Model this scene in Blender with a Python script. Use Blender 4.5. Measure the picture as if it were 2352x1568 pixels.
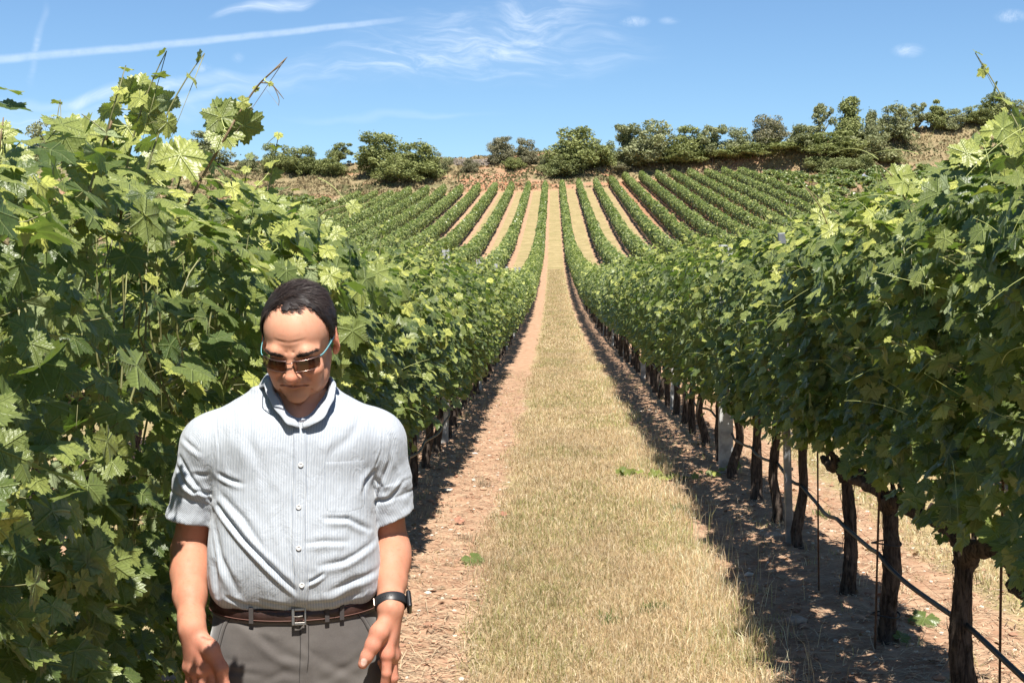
import bpy, math, random
import numpy as np
from mathutils import Vector, Matrix, Euler

random.seed(7)
RNG = np.random.default_rng(7)
scene = bpy.context.scene
for o in list(bpy.data.objects):
    bpy.data.objects.remove(o)

# ------------------------------------------------------------------ camera
CAM_H = 1.67
F_PX = 48.0 / 36.0 * 2352.0          # focal length in pixels of a 2352 px wide picture
cam_d = bpy.data.cameras.new("camera")
cam_d.lens = 48.0
cam_d.sensor_width = 36.0
cam_d.clip_start = 0.05
cam_d.clip_end = 20000.0
cam = bpy.data.objects.new("camera", cam_d)
scene.collection.objects.link(cam)
cam.location = (0.0, 0.0, CAM_H)
cam.rotation_euler = (math.radians(90.0 - 2.63), 0.0, math.radians(1.68))
scene.camera = cam

# ------------------------------------------------------------------ light and exposure
SUN_VEC = Vector((0.09, -0.47, 0.87)).normalized()      # towards the sun
SUN_EL = math.asin(SUN_VEC.z)
SUN_AZ = math.atan2(SUN_VEC.x, SUN_VEC.y)
sun_d = bpy.data.lights.new("sun", 'SUN')
sun_d.energy = 5.0
sun_d.angle = math.radians(0.53)
sun_d.color = (1.0, 0.95, 0.87)
sun = bpy.data.objects.new("sun", sun_d)
scene.collection.objects.link(sun)
sun.location = (3, -6, 12)
sun.rotation_euler = SUN_VEC.to_track_quat('Z', 'Y').to_euler()
scene.view_settings.view_transform = 'Standard'
scene.view_settings.look = 'None'
scene.view_settings.exposure = 1.10
scene.view_settings.gamma = 1.0
scene.view_settings.use_curve_mapping = False
scene.cycles.max_bounces = 6
scene.cycles.transparent_max_bounces = 8
scene.cycles.diffuse_bounces = 3
scene.cycles.transmission_bounces = 4


# ------------------------------------------------------------------ node helper
class NT:
    """tiny node-tree builder"""
    def __init__(s, tree):
        s.t = tree
        s.t.nodes.clear()

    def n(s, typ, ins=None, **props):
        nd = s.t.nodes.new(typ)
        for k, v in props.items():
            setattr(nd, k, v)
        for k, v in (ins or {}).items():
            s.set(nd, k, v)
        return nd

    def set(s, nd, k, v):
        sock = nd.inputs[k]
        if isinstance(v, bpy.types.NodeSocket):
            s.t.links.new(v, sock)
        elif isinstance(v, bpy.types.Node):
            s.t.links.new(v.outputs[0], sock)
        else:
            if sock.type == 'RGBA' and len(v) == 3:
                v = (*v, 1.0)
            sock.default_value = v

    def m(s, op, a, b=0.0, c=0.0, clamp=False):
        nd = s.t.nodes.new('ShaderNodeMath')
        nd.operation = op
        nd.use_clamp = clamp
        for i, v in enumerate((a, b, c)):
            s.set(nd, i, v)
        return nd.outputs[0]

    def mix(s, f, a, b, blend='MIX'):
        nd = s.t.nodes.new('ShaderNodeMix')
        nd.data_type = 'RGBA'
        nd.blend_type = blend
        nd.clamp_factor = True
        s.set(nd, 0, f)
        s.set(nd, 6, a)
        s.set(nd, 7, b)
        return nd.outputs[2]

    def ramp(s, f, stops, interp='LINEAR'):
        nd = s.t.nodes.new('ShaderNodeValToRGB')
        cr = nd.color_ramp
        cr.interpolation = interp
        while len(cr.elements) < len(stops):
            cr.elements.new(0.5)
        for e, (p, c) in zip(cr.elements, stops):
            e.position = p
            e.color = (*c, 1.0) if len(c) == 3 else c
        s.set(nd, 0, f)
        return nd.outputs[0]

    def noise(s, vec, scale, detail=3.0, rough=0.55, dist=0.0):
        nd = s.n('ShaderNodeTexNoise')
        s.set(nd, 'Vector', vec)
        nd.inputs['Scale'].default_value = scale
        nd.inputs['Detail'].default_value = detail
        nd.inputs['Roughness'].default_value = rough
        nd.inputs['Distortion'].default_value = dist
        return nd.outputs[0]

    def mapr(s, v, a, b, c=0.0, d=1.0, smooth=True):
        nd = s.n('ShaderNodeMapRange')
        nd.interpolation_type = 'SMOOTHSTEP' if smooth else 'LINEAR'
        s.set(nd, 0, v)
        for i, k in enumerate((a, b, c, d)):
            s.set(nd, i + 1, k)
        return nd.outputs[0]


def new_mat(name):
    m = bpy.data.materials.new(name)
    m.use_nodes = True
    return m, NT(m.node_tree)


def out_surface(N, shader, disp=None):
    o = N.n('ShaderNodeOutputMaterial')
    N.set(o, 'Surface', shader)
    return o


def simple_mat(name, col, rough=0.6, metal=0.0, noise_scale=0.0, noise_amt=0.25, bump=0.0, bump_scale=60.0, spec=0.4):
    m, N = new_mat(name)
    col = tuple(0.8 * k for k in col)
    co = N.n('ShaderNodeTexCoord').outputs['Object']
    c = (*col, 1.0)
    if noise_scale:
        nz = N.noise(co, noise_scale, 4)
        c = N.mix(N.mapr(nz, 0.3, 0.7), tuple(x * (1 - noise_amt) for x in col), tuple(min(1, x * (1 + noise_amt)) for x in col))
    b = N.n('ShaderNodeBsdfPrincipled', {'Base Color': c, 'Roughness': rough, 'Metallic': metal, 'Specular IOR Level': spec})
    if bump:
        bn = N.n('ShaderNodeBump', {'Strength': bump, 'Distance': 0.003, 'Height': N.noise(co, bump_scale, 5)})
        N.set(b, 'Normal', bn)
    out_surface(N, b)
    return m


# ------------------------------------------------------------------ sky (world)
def build_world():
    w = bpy.data.worlds.new("World")
    scene.world = w
    w.use_nodes = True
    N = NT(w.node_tree)
    sky = N.n('ShaderNodeTexSky')
    sky.sky_type = 'NISHITA'
    sky.sun_disc = False
    sky.sun_elevation = SUN_EL
    sky.sun_rotation = SUN_AZ
    sky.altitude = 500
    sky.air_density = 1.0
    sky.dust_density = 0.15
    sky.ozone_density = 2.2
    d = N.n('ShaderNodeTexCoord').outputs['Generated']
    sep = N.n('ShaderNodeSeparateXYZ', {0: d})
    x, y, z = sep.outputs
    ys = N.m('MAXIMUM', y, 0.02)
    u = N.m('DIVIDE', x, ys)
    v = N.m('DIVIDE', z, ys)
    uv = N.n('ShaderNodeCombineXYZ', {0: u, 1: v, 2: 0.0}).outputs[0]
    # u,v of a point of the sky: u=(px-1268)/3136, v=(640-py)/3136

    def U(px): return (px - 1268) / 3136.0
    def V(py): return (640 - py) / 3136.0

    warp = N.n('ShaderNodeVectorMath', operation='ADD')
    nz = N.n('ShaderNodeTexNoise')
    N.set(nz, 'Vector', uv)
    nz.inputs['Scale'].default_value = 9.0
    nz.inputs['Detail'].default_value = 3.0
    sc_ = N.n('ShaderNodeVectorMath', operation='MULTIPLY_ADD')
    N.set(sc_, 0, nz.outputs[1])
    sc_.inputs[1].default_value = (0.10, 0.06, 0)
    sc_.inputs[2].default_value = (-0.05, -0.03, 0)
    N.set(warp, 0, uv)
    N.set(warp, 1, sc_)
    uvw = warp.outputs[0]

    def blob(px, py, rx, ry, soft=1.0, src=None, rot=0.0):
        mp = N.n('ShaderNodeMapping')
        mp.vector_type = 'TEXTURE'
        N.set(mp, 'Vector', src if src is not None else uv)
        mp.inputs['Location'].default_value = (U(px), V(py), 0)
        mp.inputs['Rotation'].default_value = (0, 0, math.radians(rot))
        mp.inputs['Scale'].default_value = (rx / 3136, ry / 3136, 1)
        ln = N.n('ShaderNodeVectorMath', operation='LENGTH')
        N.set(ln, 0, mp)
        return N.mapr(ln.outputs['Value'], 1.0, 1.0 - soft, 0.0, 1.0)

    # streaky cirrus
    mp = N.n('ShaderNodeMapping')
    N.set(mp, 'Vector', uvw)
    mp.inputs['Rotation'].default_value = (0, 0, math.radians(12))
    mp.inputs['Scale'].default_value = (14, 62, 1)
    st = N.noise(mp.outputs[0], 1.0, 7, 0.62, 0.9)
    mp2 = N.n('ShaderNodeMapping')
    N.set(mp2, 'Vector', uvw)
    mp2.inputs['Rotation'].default_value = (0, 0, math.radians(-34))
    mp2.inputs['Scale'].default_value = (20, 90, 1)
    st2 = N.noise(mp2.outputs[0], 1.0, 7, 0.62, 0.7)
    streak = N.m('MULTIPLY', N.mapr(st, 0.42, 0.80), 1.0)
    streak2 = N.mapr(st2, 0.44, 0.82)
    body = N.m('MAXIMUM', blob(1120, 105, 430, 125, 1.0, uvw, 0), N.m('MULTIPLY', blob(930, 150, 420, 80, 1.0, uvw, 8), 0.9))
    body = N.m('MAXIMUM', body, N.m('MULTIPLY', blob(1200, 60, 320, 110, 1.0, uvw, 20), 0.8))
    c1 = N.m('MULTIPLY', body, N.m('ADD', N.m('ADD', streak, streak2), 0.12))
    c1 = N.m('MULTIPLY', c1, 0.55)
    # thin bands on the left
    band = N.m('MAXIMUM', N.m('MULTIPLY', blob(300, 215, 620, 26, 1.0, uvw, 3), 0.5), N.m('MULTIPLY', blob(480, 235, 420, 20, 1.0, uvw, 10), 0.4))
    band = N.m('MAXIMUM', band, N.m('MULTIPLY', blob(650, 18, 140, 26, 1.0, uvw, 18), 0.6))
    band = N.m('MAXIMUM', band, N.m('MULTIPLY', blob(150, 270, 420, 60, 1.0, uvw, 0), 0.35))
    band = N.m('MAXIMUM', band, N.m('MULTIPLY', blob(92, 80, 22, 110, 1.0, uvw, -6), 0.25))
    band = N.m('MAXIMUM', band, N.m('MULTIPLY', blob(890, 280, 280, 14, 1.0, uvw, -2), 0.22))
    c2 = N.m('MULTIPLY', band, N.m('ADD', streak, 0.45))
    # contrail: a slightly curved line from (0,135) to (990,42)
    t = N.m('DIVIDE', N.m('SUBTRACT', u, U(0)), U(990) - U(0))
    yc = N.m('ADD', N.m('MULTIPLY', t, V(42) - V(135)), V(135))
    bow = N.m('MULTIPLY', N.m('MULTIPLY', t, N.m('SUBTRACT', 1.0, t)), -0.006)
    wig = N.m('MULTIPLY', N.m('SUBTRACT', N.noise(uv, 40, 3), 0.5), 0.0018)
    dd = N.m('ABSOLUTE', N.m('SUBTRACT', v, N.m('ADD', yc, N.m('ADD', bow, wig))))
    wid = N.m('MULTIPLY_ADD', t, -0.0012, 0.0036)
    prof = N.mapr(N.m('DIVIDE', dd, wid), 1.25, 0.25)
    ends = N.m('MULTIPLY', N.mapr(t, 1.02, 0.80), N.mapr(N.noise(uv, 60, 5, 0.7), 0.2, 0.65, 0.5, 1.0))
    trail = N.m('MULTIPLY', N.m('MULTIPLY', prof, ends), 0.34)
    # small puffs
    fray = N.mapr(N.noise(uvw, 75, 6, 0.7), 0.30, 0.68)
    puffs = None
    for (px, py, rx, ry, a) in ((1452, 58, 46, 17, .8), (1532, 56, 32, 12, .35), (2072, 126, 46, 20, .95), (2300, 50, 44, 20, .8),
                                (465, 158, 34, 16, .55), (548, 135, 20, 16, .22)):
        b = N.m('MULTIPLY', blob(px, py, rx, ry, 0.95), a)
        puffs = b if puffs is None else N.m('MAXIMUM', puffs, b)
    puffs = N.m('MULTIPLY', N.m('MULTIPLY', puffs, fray), 0.6)
    cl = N.m('MAXIMUM', N.m('MAXIMUM', c1, c2), N.m('MAXIMUM', trail, puffs))
    cl = N.m('MULTIPLY', cl, N.mapr(y, 0.02, 0.2), clamp=True)
    # sky colour made slightly more cyan, the cloud colour is that of lit cirrus
    tint = N.mix(1.0, sky.outputs[0], (0.77, 0.94, 1.08, 1.0), 'MULTIPLY')
    col = N.mix(cl, tint, (8.4, 9.2, 10.2, 1.0))
    bg = N.n('ShaderNodeBackground', {'Color': col, 'Strength': 0.062})
    o = N.n('ShaderNodeOutputWorld')
    N.set(o, 'Surface', bg)


build_world()


# ------------------------------------------------------------------ object helpers
COL = scene.collection


def tag(o, label=None, cat=None, group=None, kind=None):
    if label:
        if len(label.split()) > 16: print('LONGLABEL', label)
        o['label'] = label
    if cat: o['category'] = cat
    if group: o['group'] = group
    if kind: o['kind'] = kind
    return o


def empty(name, loc=(0, 0, 0), rz=0.0):
    o = bpy.data.objects.new(name, None)
    o.empty_display_size = 0.2
    o.location = loc
    o.rotation_euler = (0, 0, rz)
    COL.objects.link(o)
    return o


def link_mesh(name, me, mat=None, parent=None, loc=None):
    o = bpy.data.objects.new(name, me)
    if mat is not None and len(me.materials) == 0:
        me.materials.append(mat)
    COL.objects.link(o)
    if loc is not None: o.location = loc
    if parent is not None: o.parent = parent
    return o


def np_mesh(name, verts, faces, attrs=None, smooth=True, mats=None):
    """verts (N,3); faces: array (M,k) or list of such arrays; attrs: name->(type, array)"""
    verts = np.asarray(verts, dtype=np.float32)
    if not isinstance(faces, (list, tuple)):
        faces = [faces]
    faces = [np.asarray(f, dtype=np.int32) for f in faces if len(f)]
    me = bpy.data.meshes.new(name)
    me.vertices.add(len(verts))
    me.vertices.foreach_set('co', verts.ravel())
    nl = sum(f.size for f in faces)
    npoly = sum(len(f) for f in faces)
    me.loops.add(nl)
    me.polygons.add(npoly)
    me.loops.foreach_set('vertex_index', np.concatenate([f.ravel() for f in faces]))
    tot = np.concatenate([np.full(len(f), f.shape[1], dtype=np.int32) for f in faces])
    start = np.concatenate([[0], np.cumsum(tot)[:-1]]).astype(np.int32)
    me.polygons.foreach_set('loop_start', start)
    me.polygons.foreach_set('use_smooth', np.full(npoly, smooth, dtype=bool))
    for k, (typ, arr) in (attrs or {}).items():
        dom = 'POINT'
        if typ.startswith('F:'):
            dom = 'FACE'
            typ = typ[2:]
        a = me.attributes.new(k, typ, dom)
        key = {'FLOAT': 'value', 'FLOAT_VECTOR': 'vector', 'FLOAT_COLOR': 'color', 'INT': 'value'}[typ]
        a.data.foreach_set(key, np.asarray(arr, dtype=np.float32).ravel())
    if mats:
        for m in mats: me.materials.append(m)
    me.update(calc_edges=True)
    me.validate(verbose=False)
    return me


class Geo:
    """collects pieces into one mesh"""
    def __init__(s):
        s.v = []; s.f = {}; s.n = 0; s.a = []

    def add(s, v, f, a=None):
        v = np.asarray(v, dtype=np.float32)
        f = np.asarray(f, dtype=np.int32)
        s.v.append(v)
        s.f.setdefault(f.shape[1], []).append(f + s.n)
        s.a.append(np.full(len(v), 0.5 if a is None else a, dtype=np.float32) if np.isscalar(a) or a is None else np.asarray(a, dtype=np.float32))
        s.n += len(v)

    def tube(s, pts, rad, seg=8, caps=True, a=None):
        v, f = tube(pts, rad, seg)
        s.add(v, f, a)
        if caps:
            n = len(pts)
            for e, base in ((0, 0), (1, (n - 1) * seg)):
                ring = np.arange(seg) + base
                c = s.n
                s.add(v[ring].mean(0)[None], np.zeros((0, 3), np.int32), a if (a is None or np.isscalar(a)) else float(np.asarray(a).ravel()[0]))
                off = c - len(v)
                tri = np.stack([np.full(seg, c), off + ring, off + base + (np.arange(seg) + 1) % seg], 1)
                if e == 0: tri = tri[:, ::-1]
                s.f.setdefault(3, []).append(tri.astype(np.int32))

    def box(s, c, size, rz=0.0, a=None, rot=None):
        sx, sy, sz = [k / 2 for k in size]
        v = np.array([[x, y, z] for x in (-sx, sx) for y in (-sy, sy) for z in (-sz, sz)])
        R = np.array((rot or Matrix.Rotation(rz, 3, 'Z')))
        v = v @ R.T + np.array(c)
        f = [[0, 1, 3, 2], [4, 6, 7, 5], [0, 4, 5, 1], [2, 3, 7, 6], [0, 2, 6, 4], [1, 5, 7, 3]]
        s.add(v, f, a)

    def mesh(s, name, mats=None, smooth=True):
        v = np.concatenate(s.v)
        return np_mesh(name, v, [np.concatenate(x) for x in s.f.values()], {'rnd': ('FLOAT', np.concatenate(s.a))}, smooth, mats)


def tube(pts, rad, seg=8):
    pts = np.asarray(pts, dtype=np.float64)
    n = len(pts)
    rad = np.broadcast_to(np.asarray(rad, dtype=np.float64), (n,))
    d = np.gradient(pts, axis=0)
    d /= np.linalg.norm(d, axis=1)[:, None] + 1e-12
    up = np.array([0, 0, 1.0]) if abs(d[0][2]) < 0.9 else np.array([1.0, 0, 0])
    X = np.zeros_like(pts); Y = np.zeros_like(pts)
    x = np.cross(up, d[0]); x /= np.linalg.norm(x)
    for i in range(n):
        x = x - d[i] * np.dot(x, d[i])
        x /= np.linalg.norm(x) + 1e-12
        X[i] = x
        Y[i] = np.cross(d[i], x)
    ang = np.arange(seg) * 2 * math.pi / seg
    v = pts[:, None] + rad[:, None, None] * (np.cos(ang)[None, :, None] * X[:, None] + np.sin(ang)[None, :, None] * Y[:, None])
    i = np.arange(n - 1)[:, None] * seg
    j = np.arange(seg)[None]
    j2 = (j + 1) % seg
    f = np.stack([i + j, i + j2, i + seg + j2, i + seg + j], -1).reshape(-1, 4)
    return v.reshape(-1, 3), f


def spline(ctrl, n):
    """Catmull-Rom through control points"""
    c = np.asarray(ctrl, dtype=np.float64)
    c = np.vstack([2 * c[0] - c[1], c, 2 * c[-1] - c[-2]])
    m = len(c) - 3
    t = np.linspace(0, m - 1e-9, n)
    i = t.astype(int)
    u = (t - i)[:, None]
    p0, p1, p2, p3 = c[i], c[i + 1], c[i + 2], c[i + 3]
    return 0.5 * ((2 * p1) + (-p0 + p2) * u + (2 * p0 - 5 * p1 + 4 * p2 - p3) * u ** 2 + (-p0 + 3 * p1 - 3 * p2 + p3) * u ** 3)


def _hash(ix, iy, iz, seed):
    h = (ix * 374761393 + iy * 668265263 + iz * 2147483647 + seed * 1274126177).astype(np.uint32)
    h = (h ^ (h >> np.uint32(13))) * np.uint32(1274126177)
    h = h ^ (h >> np.uint32(16))
    return (h & np.uint32(0xffffff)).astype(np.float32) / 16777215.0


def vnoise(x, y, z=0.0, seed=0):
    """value noise 0..1"""
    x, y, z = np.broadcast_arrays(np.asarray(x, np.float32), np.asarray(y, np.float32), np.asarray(z, np.float32))
    x0 = np.floor(x); y0 = np.floor(y); z0 = np.floor(z)
    fx, fy, fz = x - x0, y - y0, z - z0
    fx = fx * fx * (3 - 2 * fx); fy = fy * fy * (3 - 2 * fy); fz = fz * fz * (3 - 2 * fz)
    ix, iy, iz = x0.astype(np.int64), y0.astype(np.int64), z0.astype(np.int64)
    r = 0
    for a in (0, 1):
        for b in (0, 1):
            for c in (0, 1):
                w = (fx if a else 1 - fx) * (fy if b else 1 - fy) * (fz if c else 1 - fz)
                r = r + w * _hash(ix + a, iy + b, iz + c, seed)
    return r


def fbm(x, y, z=0.0, seed=0, oct=4, gain=0.5):
    s = 0; a = 1; tot = 0
    for i in range(oct):
        k = 2.03 ** i
        s = s + a * vnoise(np.asarray(x) * k, np.asarray(y) * k, np.asarray(z) * k, seed + i * 17)
        tot += a
        a *= gain
    return s / tot


_R = cam.rotation_euler.to_matrix()


def at(px, py, Y):
    """the point at distance Y down the rows that the 2352x1568 photograph shows at (px, py)"""
    r = _R @ Vector(((px - 1176.0) / F_PX, (784.0 - py) / F_PX, -1.0))
    k = Y / r.y
    return Vector((r.x * k, Y, CAM_H + r.z * k))
# ------------------------------------------------------------------ terrain
ROW_GAP = 2.6
X_RIGHT, X_LEFT = 1.51, -1.09
X_MID = 0.5 * (X_RIGHT + X_LEFT)

_py = np.array([-400, 0, 38, 60, 81, 100, 121, 144, 180, 214, 900], float)
_pz = np.array([-0.0, 0, 0, 0.3, 1.15, 2.3, 4.0, 6.6, 11.0, 15.3, 100.0], float)
_ty = np.arange(-400, 900, 0.5)
_tz = np.interp(_ty, _py, _pz)
_g = np.exp(-0.5 * (np.arange(-30, 31) * 0.5 / 6.0) ** 2); _g /= _g.sum()
_tz = np.convolve(np.pad(_tz, 30, mode='edge'), _g, mode='valid')
_cx = np.array([-200, -90, -60, -49, -35, -17, -11, -1, 11, 23, 41, 59, 72, 80, 120, 300], float)
_cz = np.array([19.8, 20.6, 21.4, 21.6, 21.0, 21.8, 22.2, 23.2, 22.7, 22.9, 24.0, 26.6, 28.2, 29.0, 32.0, 36.0], float)


def sstep(a, b, x):
    t = np.clip((np.asarray(x, float) - a) / (b - a), 0, 1)
    return t * t * (3 - 2 * t)


def field_edge(x):
    """distance at which the vineyard ends"""
    return 214.0 + 13.0 * sstep(8.5, 11.0, x) - 4.0 * sstep(-8, -28, x)


def ground_z(x, y):
    x = np.asarray(x, float); y = np.asarray(y, float)
    base = np.interp(y, _ty, _tz)
    w = sstep(60, 214, y)
    cross = np.where(x > 0, 0.055 * np.minimum(x, 60), 0.035 * np.maximum(x, -60))
    z1 = base + cross * w
    crest = np.interp(x, _cx, _cz)
    e = field_edge(x)
    ze = np.interp(e, _ty, _tz) + cross * sstep(60, 214, e)
    t = np.clip((y - e - 0.5) / (233.0 + 3 * np.sin(x * 0.11) - e), 0, 1)
    t = t ** 0.85
    bank = ze + (crest - ze) * t
    bank = bank + np.minimum(np.maximum(y - 233, 0), 60) * 0.012
    z = np.where(y > e + 0.5, np.where(bank > z1 * 0 - 99, bank, z1), z1)
    rough = (fbm(x * 0.35, y * 0.35, 0, 5, 3) - 0.5) * 0.9 * sstep(0, 6, y - e - 2)
    return z + rough


def gz(x, y):
    return float(ground_z(np.array([x]), np.array([y]))[0])


def build_terrain():
    xs = np.unique(np.concatenate([np.linspace(-700, -120, 20), np.linspace(-120, -36, 60), np.linspace(-36, -3, 56),
                                   np.arange(-3, 3.6, 0.04), np.linspace(3.6, 36, 55), np.linspace(36, 130, 70), np.linspace(130, 700, 18)]).round(3))
    ys = np.unique(np.concatenate([np.linspace(-200, 1.4, 30), np.arange(1.4, 9, 0.04), np.arange(9, 20, 0.09), np.linspace(20, 60, 120),
                                   np.linspace(60, 205, 130), np.linspace(205, 250, 75), np.linspace(250, 420, 20), np.linspace(450, 3000, 12)]).round(3))
    X, Y = np.meshgrid(xs, ys)
    Z = ground_z(X, np.minimum(Y, 600))
    Z = np.where(Y > 600, Z - (Y - 600) * 0.02, Z)
    near = sstep(40, 12, Y) * sstep(6, 3, np.abs(X))
    ridge = np.exp(-((X - X_RIGHT) / 0.3) ** 2) + np.exp(-((X - X_LEFT) / 0.3) ** 2)
    Z = Z + near * ((fbm(X * 7, Y * 7, 0, 3, 4) - 0.5) * 0.035 + (fbm(X * 22, Y * 22, 0, 9, 3) - 0.5) * 0.022 + 0.045 * ridge)
    n, m = X.shape
    i = np.arange(n - 1)[:, None] * m
    j = np.arange(m - 1)[None]
    F = np.stack([i + j, i + j + 1, i + m + j + 1, i + m + j], -1).reshape(-1, 4)
    e = field_edge(X)
    inside = (X > -31.5) & (X < 31.8)
    field = inside * sstep(1.5, 0.0, Y - e)
    beyond = sstep(0, 2, Y - e)
    # zone r: inside the planted rows, g: bare red soil, b: dry grass / scrub
    nz = fbm(X * 0.12, Y * 0.25, 0, 31, 4)
    red = beyond * np.clip(sstep(0.50, 0.72, nz + 0.28 * np.exp(-((X + 6) / 9) ** 2) * sstep(236, 222, Y) - 0.10 * sstep(30, 45, X)), 0, 1)
    red = np.maximum(red, field * sstep(8.5, 10.5, X) * sstep(120, 160, Y) * (0.85 + 0.15 * nz))
    red = np.maximum(red, (1 - inside) * (1 - beyond) * sstep(0.45, 0.6, fbm(X * .2, Y * .2, 0, 77, 3)) * 0.6)
    scrub = np.clip(beyond * (1 - red) + (1 - inside), 0, 1)
    me = np_mesh('ground', np.stack([X, Y, Z], -1).reshape(-1, 3), F,
                 {'zone': ('FLOAT_COLOR', np.stack([field, red, scrub, np.ones_like(X)], -1).reshape(-1, 4))})
    m_, N = new_mat('soil_and_dry_grass')
    co = N.n('ShaderNodeTexCoord').outputs['Object']
    zo = N.n('ShaderNodeAttribute', attribute_name='zone')
    zs = N.n('ShaderNodeSeparateColor', {0: zo.outputs['Color']})
    fieldm, redm, scrubm = zs.outputs[0], zs.outputs[1], zs.outputs[2]
    sp = N.n('ShaderNodeSeparateXYZ', {0: co})
    px_ = sp.outputs[0]
    big = N.noise(co, 0.9, 4)
    mid = N.noise(co, 6, 5, 0.65)
    fine = N.noise(co, 45, 5, 0.7)
    edge = N.m('ADD', N.m('MULTIPLY', N.m('SUBTRACT', mid, 0.5), 0.34), N.m('MULTIPLY', N.m('SUBTRACT', big, 0.5), 0.30))
    u = N.m('ABSOLUTE', N.m('SUBTRACT', N.m('FLOORED_MODULO', N.m('ADD', px_, -(X_MID + 0.06) + ROW_GAP / 2), ROW_GAP), ROW_GAP / 2))
    strip = N.mapr(N.m('ADD', u, edge), 0.70, 0.56)
    strip = N.m('MULTIPLY', strip, N.m('SUBTRACT', 1.0, redm))
    strip = N.m('MULTIPLY', strip, fieldm)
    # soil: clods, pale stones, straw bits
    soil = N.mix(N.mapr(mid, 0.35, 0.68), (0.37, 0.215, 0.135), (0.52, 0.345, 0.225))
    soil = N.mix(N.mapr(fine, 0.62, 0.72), soil, (0.60, 0.45, 0.34))
    soil = N.mix(N.m('MULTIPLY', N.mapr(fine, 0.40, 0.30), 0.6), soil, (0.20, 0.115, 0.075))
    straw_n = N.n('ShaderNodeTexNoise')
    mp = N.n('ShaderNodeMapping', {'Vector': co})
    mp.inputs['Scale'].default_value = (14, 60, 30)
    straw_bits = N.noise(mp.outputs[0], 1.0, 4, 0.6, 1.2)
    soil = N.mix(N.m('MULTIPLY', N.mapr(straw_bits, 0.60, 0.68), 0.55), soil, (0.58, 0.45, 0.29))
    redsoil = N.mix(N.mapr(N.noise(co, 1.3, 5, 0.65), 0.4, 0.66), (0.33, 0.145, 0.078), (0.40, 0.26, 0.16))
    soil = N.mix(redm, soil, redsoil)
    # dry grass with greener patches
    patch = N.noise(co, 1.1, 8, 0.72)
    grass = N.mix(N.mapr(patch, 0.30, 0.70), (0.28, 0.225, 0.110), (0.47, 0.375, 0.200))
    grass = N.mix(N.m('MULTIPLY', N.mapr(N.noise(co, 0.35, 4, 0.6), 0.50, 0.64), 0.42), grass, (0.26, 0.24, 0.10))
    grass = N.mix(N.m('MULTIPLY', N.mapr(fine, 0.52, 0.38), 0.45), grass, (0.20, 0.15, 0.07))
    scr = N.mix(N.mapr(N.noise(co, 0.5, 6, 0.7), 0.42, 0.62), (0.30, 0.23, 0.13), (0.17, 0.155, 0.08))
    scr = N.mix(N.mapr(N.noise(co, 2.2, 4, 0.7), 0.55, 0.68), scr, (0.10, 0.11, 0.045))
    base = N.mix(strip, soil, grass)
    base = N.mix(N.m('MULTIPLY', scrubm, N.m('SUBTRACT', 1.0, redm)), base, scr)
    base = N.mix(1.0, base, (0.78, 0.78, 0.78), 'MULTIPLY')
    bs = N.n('ShaderNodeBsdfPrincipled', {'Base Color': base, 'Roughness': 0.95, 'Specular IOR Level': 0.1})
    bump = N.n('ShaderNodeBump', {'Strength': 0.7, 'Distance': 0.012, 'Height': N.m('ADD', fine, N.m('MULTIPLY', mid, 1.5))})
    N.set(bs, 'Normal', bump)
    out_surface(N, bs)
    o = link_mesh('ground', me, m_)
    tag(o, kind='structure')


build_terrain()
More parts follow.
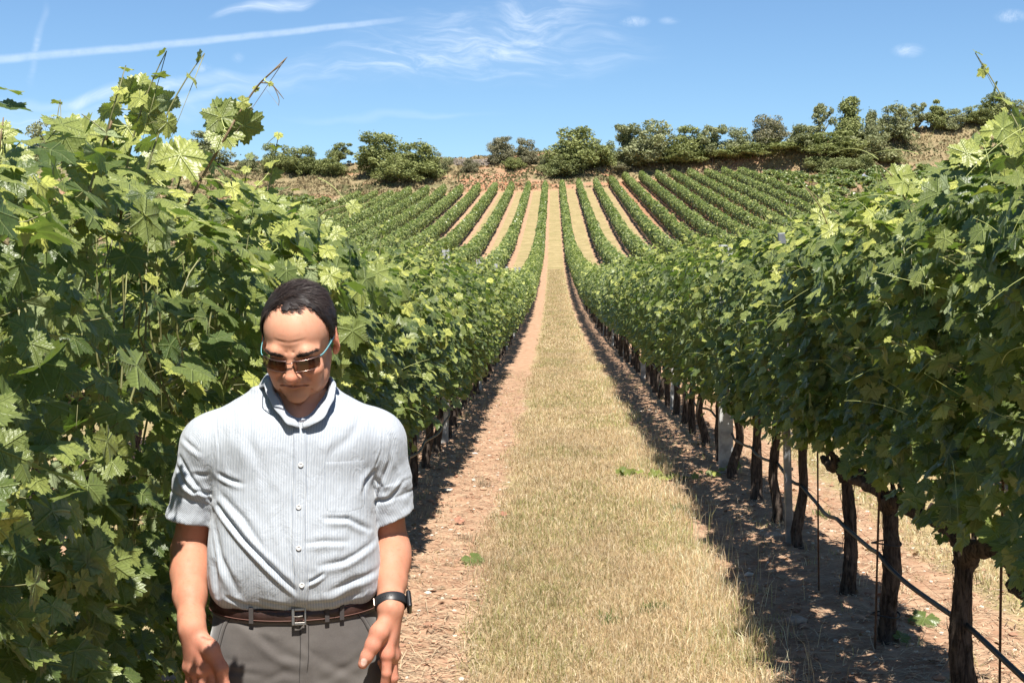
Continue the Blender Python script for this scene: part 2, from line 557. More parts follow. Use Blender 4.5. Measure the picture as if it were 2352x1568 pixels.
# ------------------------------------------------------------------ vine leaves
def leaf_template(kind, seed):
    """a lobed vine leaf, tip along +y, petiole at the origin, unit radius; returns verts, tris"""
    r = np.random.default_rng(seed)
    lobes = [(0, 1.0, 27), (54, 0.90, 24), (-54, 0.90, 24), (108, 0.80, 26), (-108, 0.80, 26), (150, 0.66, 20), (-150, 0.66, 20)]
    if kind == 'hi': n = 52
    elif kind == 'mid': n = 20
    else: n = 7
    if kind == 'lo':
        ang = np.radians([0, 52, 112, 160, -160, -112, -52])
        rad = np.array([1.0, .86, .72, .5, .5, .72, .86])
    else:
        ang = np.linspace(-168, 168, n)
        rad = np.full(n, 0.42)
        for a0, rr, w in lobes:
            j = r.uniform(-4, 4)
            rad = np.maximum(rad, 0.60 + (rr * r.uniform(.93, 1.06) - 0.60) * np.exp(-((ang - a0 - j) / w) ** 2 * 1.4))
        if kind == 'hi':
            rad = rad * (1 + 0.075 * np.where(np.arange(n) % 2, 1, -1)) * r.uniform(0.97, 1.03, n)
        else:
            rad = rad * r.uniform(0.90, 1.10, n)
        ang = np.radians(ang)
    ox, oy = np.sin(ang) * rad, np.cos(ang) * rad
    fold = r.uniform(0.05, 0.45); droop = r.uniform(0.0, 0.45); cup = r.uniform(-0.25, 0.35)
    ph = r.uniform(0, 6.28, 3)

    def bend(x, y):
        rr = np.hypot(x, y)
        z = -fold * np.abs(x) * 0.6 - droop * np.maximum(y, -0.2) ** 2 * 0.8 + cup * rr ** 2 * 0.5
        a = np.arctan2(x, y)
        z = z + rr ** 1.5 * (0.10 * np.sin(3 * a + ph[0]) + 0.07 * np.sin(5 * a + ph[1]))
        return z
    if kind == 'lo':
        v = np.stack([np.r_[0, ox], np.r_[0, oy], bend(np.r_[0, ox], np.r_[0, oy])], 1)
        k = np.arange(1, n + 1)
        f = np.stack([np.zeros(n, int), np.roll(k, -1), k], 1)
        f = f[[i for i in range(n) if i != 3]]
    else:
        step = 2 if kind == 'hi' else 4
        inner = np.arange(0, n, step)
        if inner[-1] != n - 1: inner = np.r_[inner, n - 1]
        ix, iy = ox[inner] * 0.52, oy[inner] * 0.52
        if kind == 'mid':
            ix, iy = ix[:0], iy[:0]
        x = np.r_[0, ix, ox]; y = np.r_[0, iy, oy]
        z = bend(x, y)
        if kind == 'hi':
            z[1:1 + len(inner)] += 0.03 * np.cos(np.degrees(ang[inner]) / 52 * 2 * np.pi)
        v = np.stack([x, y, z], 1)
        f = []
        if kind == 'mid':
            for i in range(n - 1): f.append((0, i + 2, i + 1))
        else:
            m = len(inner)
            for i in range(m - 1):
                f.append((0, i + 2, i + 1))
                a, b = inner[i], inner[i + 1]
                for q in range(a, b):
                    mid_in = i + 1 if (q - a) < (b - a) / 2 else i + 2
                    f.append((mid_in, 1 + m + q + 1, 1 + m + q))
                    if q - a == (b - a) // 2 - 1 or (b - a == 1):
                        f.append((i + 1, i + 2, 1 + m + q + 1))
        f = np.array(f)
    v[:, :2] -= np.array([0, 0.0])
    return v.astype(np.float32), np.asarray(f, np.int32)


TEMPL = {k: [leaf_template(k, 100 + i * 7) for i in range(c)] for k, c in (('hi', 14), ('mid', 10), ('lo', 6))}


def norm(a):
    return a / (np.linalg.norm(a, axis=-1, keepdims=True) + 1e-9)


def leaf_arrays(kind, pos, nrm, tip, size, rnd, young, rng):
    """returns verts, faces, leaf-plane coordinates and colour attribute"""
    T = TEMPL[kind]
    which = rng.integers(0, len(T), len(pos))
    V, Fs, L, A = [], [], [], []
    base = 0
    z = norm(nrm)
    y = tip - z * (tip * z).sum(-1, keepdims=True)
    y = norm(y)
    x = np.cross(y, z)
    for t, (tv, tf) in enumerate(T):
        idx = np.nonzero(which == t)[0]
        if not len(idx): continue
        s = size[idx][:, None, None]
        sx = rng.uniform(0.85, 1.12, len(idx))[:, None, None]
        v = pos[idx][:, None] + s * (tv[None, :, 0:1] * sx * x[idx][:, None] + tv[None, :, 1:2] * y[idx][:, None] + tv[None, :, 2:3] * z[idx][:, None])
        n = len(tv)
        V.append(v.reshape(-1, 3))
        Fs.append((tf[None] + (np.arange(len(idx)) * n)[:, None, None] + base).reshape(-1, 3))
        L.append(np.tile(np.c_[tv[:, :2], np.zeros(n)], (len(idx), 1)))
        a = np.stack([rnd[idx], young[idx], rng.uniform(0, 1, len(idx)), np.ones(len(idx))], 1)
        A.append(np.repeat(a, n, axis=0))
        base += n * len(idx)
    return np.concatenate(V), np.concatenate(Fs), np.concatenate(L), np.concatenate(A)


def leaf_material(name, dark, mid, young, veins=True, trans=0.30, back=(0.27, 0.32, 0.17)):
    m, N = new_mat(name)
    at_ = N.n('ShaderNodeAttribute', attribute_name='lv')
    s = N.n('ShaderNodeSeparateColor', {0: at_.outputs['Color']})
    r, yg, r2 = s.outputs[0], s.outputs[1], s.outputs[2]
    col = N.mix(r, dark, mid)
    col = N.mix(yg, col, young)
    geo = N.n('ShaderNodeNewGeometry')
    nrm_in = None
    if veins:
        lp = N.n('ShaderNodeAttribute', attribute_name='lp')
        sp = N.n('ShaderNodeSeparateXYZ', {0: lp.outputs['Vector']})
        ax = N.m('ABSOLUTE', sp.outputs[0])
        yy = sp.outputs[1]
        dmin = None
        for deg in (0, 50, 108):
            sx, cy = math.sin(math.radians(deg)), math.cos(math.radians(deg))
            cr = N.m('ABSOLUTE', N.m('SUBTRACT', N.m('MULTIPLY', ax, cy), N.m('MULTIPLY', yy, sx)))
            dt = N.m('ADD', N.m('MULTIPLY', ax, sx), N.m('MULTIPLY', yy, cy))
            pen = N.m('MULTIPLY', N.m('LESS_THAN', dt, 0.0), 9.0)
            d_ = N.m('ADD', cr, pen)
            # side veins branch from this main vein
            dmin = d_ if dmin is None else N.m('MINIMUM', dmin, d_)
        main = N.mapr(dmin, 0.050, 0.012)
        # side veins: chevrons along the distance from the main vein
        rad = N.m('SQRT', N.m('ADD', N.m('MULTIPLY', ax, ax), N.m('MULTIPLY', yy, yy)))
        ch = N.m('SUBTRACT', N.m('MULTIPLY', rad, 7.5), N.m('MULTIPLY', dmin, 6.5))
        side = N.mapr(N.m('ABSOLUTE', N.m('SUBTRACT', N.m('FRACT', ch), 0.5)), 0.12, 0.03)
        puck = N.m('ADD', N.m('MULTIPLY', main, 1.0), N.m('MULTIPLY', side, 0.55))
        col = N.mix(N.m('MULTIPLY', main, 0.38), col, (0.30, 0.36, 0.13))
        col = N.mix(N.m('MULTIPLY', side, 0.22), col, (0.24, 0.30, 0.10))
        blot = N.noise(lp.outputs['Vector'], 3.5, 4, 0.6)
        col = N.mix(N.m('MULTIPLY', N.mapr(blot, 0.45, 0.7), 0.35), col, N.mix(0.5, col, (0.20, 0.26, 0.06)))
        bump = N.n('ShaderNodeBump', {'Strength': 0.75, 'Distance': 0.005, 'Height': N.m('ADD', puck, N.m('MULTIPLY', blot, 0.9))})
        nrm_in = bump.outputs[0]
    bk = N.mix(N.m('MULTIPLY', yg, 0.6), back, (0.30, 0.36, 0.12))
    col = N.mix(geo.outputs['Backfacing'], col, bk)
    rough = N.m('ADD', 0.36, N.m('MULTIPLY', geo.outputs['Backfacing'], 0.4))
    p = N.n('ShaderNodeBsdfPrincipled', {'Base Color': col, 'Roughness': rough, 'Specular IOR Level': 0.45})
    tcol = N.mix(0.5, N.mix(r, (0.10, 0.21, 0.02), (0.19, 0.31, 0.035)), N.mix(yg, (0.16, 0.28, 0.03), (0.50, 0.52, 0.07)))
    tr = N.n('ShaderNodeBsdfTranslucent', {'Color': tcol})
    if nrm_in is not None:
        N.set(p, 'Normal', nrm_in)
    mx = N.n('ShaderNodeMixShader', {0: trans, 1: p.outputs[0], 2: tr.outputs[0]})
    out_surface(N, mx)
    return m


M_LEAF = leaf_material('vine_leaf', (0.050, 0.080, 0.022), (0.265, 0.300, 0.080), (0.52, 0.53, 0.12), trans=0.30)
M_LEAF_FAR = leaf_material('vine_leaf_distant', (0.075, 0.108, 0.034), (0.285, 0.310, 0.100), (0.48, 0.50, 0.15), veins=False, trans=0.30)


def bark_material(name, c1, c2, stretch=(40, 40, 7), bump=1.0):
    m, N = new_mat(name)
    co = N.n('ShaderNodeTexCoord').outputs['Object']
    mp = N.n('ShaderNodeMapping', {'Vector': co})
    mp.inputs['Scale'].default_value = stretch
    a = N.noise(mp.outputs[0], 1.5, 6, 0.7, 0.6)
    b = N.noise(co, 18, 4)
    col = N.mix(N.mapr(a, 0.35, 0.66), c1, c2)
    col = N.mix(N.m('MULTIPLY', N.mapr(b, 0.5, 0.7), 0.4), col, tuple(min(1, k * 1.5) for k in c2))
    p = N.n('ShaderNodeBsdfPrincipled', {'Base Color': col, 'Roughness': 0.95, 'Specular IOR Level': 0.15})
    bp = N.n('ShaderNodeBump', {'Strength': bump, 'Distance': 0.008, 'Height': a})
    N.set(p, 'Normal', bp)
    out_surface(N, p)
    return m


M_BARK = bark_material('vine_bark', (0.020, 0.015, 0.013), (0.105, 0.080, 0.064), bump=1.6)
M_CANE = simple_mat('young_cane', (0.20, 0.20, 0.08), 0.5, noise_scale=12, noise_amt=0.3)
M_CANE_BROWN = simple_mat('brown_cane', (0.20, 0.135, 0.065), 0.6, noise_scale=12, noise_amt=0.3)
M_TENDRIL = simple_mat('tendril', (0.46, 0.50, 0.17), 0.5)


def canopy_leaves(rng, n, L=1.12, z0=0.70, z1=2.0, w=0.31, size=(0.046, 0.074), lean=0.0, over=0.0):
    """positions and frames of the leaves of one vine's canopy; x across the row, y along it"""
    y = rng.uniform(-L / 2 - 0.06, L / 2 + 0.06, n)
    u = rng.uniform(0, 1, n) ** 0.92
    side = np.where(rng.uniform(0, 1, n) < 0.5, -1.0, 1.0)
    zlo = z0 + (vnoise(y * 4.5, side * 3.0, 0, 11) - 0.5) * 0.26
    zhi = z1 + (vnoise(y * 3.2, 9.0, 0, 12) - 0.5) * 0.34
    z = zlo + u * (zhi - zlo)
    prof = w * (0.78 - 0.4 * over + (0.24 + over) * sstep(0.0 + 0.3 * (over > 0), 0.5 + 0.25 * (over > 0), u)) * (1 - 0.65 * np.clip((u - 0.74) / 0.26, 0, 1) ** 1.5)
    prof = prof * (0.72 + 0.34 * vnoise(y * 3.8, z * 3.8, side * 5, 21) + 0.42 * vnoise(y * 9.5, z * 9.5, side * 7, 33))
    depth = np.abs(rng.normal(0, 0.28, n))
    inner = rng.uniform(0, 1, n) < 0.22
    depth = np.where(inner, rng.uniform(0.2, 1.0, n), np.minimum(depth, 1))
    x = side * prof * (1 - depth) + lean
    top = np.clip((u - 0.84) / 0.16, 0, 1)
    nr = np.stack([side * rng.uniform(0.35, 1.1, n) * (1 - 0.75 * top), rng.normal(0, 0.42, n), rng.uniform(-0.05, 0.75, n) + 0.9 * top], 1)
    nr = norm(nr + rng.normal(0, 0.30, (n, 3)) + 0.75 * np.array(SUN_VEC) * rng.uniform(0, 1.3, (n, 1)))
    tip = np.stack([side * 0.35 + rng.normal(0, .35, n), rng.normal(0, 0.65, n), -1.0 + 0.9 * top + rng.normal(0, 0.35, n)], 1)
    sz = (size[0] + (size[1] - size[0]) * rng.uniform(0, 1, n) ** 1.3) * (1 - 0.2 * top)
    return np.stack([x, y, z], 1), nr, tip, sz, top, side


def shoot_leaves(base, d, ln, rng, n=9, s0=0.055, s1=0.018, sag=0.0):
    """a cane that leaves the canopy with leaves getting smaller; returns path, leaf frames, young"""
    d = norm(np.asarray(d, float))
    side = norm(np.cross(d, rng.normal(0, 1, 3)))
    t = np.linspace(0, 1, 12)
    path = np.asarray(base, float) + t[:, None] * ln * d + (t ** 2)[:, None] * side * ln * rng.uniform(0.05, 0.25) - (t ** 2)[:, None] * np.array([0, 0, sag * ln])
    k = np.linspace(0.12, 0.98, n)
    pos = np.stack([np.interp(k, t, path[:, i]) for i in range(3)], 1)
    sg = np.where(np.arange(n) % 2, 1.0, -1.0)[:, None]
    out = norm(sg * side + rng.normal(0, 0.35, (n, 3)) + 0.25 * d)
    sz = s0 + (s1 - s0) * k ** 1.2
    pos = pos + out * sz[:, None] * 0.35
    nr = norm(0.7 * np.array([0, 0, 1.0]) + 0.5 * out + rng.normal(0, 0.45, (n, 3)))
    return path, pos, nr, out + np.array([0, 0, -0.35]), sz, np.clip(0.15 + k * 0.75, 0, 1)


def tendril_path(rng, p0, d, ln):
    d = norm(np.asarray(d, float))
    b = norm(np.cross(d, rng.normal(0, 1, 3)))
    t = np.linspace(0, 1, 14)
    c = rng.uniform(-0.5, 0.5)
    return np.asarray(p0) + ln * (t[:, None] * d + (t ** 2)[:, None] * b * c) - (t ** 2)[:, None] * np.array([0, 0, rng.uniform(0.1, 0.6) * ln])


def vine_meshes(lod, seed, shoots=6, limit_x=None, n_leaf=None, tendrils=8, z1=2.0, w=0.36, z0=0.70, lean=0.0, over=0.0):
    """meshes of one vine: trunk with its arms, foliage, canes, tendrils"""
    rng = np.random.default_rng(seed)
    kind = {0: 'hi', 1: 'mid', 2: 'lo'}[lod]
    n = int((n_leaf or {0: 780, 1: 860, 2: 760}[lod]) * (1.0 if lod == 0 else 1.25))
    size = {0: (0.030, 0.072), 1: (0.028, 0.062), 2: (0.036, 0.066)}[lod]
    pos, nr, tip, sz, top, side = canopy_leaves(rng, n, z1=z1, w=w, z0=z0, size=size, lean=lean, over=over)
    rnd = rng.uniform(0, 1, n) ** 1.1
    young = np.where(rng.uniform(0, 1, n) < 0.14 + 0.24 * top, rng.uniform(0.3, 1.0, n), 0.0) * (pos[:, 2] > z0 + 0.35)
    P, Nn, T, S, R_, Y_ = [pos], [nr], [tip], [sz], [rnd], [young]
    canes = Geo(); tend = Geo()
    have_canes = False
    for i in range(shoots):
        y = rng.uniform(-0.5, 0.5)
        sd = rng.choice([-1, 1])
        upright = rng.uniform(0, 1) < 0.7
        if upright:
            b = (sd * rng.uniform(0, 0.22) + lean, y, z1 - 0.18)
            d = (sd * rng.uniform(0, 0.45), rng.normal(0, 0.35), 1.0)
            ln = rng.uniform(0.16, 0.42)
            sag = 0.1
        else:
            b = (sd * w * 0.85 + lean, y, rng.uniform(z0 + 0.4, z1 - 0.2))
            d = (sd * 1.0, rng.normal(0, 0.6), rng.uniform(0.0, 0.8))
            ln = rng.uniform(0.14, 0.30)
            sag = rng.uniform(0.1, 0.5)
        path, p, q, tp, s, yg = shoot_leaves(b, d, ln, rng, n=7 if lod < 2 else 4, s0=0.058, s1=0.018, sag=sag)
        if limit_x is not None and not limit_x(path).all(): continue
        P.append(p); Nn.append(q); T.append(tp); S.append(s); R_.append(rng.uniform(0.3, 1, len(p))); Y_.append(yg * rng.uniform(0.5, 1))
        if lod < 2:
            canes.tube(path, np.linspace(0.0034, 0.0011, len(path)), 5 if lod == 0 else 3, a=rng.uniform())
            have_canes = True
    pos = np.concatenate(P); nr = np.concatenate(Nn); tip = np.concatenate(T); sz = np.concatenate(S); rnd = np.concatenate(R_); young = np.concatenate(Y_)
    if limit_x is not None:
        keep = limit_x(pos)
        pos, nr, tip, sz, rnd, young = [a[keep] for a in (pos, nr, tip, sz, rnd, young)]
    v, f, lp, a = leaf_arrays(kind, pos, nr, tip, sz, rnd, young, rng)
    fol = np_mesh('foliage', v, f, {'lv': ('FLOAT_COLOR', a), 'lp': ('FLOAT_VECTOR', lp)}, True, [M_LEAF if lod < 2 else M_LEAF_FAR])
    if lod < 2:
        # upright canes inside the canopy and leaf stalks
        for i in range(6):
            y = rng.uniform(-0.5, 0.5)
            pts = spline([(lean * .3, y, z0 - 0.0), (rng.normal(0, 0.05) + lean * .6, y + rng.normal(0, .10), z0 + (z1 - z0) * .35), (rng.normal(0, 0.07) + lean * .6, y + rng.normal(0, .14), z0 + (z1 - z0) * .7), (rng.normal(0, 0.08) + lean, y + rng.normal(0, .2), z1 - 0.08)], 14)
            canes.tube(pts, np.linspace(0.0045, 0.002, 14), 5 if lod == 0 else 3)
            have_canes = True
    if lod == 0:
        m = len(pos)
        pick = rng.choice(m, min(m, 420), replace=False)
        for i in pick:
            back = -norm(tip[i]) * 0.3 - nr[i] * 0.5 + np.array([-np.sign(pos[i][0]) * 0.6, 0, -0.25])
            e = pos[i] + norm(back) * rng.uniform(0.03, 0.07)
            mid_ = (e + pos[i]) / 2 + rng.normal(0, 0.006, 3)
            canes.tube(np.array([e, mid_, pos[i]]), 0.0013, 3, caps=False, a=0.8)
    nt = tendrils if lod == 0 else (tendrils // 2 if lod == 1 else 0)
    for i in range(nt):
        sd = rng.choice([-1, 1])
        p0 = (sd * w * rng.uniform(0.8, 1.08) + lean, rng.uniform(-0.5, 0.5), rng.uniform(z0 + 0.2, z1 + 0.05))
        pth = tendril_path(rng, p0, (sd * rng.uniform(0.1, 0.9), rng.normal(0, 0.8), rng.uniform(-0.3, 1.0)), rng.uniform(0.08, 0.26))
        if limit_x is not None and not limit_x(pth).all(): continue
        tend.tube(pth, np.linspace(0.0014, 0.0006, len(pth)), 4 if lod == 0 else 3, caps=False)
    tr = trunk_mesh(lod, rng, 0.66 if z0 > 0.85 else min(z0, 0.72))
    res = {'trunk': tr, 'foliage': fol}
    if have_canes: res['canes'] = canes.mesh('canes', [M_CANE])
    if nt: res['tendrils'] = tend.mesh('tendrils', [M_TENDRIL])
    return res


def trunk_mesh(lod, rng, z0, arm=0.56):
    g = Geo()
    seg = {0: 18, 1: 9, 2: 6}[lod]
    nn = {0: 46, 1: 16, 2: 6}[lod]
    lx, ly = rng.normal(0, 0.018), rng.normal(0, 0.03)
    r0 = rng.uniform(0.025, 0.034)
    path = spline([(rng.normal(0, .02), rng.normal(0, .03), -0.06), (rng.normal(0, .015), rng.normal(0, .02), 0.12), (lx, ly, 0.36), (lx * .4, ly * .3, 0.58), (0, 0, z0 + 0.03)], nn)
    t = np.linspace(0, 1, nn)
    rad = r0 * (1.35 - 0.55 * t + 0.5 * np.exp(-(t / 0.12) ** 2) + 0.45 * np.exp(-((t - 0.97) / 0.10) ** 2)) * (1 + 0.16 * (fbm(t * 6, seg, rng.uniform(0, 50), 3, 3) - 0.5) * 2)

    def barked(pts, rd, tw):
        v, f = tube(pts, rd, seg)
        k = len(pts)
        V = v.reshape(k, seg, 3)
        c = np.asarray(pts)[:, None]
        ang = np.arange(seg) / seg * 2 * np.pi
        s = np.linspace(0, 1, k)[:, None]
        rid = fbm(np.cos(ang + s * tw) * 2.6 + 7, np.sin(ang + s * tw) * 2.6 + 3, s * 5 + rng.uniform(0, 99), 8, 3)
        rid2 = vnoise(np.cos(ang + s * tw) * 7, np.sin(ang + s * tw) * 7, s * 14, 5)
        V = c + (V - c) * (0.66 + 0.58 * rid + 0.34 * rid2)[..., None]
        g.add(V.reshape(-1, 3), f)
        return V
    V = barked(path, rad, rng.uniform(-3, 3))
    top = path[-1]
    for sd in (-1, 1):
        na = {0: 26, 1: 10, 2: 4}[lod]
        ap = spline([top + (0, 0, -0.05), top + (rng.normal(0, .01), sd * 0.10, 0.015), top + (rng.normal(0, .02), sd * 0.30, rng.uniform(-.04, .05)), top + (0, sd * arm, rng.uniform(-.03, .04))], na)
        tt = np.linspace(0, 1, na)
        barked(ap, r0 * (0.95 - 0.36 * tt) * (1 + 0.22 * np.sin(tt * 21 + rng.uniform(0, 6)) ** 2), 2)
        if lod < 2:
            for k in range(4):   # spurs
                q = ap[int(na * (0.25 + 0.2 * k))]
                e = q + np.array([rng.normal(0, .03), rng.normal(0, .03), rng.uniform(.05, .10)])
                g.tube(spline([q, (q + e) / 2 + rng.normal(0, .01, 3), e], 5), np.linspace(0.013, 0.008, 5), 7 if lod == 0 else 4)
    if lod == 0:   # peeling strips of bark
        for k in range(60):
            i = rng.integers(4, nn - 4); j = rng.integers(0, seg)
            p = V[i, j]; o = norm(p - path[i])
            dn = np.array([0, 0, rng.choice([-1, 1]) * rng.uniform(0.03, 0.10)])
            w_ = np.cross(o, [0, 0, 1.0]) * rng.uniform(0.002, 0.005)
            q = p + o * rng.uniform(0.004, 0.016) + dn
            m_ = (p + q) / 2 + o * 0.004
            g.add(np.array([p - w_, p + w_, m_ + w_, m_ - w_, q + w_ * .3, q - w_ * .3]), np.array([[0, 1, 2, 3], [3, 2, 4, 5]]))
    return g.mesh('trunk', [M_BARK])
# ------------------------------------------------------------------ the vines of the near rows
PARTNAME = {'trunk': 'trunk', 'foliage': 'foliage', 'canes': 'cane', 'tendrils': 'tendril'}
ORD = ['', 'first', 'second', 'third', 'fourth', 'fifth', 'sixth', 'seventh', 'eighth', 'ninth', 'tenth', 'eleventh', 'twelfth', 'thirteenth', 'fourteenth', 'fifteenth', 'sixteenth', 'seventeenth', 'eighteenth', 'nineteenth']


def ordinal(n):
    if n < 20: return ORD[n]
    t = ['', '', 'twent', 'thirt', 'fort', 'fift', 'sixt', 'sevent', 'eight', 'ninet'][n // 10]
    return t + 'ieth' if n % 10 == 0 else t + 'y-' + ORD[n % 10]



def place_vine(meshes, x, y, rz=0.0, sz=1.0, label=None, group=None, mirror=1.0, sy=1.0):
    o = empty('grape_vine', (x, y, gz(x, y)), rz)
    o.scale = (mirror, sy, sz)
    tag(o, label, 'grape vine', group)
    for k, me in meshes.items():
        c = bpy.data.objects.new(PARTNAME[k], me)
        if k in ('canes', 'tendrils'): c['kind'] = 'stuff'
        COL.objects.link(c)
        c.parent = o
    return o


def build_near_rows():
    # ---- right row: nearest vines are individual meshes, so the trunks stand where the photograph has them
    right_y = [1.75, 2.85, 3.92, 4.98, 6.12, 7.05, 8.25, 9.15, 10.05]
    rl = ['grape vine at the right edge of the photo, only its leaves in frame',
          'grape vine whose leaves fill the right edge, trunk just out of frame',
          'grape vine with a horizontal arm running out of the right edge of the photo',
          'vine with the thickest shaggy dark trunk, bottom right, stake behind it',
          'vine with the second trunk from the right, slim and tied to a stake',
          'vine with the third trunk from the right, thin stake on its left',
          'vine with the fourth trunk from the right, against a narrow grey post',
          'slim vine trunk just left of the grey post with green leaves at its foot',
          'short sawn-looking vine trunk beside the pale concrete slab post']
    for i, (y, lb) in enumerate(zip(right_y, rl)):
        lean = -0.02 if y < 5 else 0.0
        ms = vine_meshes(0 if y < 8.0 else 1, 500 + i * 13, shoots=9, n_leaf=1450 if y < 8 else 900, z1=[2.12, 2.12, 2.14, 2.10, 2.06, 2.02, 2.0, 2.0, 2.0][i],
                         w=0.31, z0=0.92 if y < 8 else 0.80, tendrils=26, lean=lean, over=0.35 if y < 6.5 else 0.0)
        place_vine(ms, X_RIGHT, y, label=lb, group='vines of the row right of the grass alley')
    # ---- left row
    left_y = [1.15, 2.1, 3.05, 4.25, 5.3, 6.35, 7.4, 8.5, 9.55, 10.6]
    ll = ['leafy grape vine in the lower left corner of the photo, nearest the camera',
          'tall leafy grape vine at the left edge, level with the gap behind the man',
          'grape vine right behind the arm of the man, with large serrated leaves',
          'grape vine low behind the hand of the man, gnarled trunk under dark leaves',
          'grape vine behind the shoulder of the man, left of his head',
          'grape vine directly behind the head of the man',
          'leafy grape vine seen just right of the head of the man',
          'grape vine over the sleeve of the man on the side of the alley',
          'grape vine of the left row whose dark trunk shows beside the elbow of the man',
          'second dark trunk of the left row right of the elbow of the man']

    for i, (y, lb) in enumerate(zip(left_y, ll)):
        yy = y

        def lim(p, yy=yy):   # the man stands close: no leaf inside his sleeve
            wy = p[:, 1] + yy
            return ~((p[:, 0] + X_LEFT > -0.88) & (wy > 2.35) & (wy < 3.3) & (p[:, 2] < 1.75)) & ~((wy < 2.3) & (p[:, 0] + X_LEFT > -0.80) & (p[:, 2] > 0.8) & (wy > 1.6))
        ms = vine_meshes(0 if y < 8.0 else 1, 900 + i * 17, shoots=0 if y < 2.6 else (9 if y < 5.6 else 5), n_leaf=1550 if y < 8 else 950, z1=[1.95, 1.97, 1.98, 1.99, 1.95, 1.86, 1.80, 1.79, 1.82, 1.86][i],
                         w=0.33, z0=0.60 if y < 6 else 0.74, tendrils=24 if y > 2.6 else 0, limit_x=lim, over=0.45 if y < 5.5 else 0.0)
        place_vine(ms, X_LEFT, y, label=lb, group='vines of the row left of the grass alley')
    # ---- the rest of the two rows: shared meshes
    mid = [vine_meshes(1, 2000 + i * 31, shoots=9, n_leaf=900, z0=0.74) for i in range(6)]
    far = [vine_meshes(2, 3000 + i * 31, shoots=4, n_leaf=760, z0=0.74) for i in range(6)]
    rng = np.random.default_rng(5)
    for X, y0, nm in ((X_RIGHT, 11.1, 'right'), (X_LEFT, 11.65, 'left')):
        y = y0
        k = 0
        while y < 96:
            lod = mid if y < 24 else far
            if nm == 'right':
                g = 'vines further up the row right of the grass alley'
            else:
                g = 'vines further up the row left of the grass alley'
            if y < 24:
                lb = '%s vine up the %s alley row, dark trunk under green leaves' % (ordinal(k + 1), nm)
            elif y < 60:
                lb = '%s vine up the %s alley row, in the stretch leading to the slope' % (ordinal(k + 1), nm)
            else:
                lb = '%s vine up the %s alley row, tiny, at the bottom of the slope' % (ordinal(k + 1), nm)
            place_vine(lod[int(rng.integers(0, 6))], X + rng.normal(0, 0.025), y, rz=math.pi * int(rng.integers(0, 2)), sz=rng.uniform(0.94, 1.03) * (1.0 if nm == 'right' else 0.93),
                       label=lb, group=g, sy=rng.choice([-1, 1]) * rng.uniform(0.97, 1.08))
            y += 1.06 + rng.normal(0, 0.05)
            k += 1
    # ---- the rows go on beside and behind the camera; their shadows fall into the picture
    for X, ys, nm in ((X_RIGHT, (0.7, -0.4), 'right'), (X_LEFT, (0.05, -1.0), 'left')):
        for y in ys:
            place_vine(mid[2], X, y, label='grape vine of the %s row beside the photographer, outside the frame' % nm, group='vines beside the photographer')
    # ---- the next row on either side, seen under and through the leaves
    for X, nm in ((X_RIGHT + ROW_GAP, 'right'), (X_LEFT - ROW_GAP, 'left')):
        y = 3.2
        while y < 30:
            place_vine(mid[int(rng.integers(0, 6))] if y < 12 else far[int(rng.integers(0, 6))], X + rng.normal(0, 0.03), y, rz=math.pi * int(rng.integers(0, 2)), sz=rng.uniform(0.92, 1.0),
                       label='grape vine of the second row on the %s, glimpsed behind the first row' % nm, group='vines of the second row on the %s' % nm)
            y += 1.06 + rng.normal(0, 0.05)


def far_row(x, y0, y1, seed, z1=1.9, w=0.37, dens=150, jitter=0.0, gaps=0.0, low=0.58):
    rng = np.random.default_rng(seed)
    n = int((y1 - y0) * dens)
    y = rng.uniform(y0, y1, n)
    a = rng.uniform(-0.18, 1.18, n)          # position round the section: left side, top, right side
    hgt = z1 * (0.90 + 0.16 * vnoise(y * 0.9, seed, 0, 3)) + 0.26 * (vnoise(y * 2.2, seed, 4, 3) - 0.5)
    ww = w * (0.65 + 0.70 * vnoise(y * 1.6, seed + 5, 0, 4))
    ang = math.pi * a
    cx, cz = -np.cos(ang), np.sin(ang)
    X = cx * ww * (np.abs(cx) ** -0.35).clip(0, 1.6) * rng.uniform(0.70, 1.12, n)
    zc = low + (hgt - low) * 0.55
    Z = zc + cz * (hgt - zc)
    Z = Z + (rng.uniform(0, 1, n) < 0.10) * rng.uniform(0, 0.28, n) * (cz > 0.5)
    m = rng.uniform(0, 1, n) < 0.45         # sides all the way down
    Z = np.where(m & (np.abs(cx) > 0.3), rng.uniform(low, 1.3, n), Z)
    X = np.where(m & (np.abs(cx) > 0.3), np.sign(cx) * ww * rng.uniform(0.72, 1.0, n), X)
    if gaps > 0:
        keep = (vnoise(y * 1.1, seed, 9, 6) > gaps)
        X, y, Z, cx, cz = [q[keep] for q in (X, y, Z, cx, cz)]
        n = len(y)
    wx = x + X + (vnoise(y * 0.05, seed, 0, 8) - 0.5) * jitter
    pos = np.stack([wx, y, Z + ground_z(wx, y)], 1)
    nr = norm(np.stack([np.where(Z < 1.3, np.sign(X), cx) * 1.0, rng.normal(0, .5, n), cz * 1.1 + 0.3], 1) + rng.normal(0, 0.45, (n, 3)) + 0.5 * np.array(SUN_VEC))
    tip = rng.normal(0, 1, (n, 3)); tip[:, 2] -= 0.9
    sz = rng.uniform(0.075, 0.17, n)
    v, f, lp, at_ = leaf_arrays('lo', pos, nr, tip, sz, rng.uniform(0, 1, n), (rng.uniform(0, 1, n) < 0.06) * 0.6, rng)
    return v, f, at_


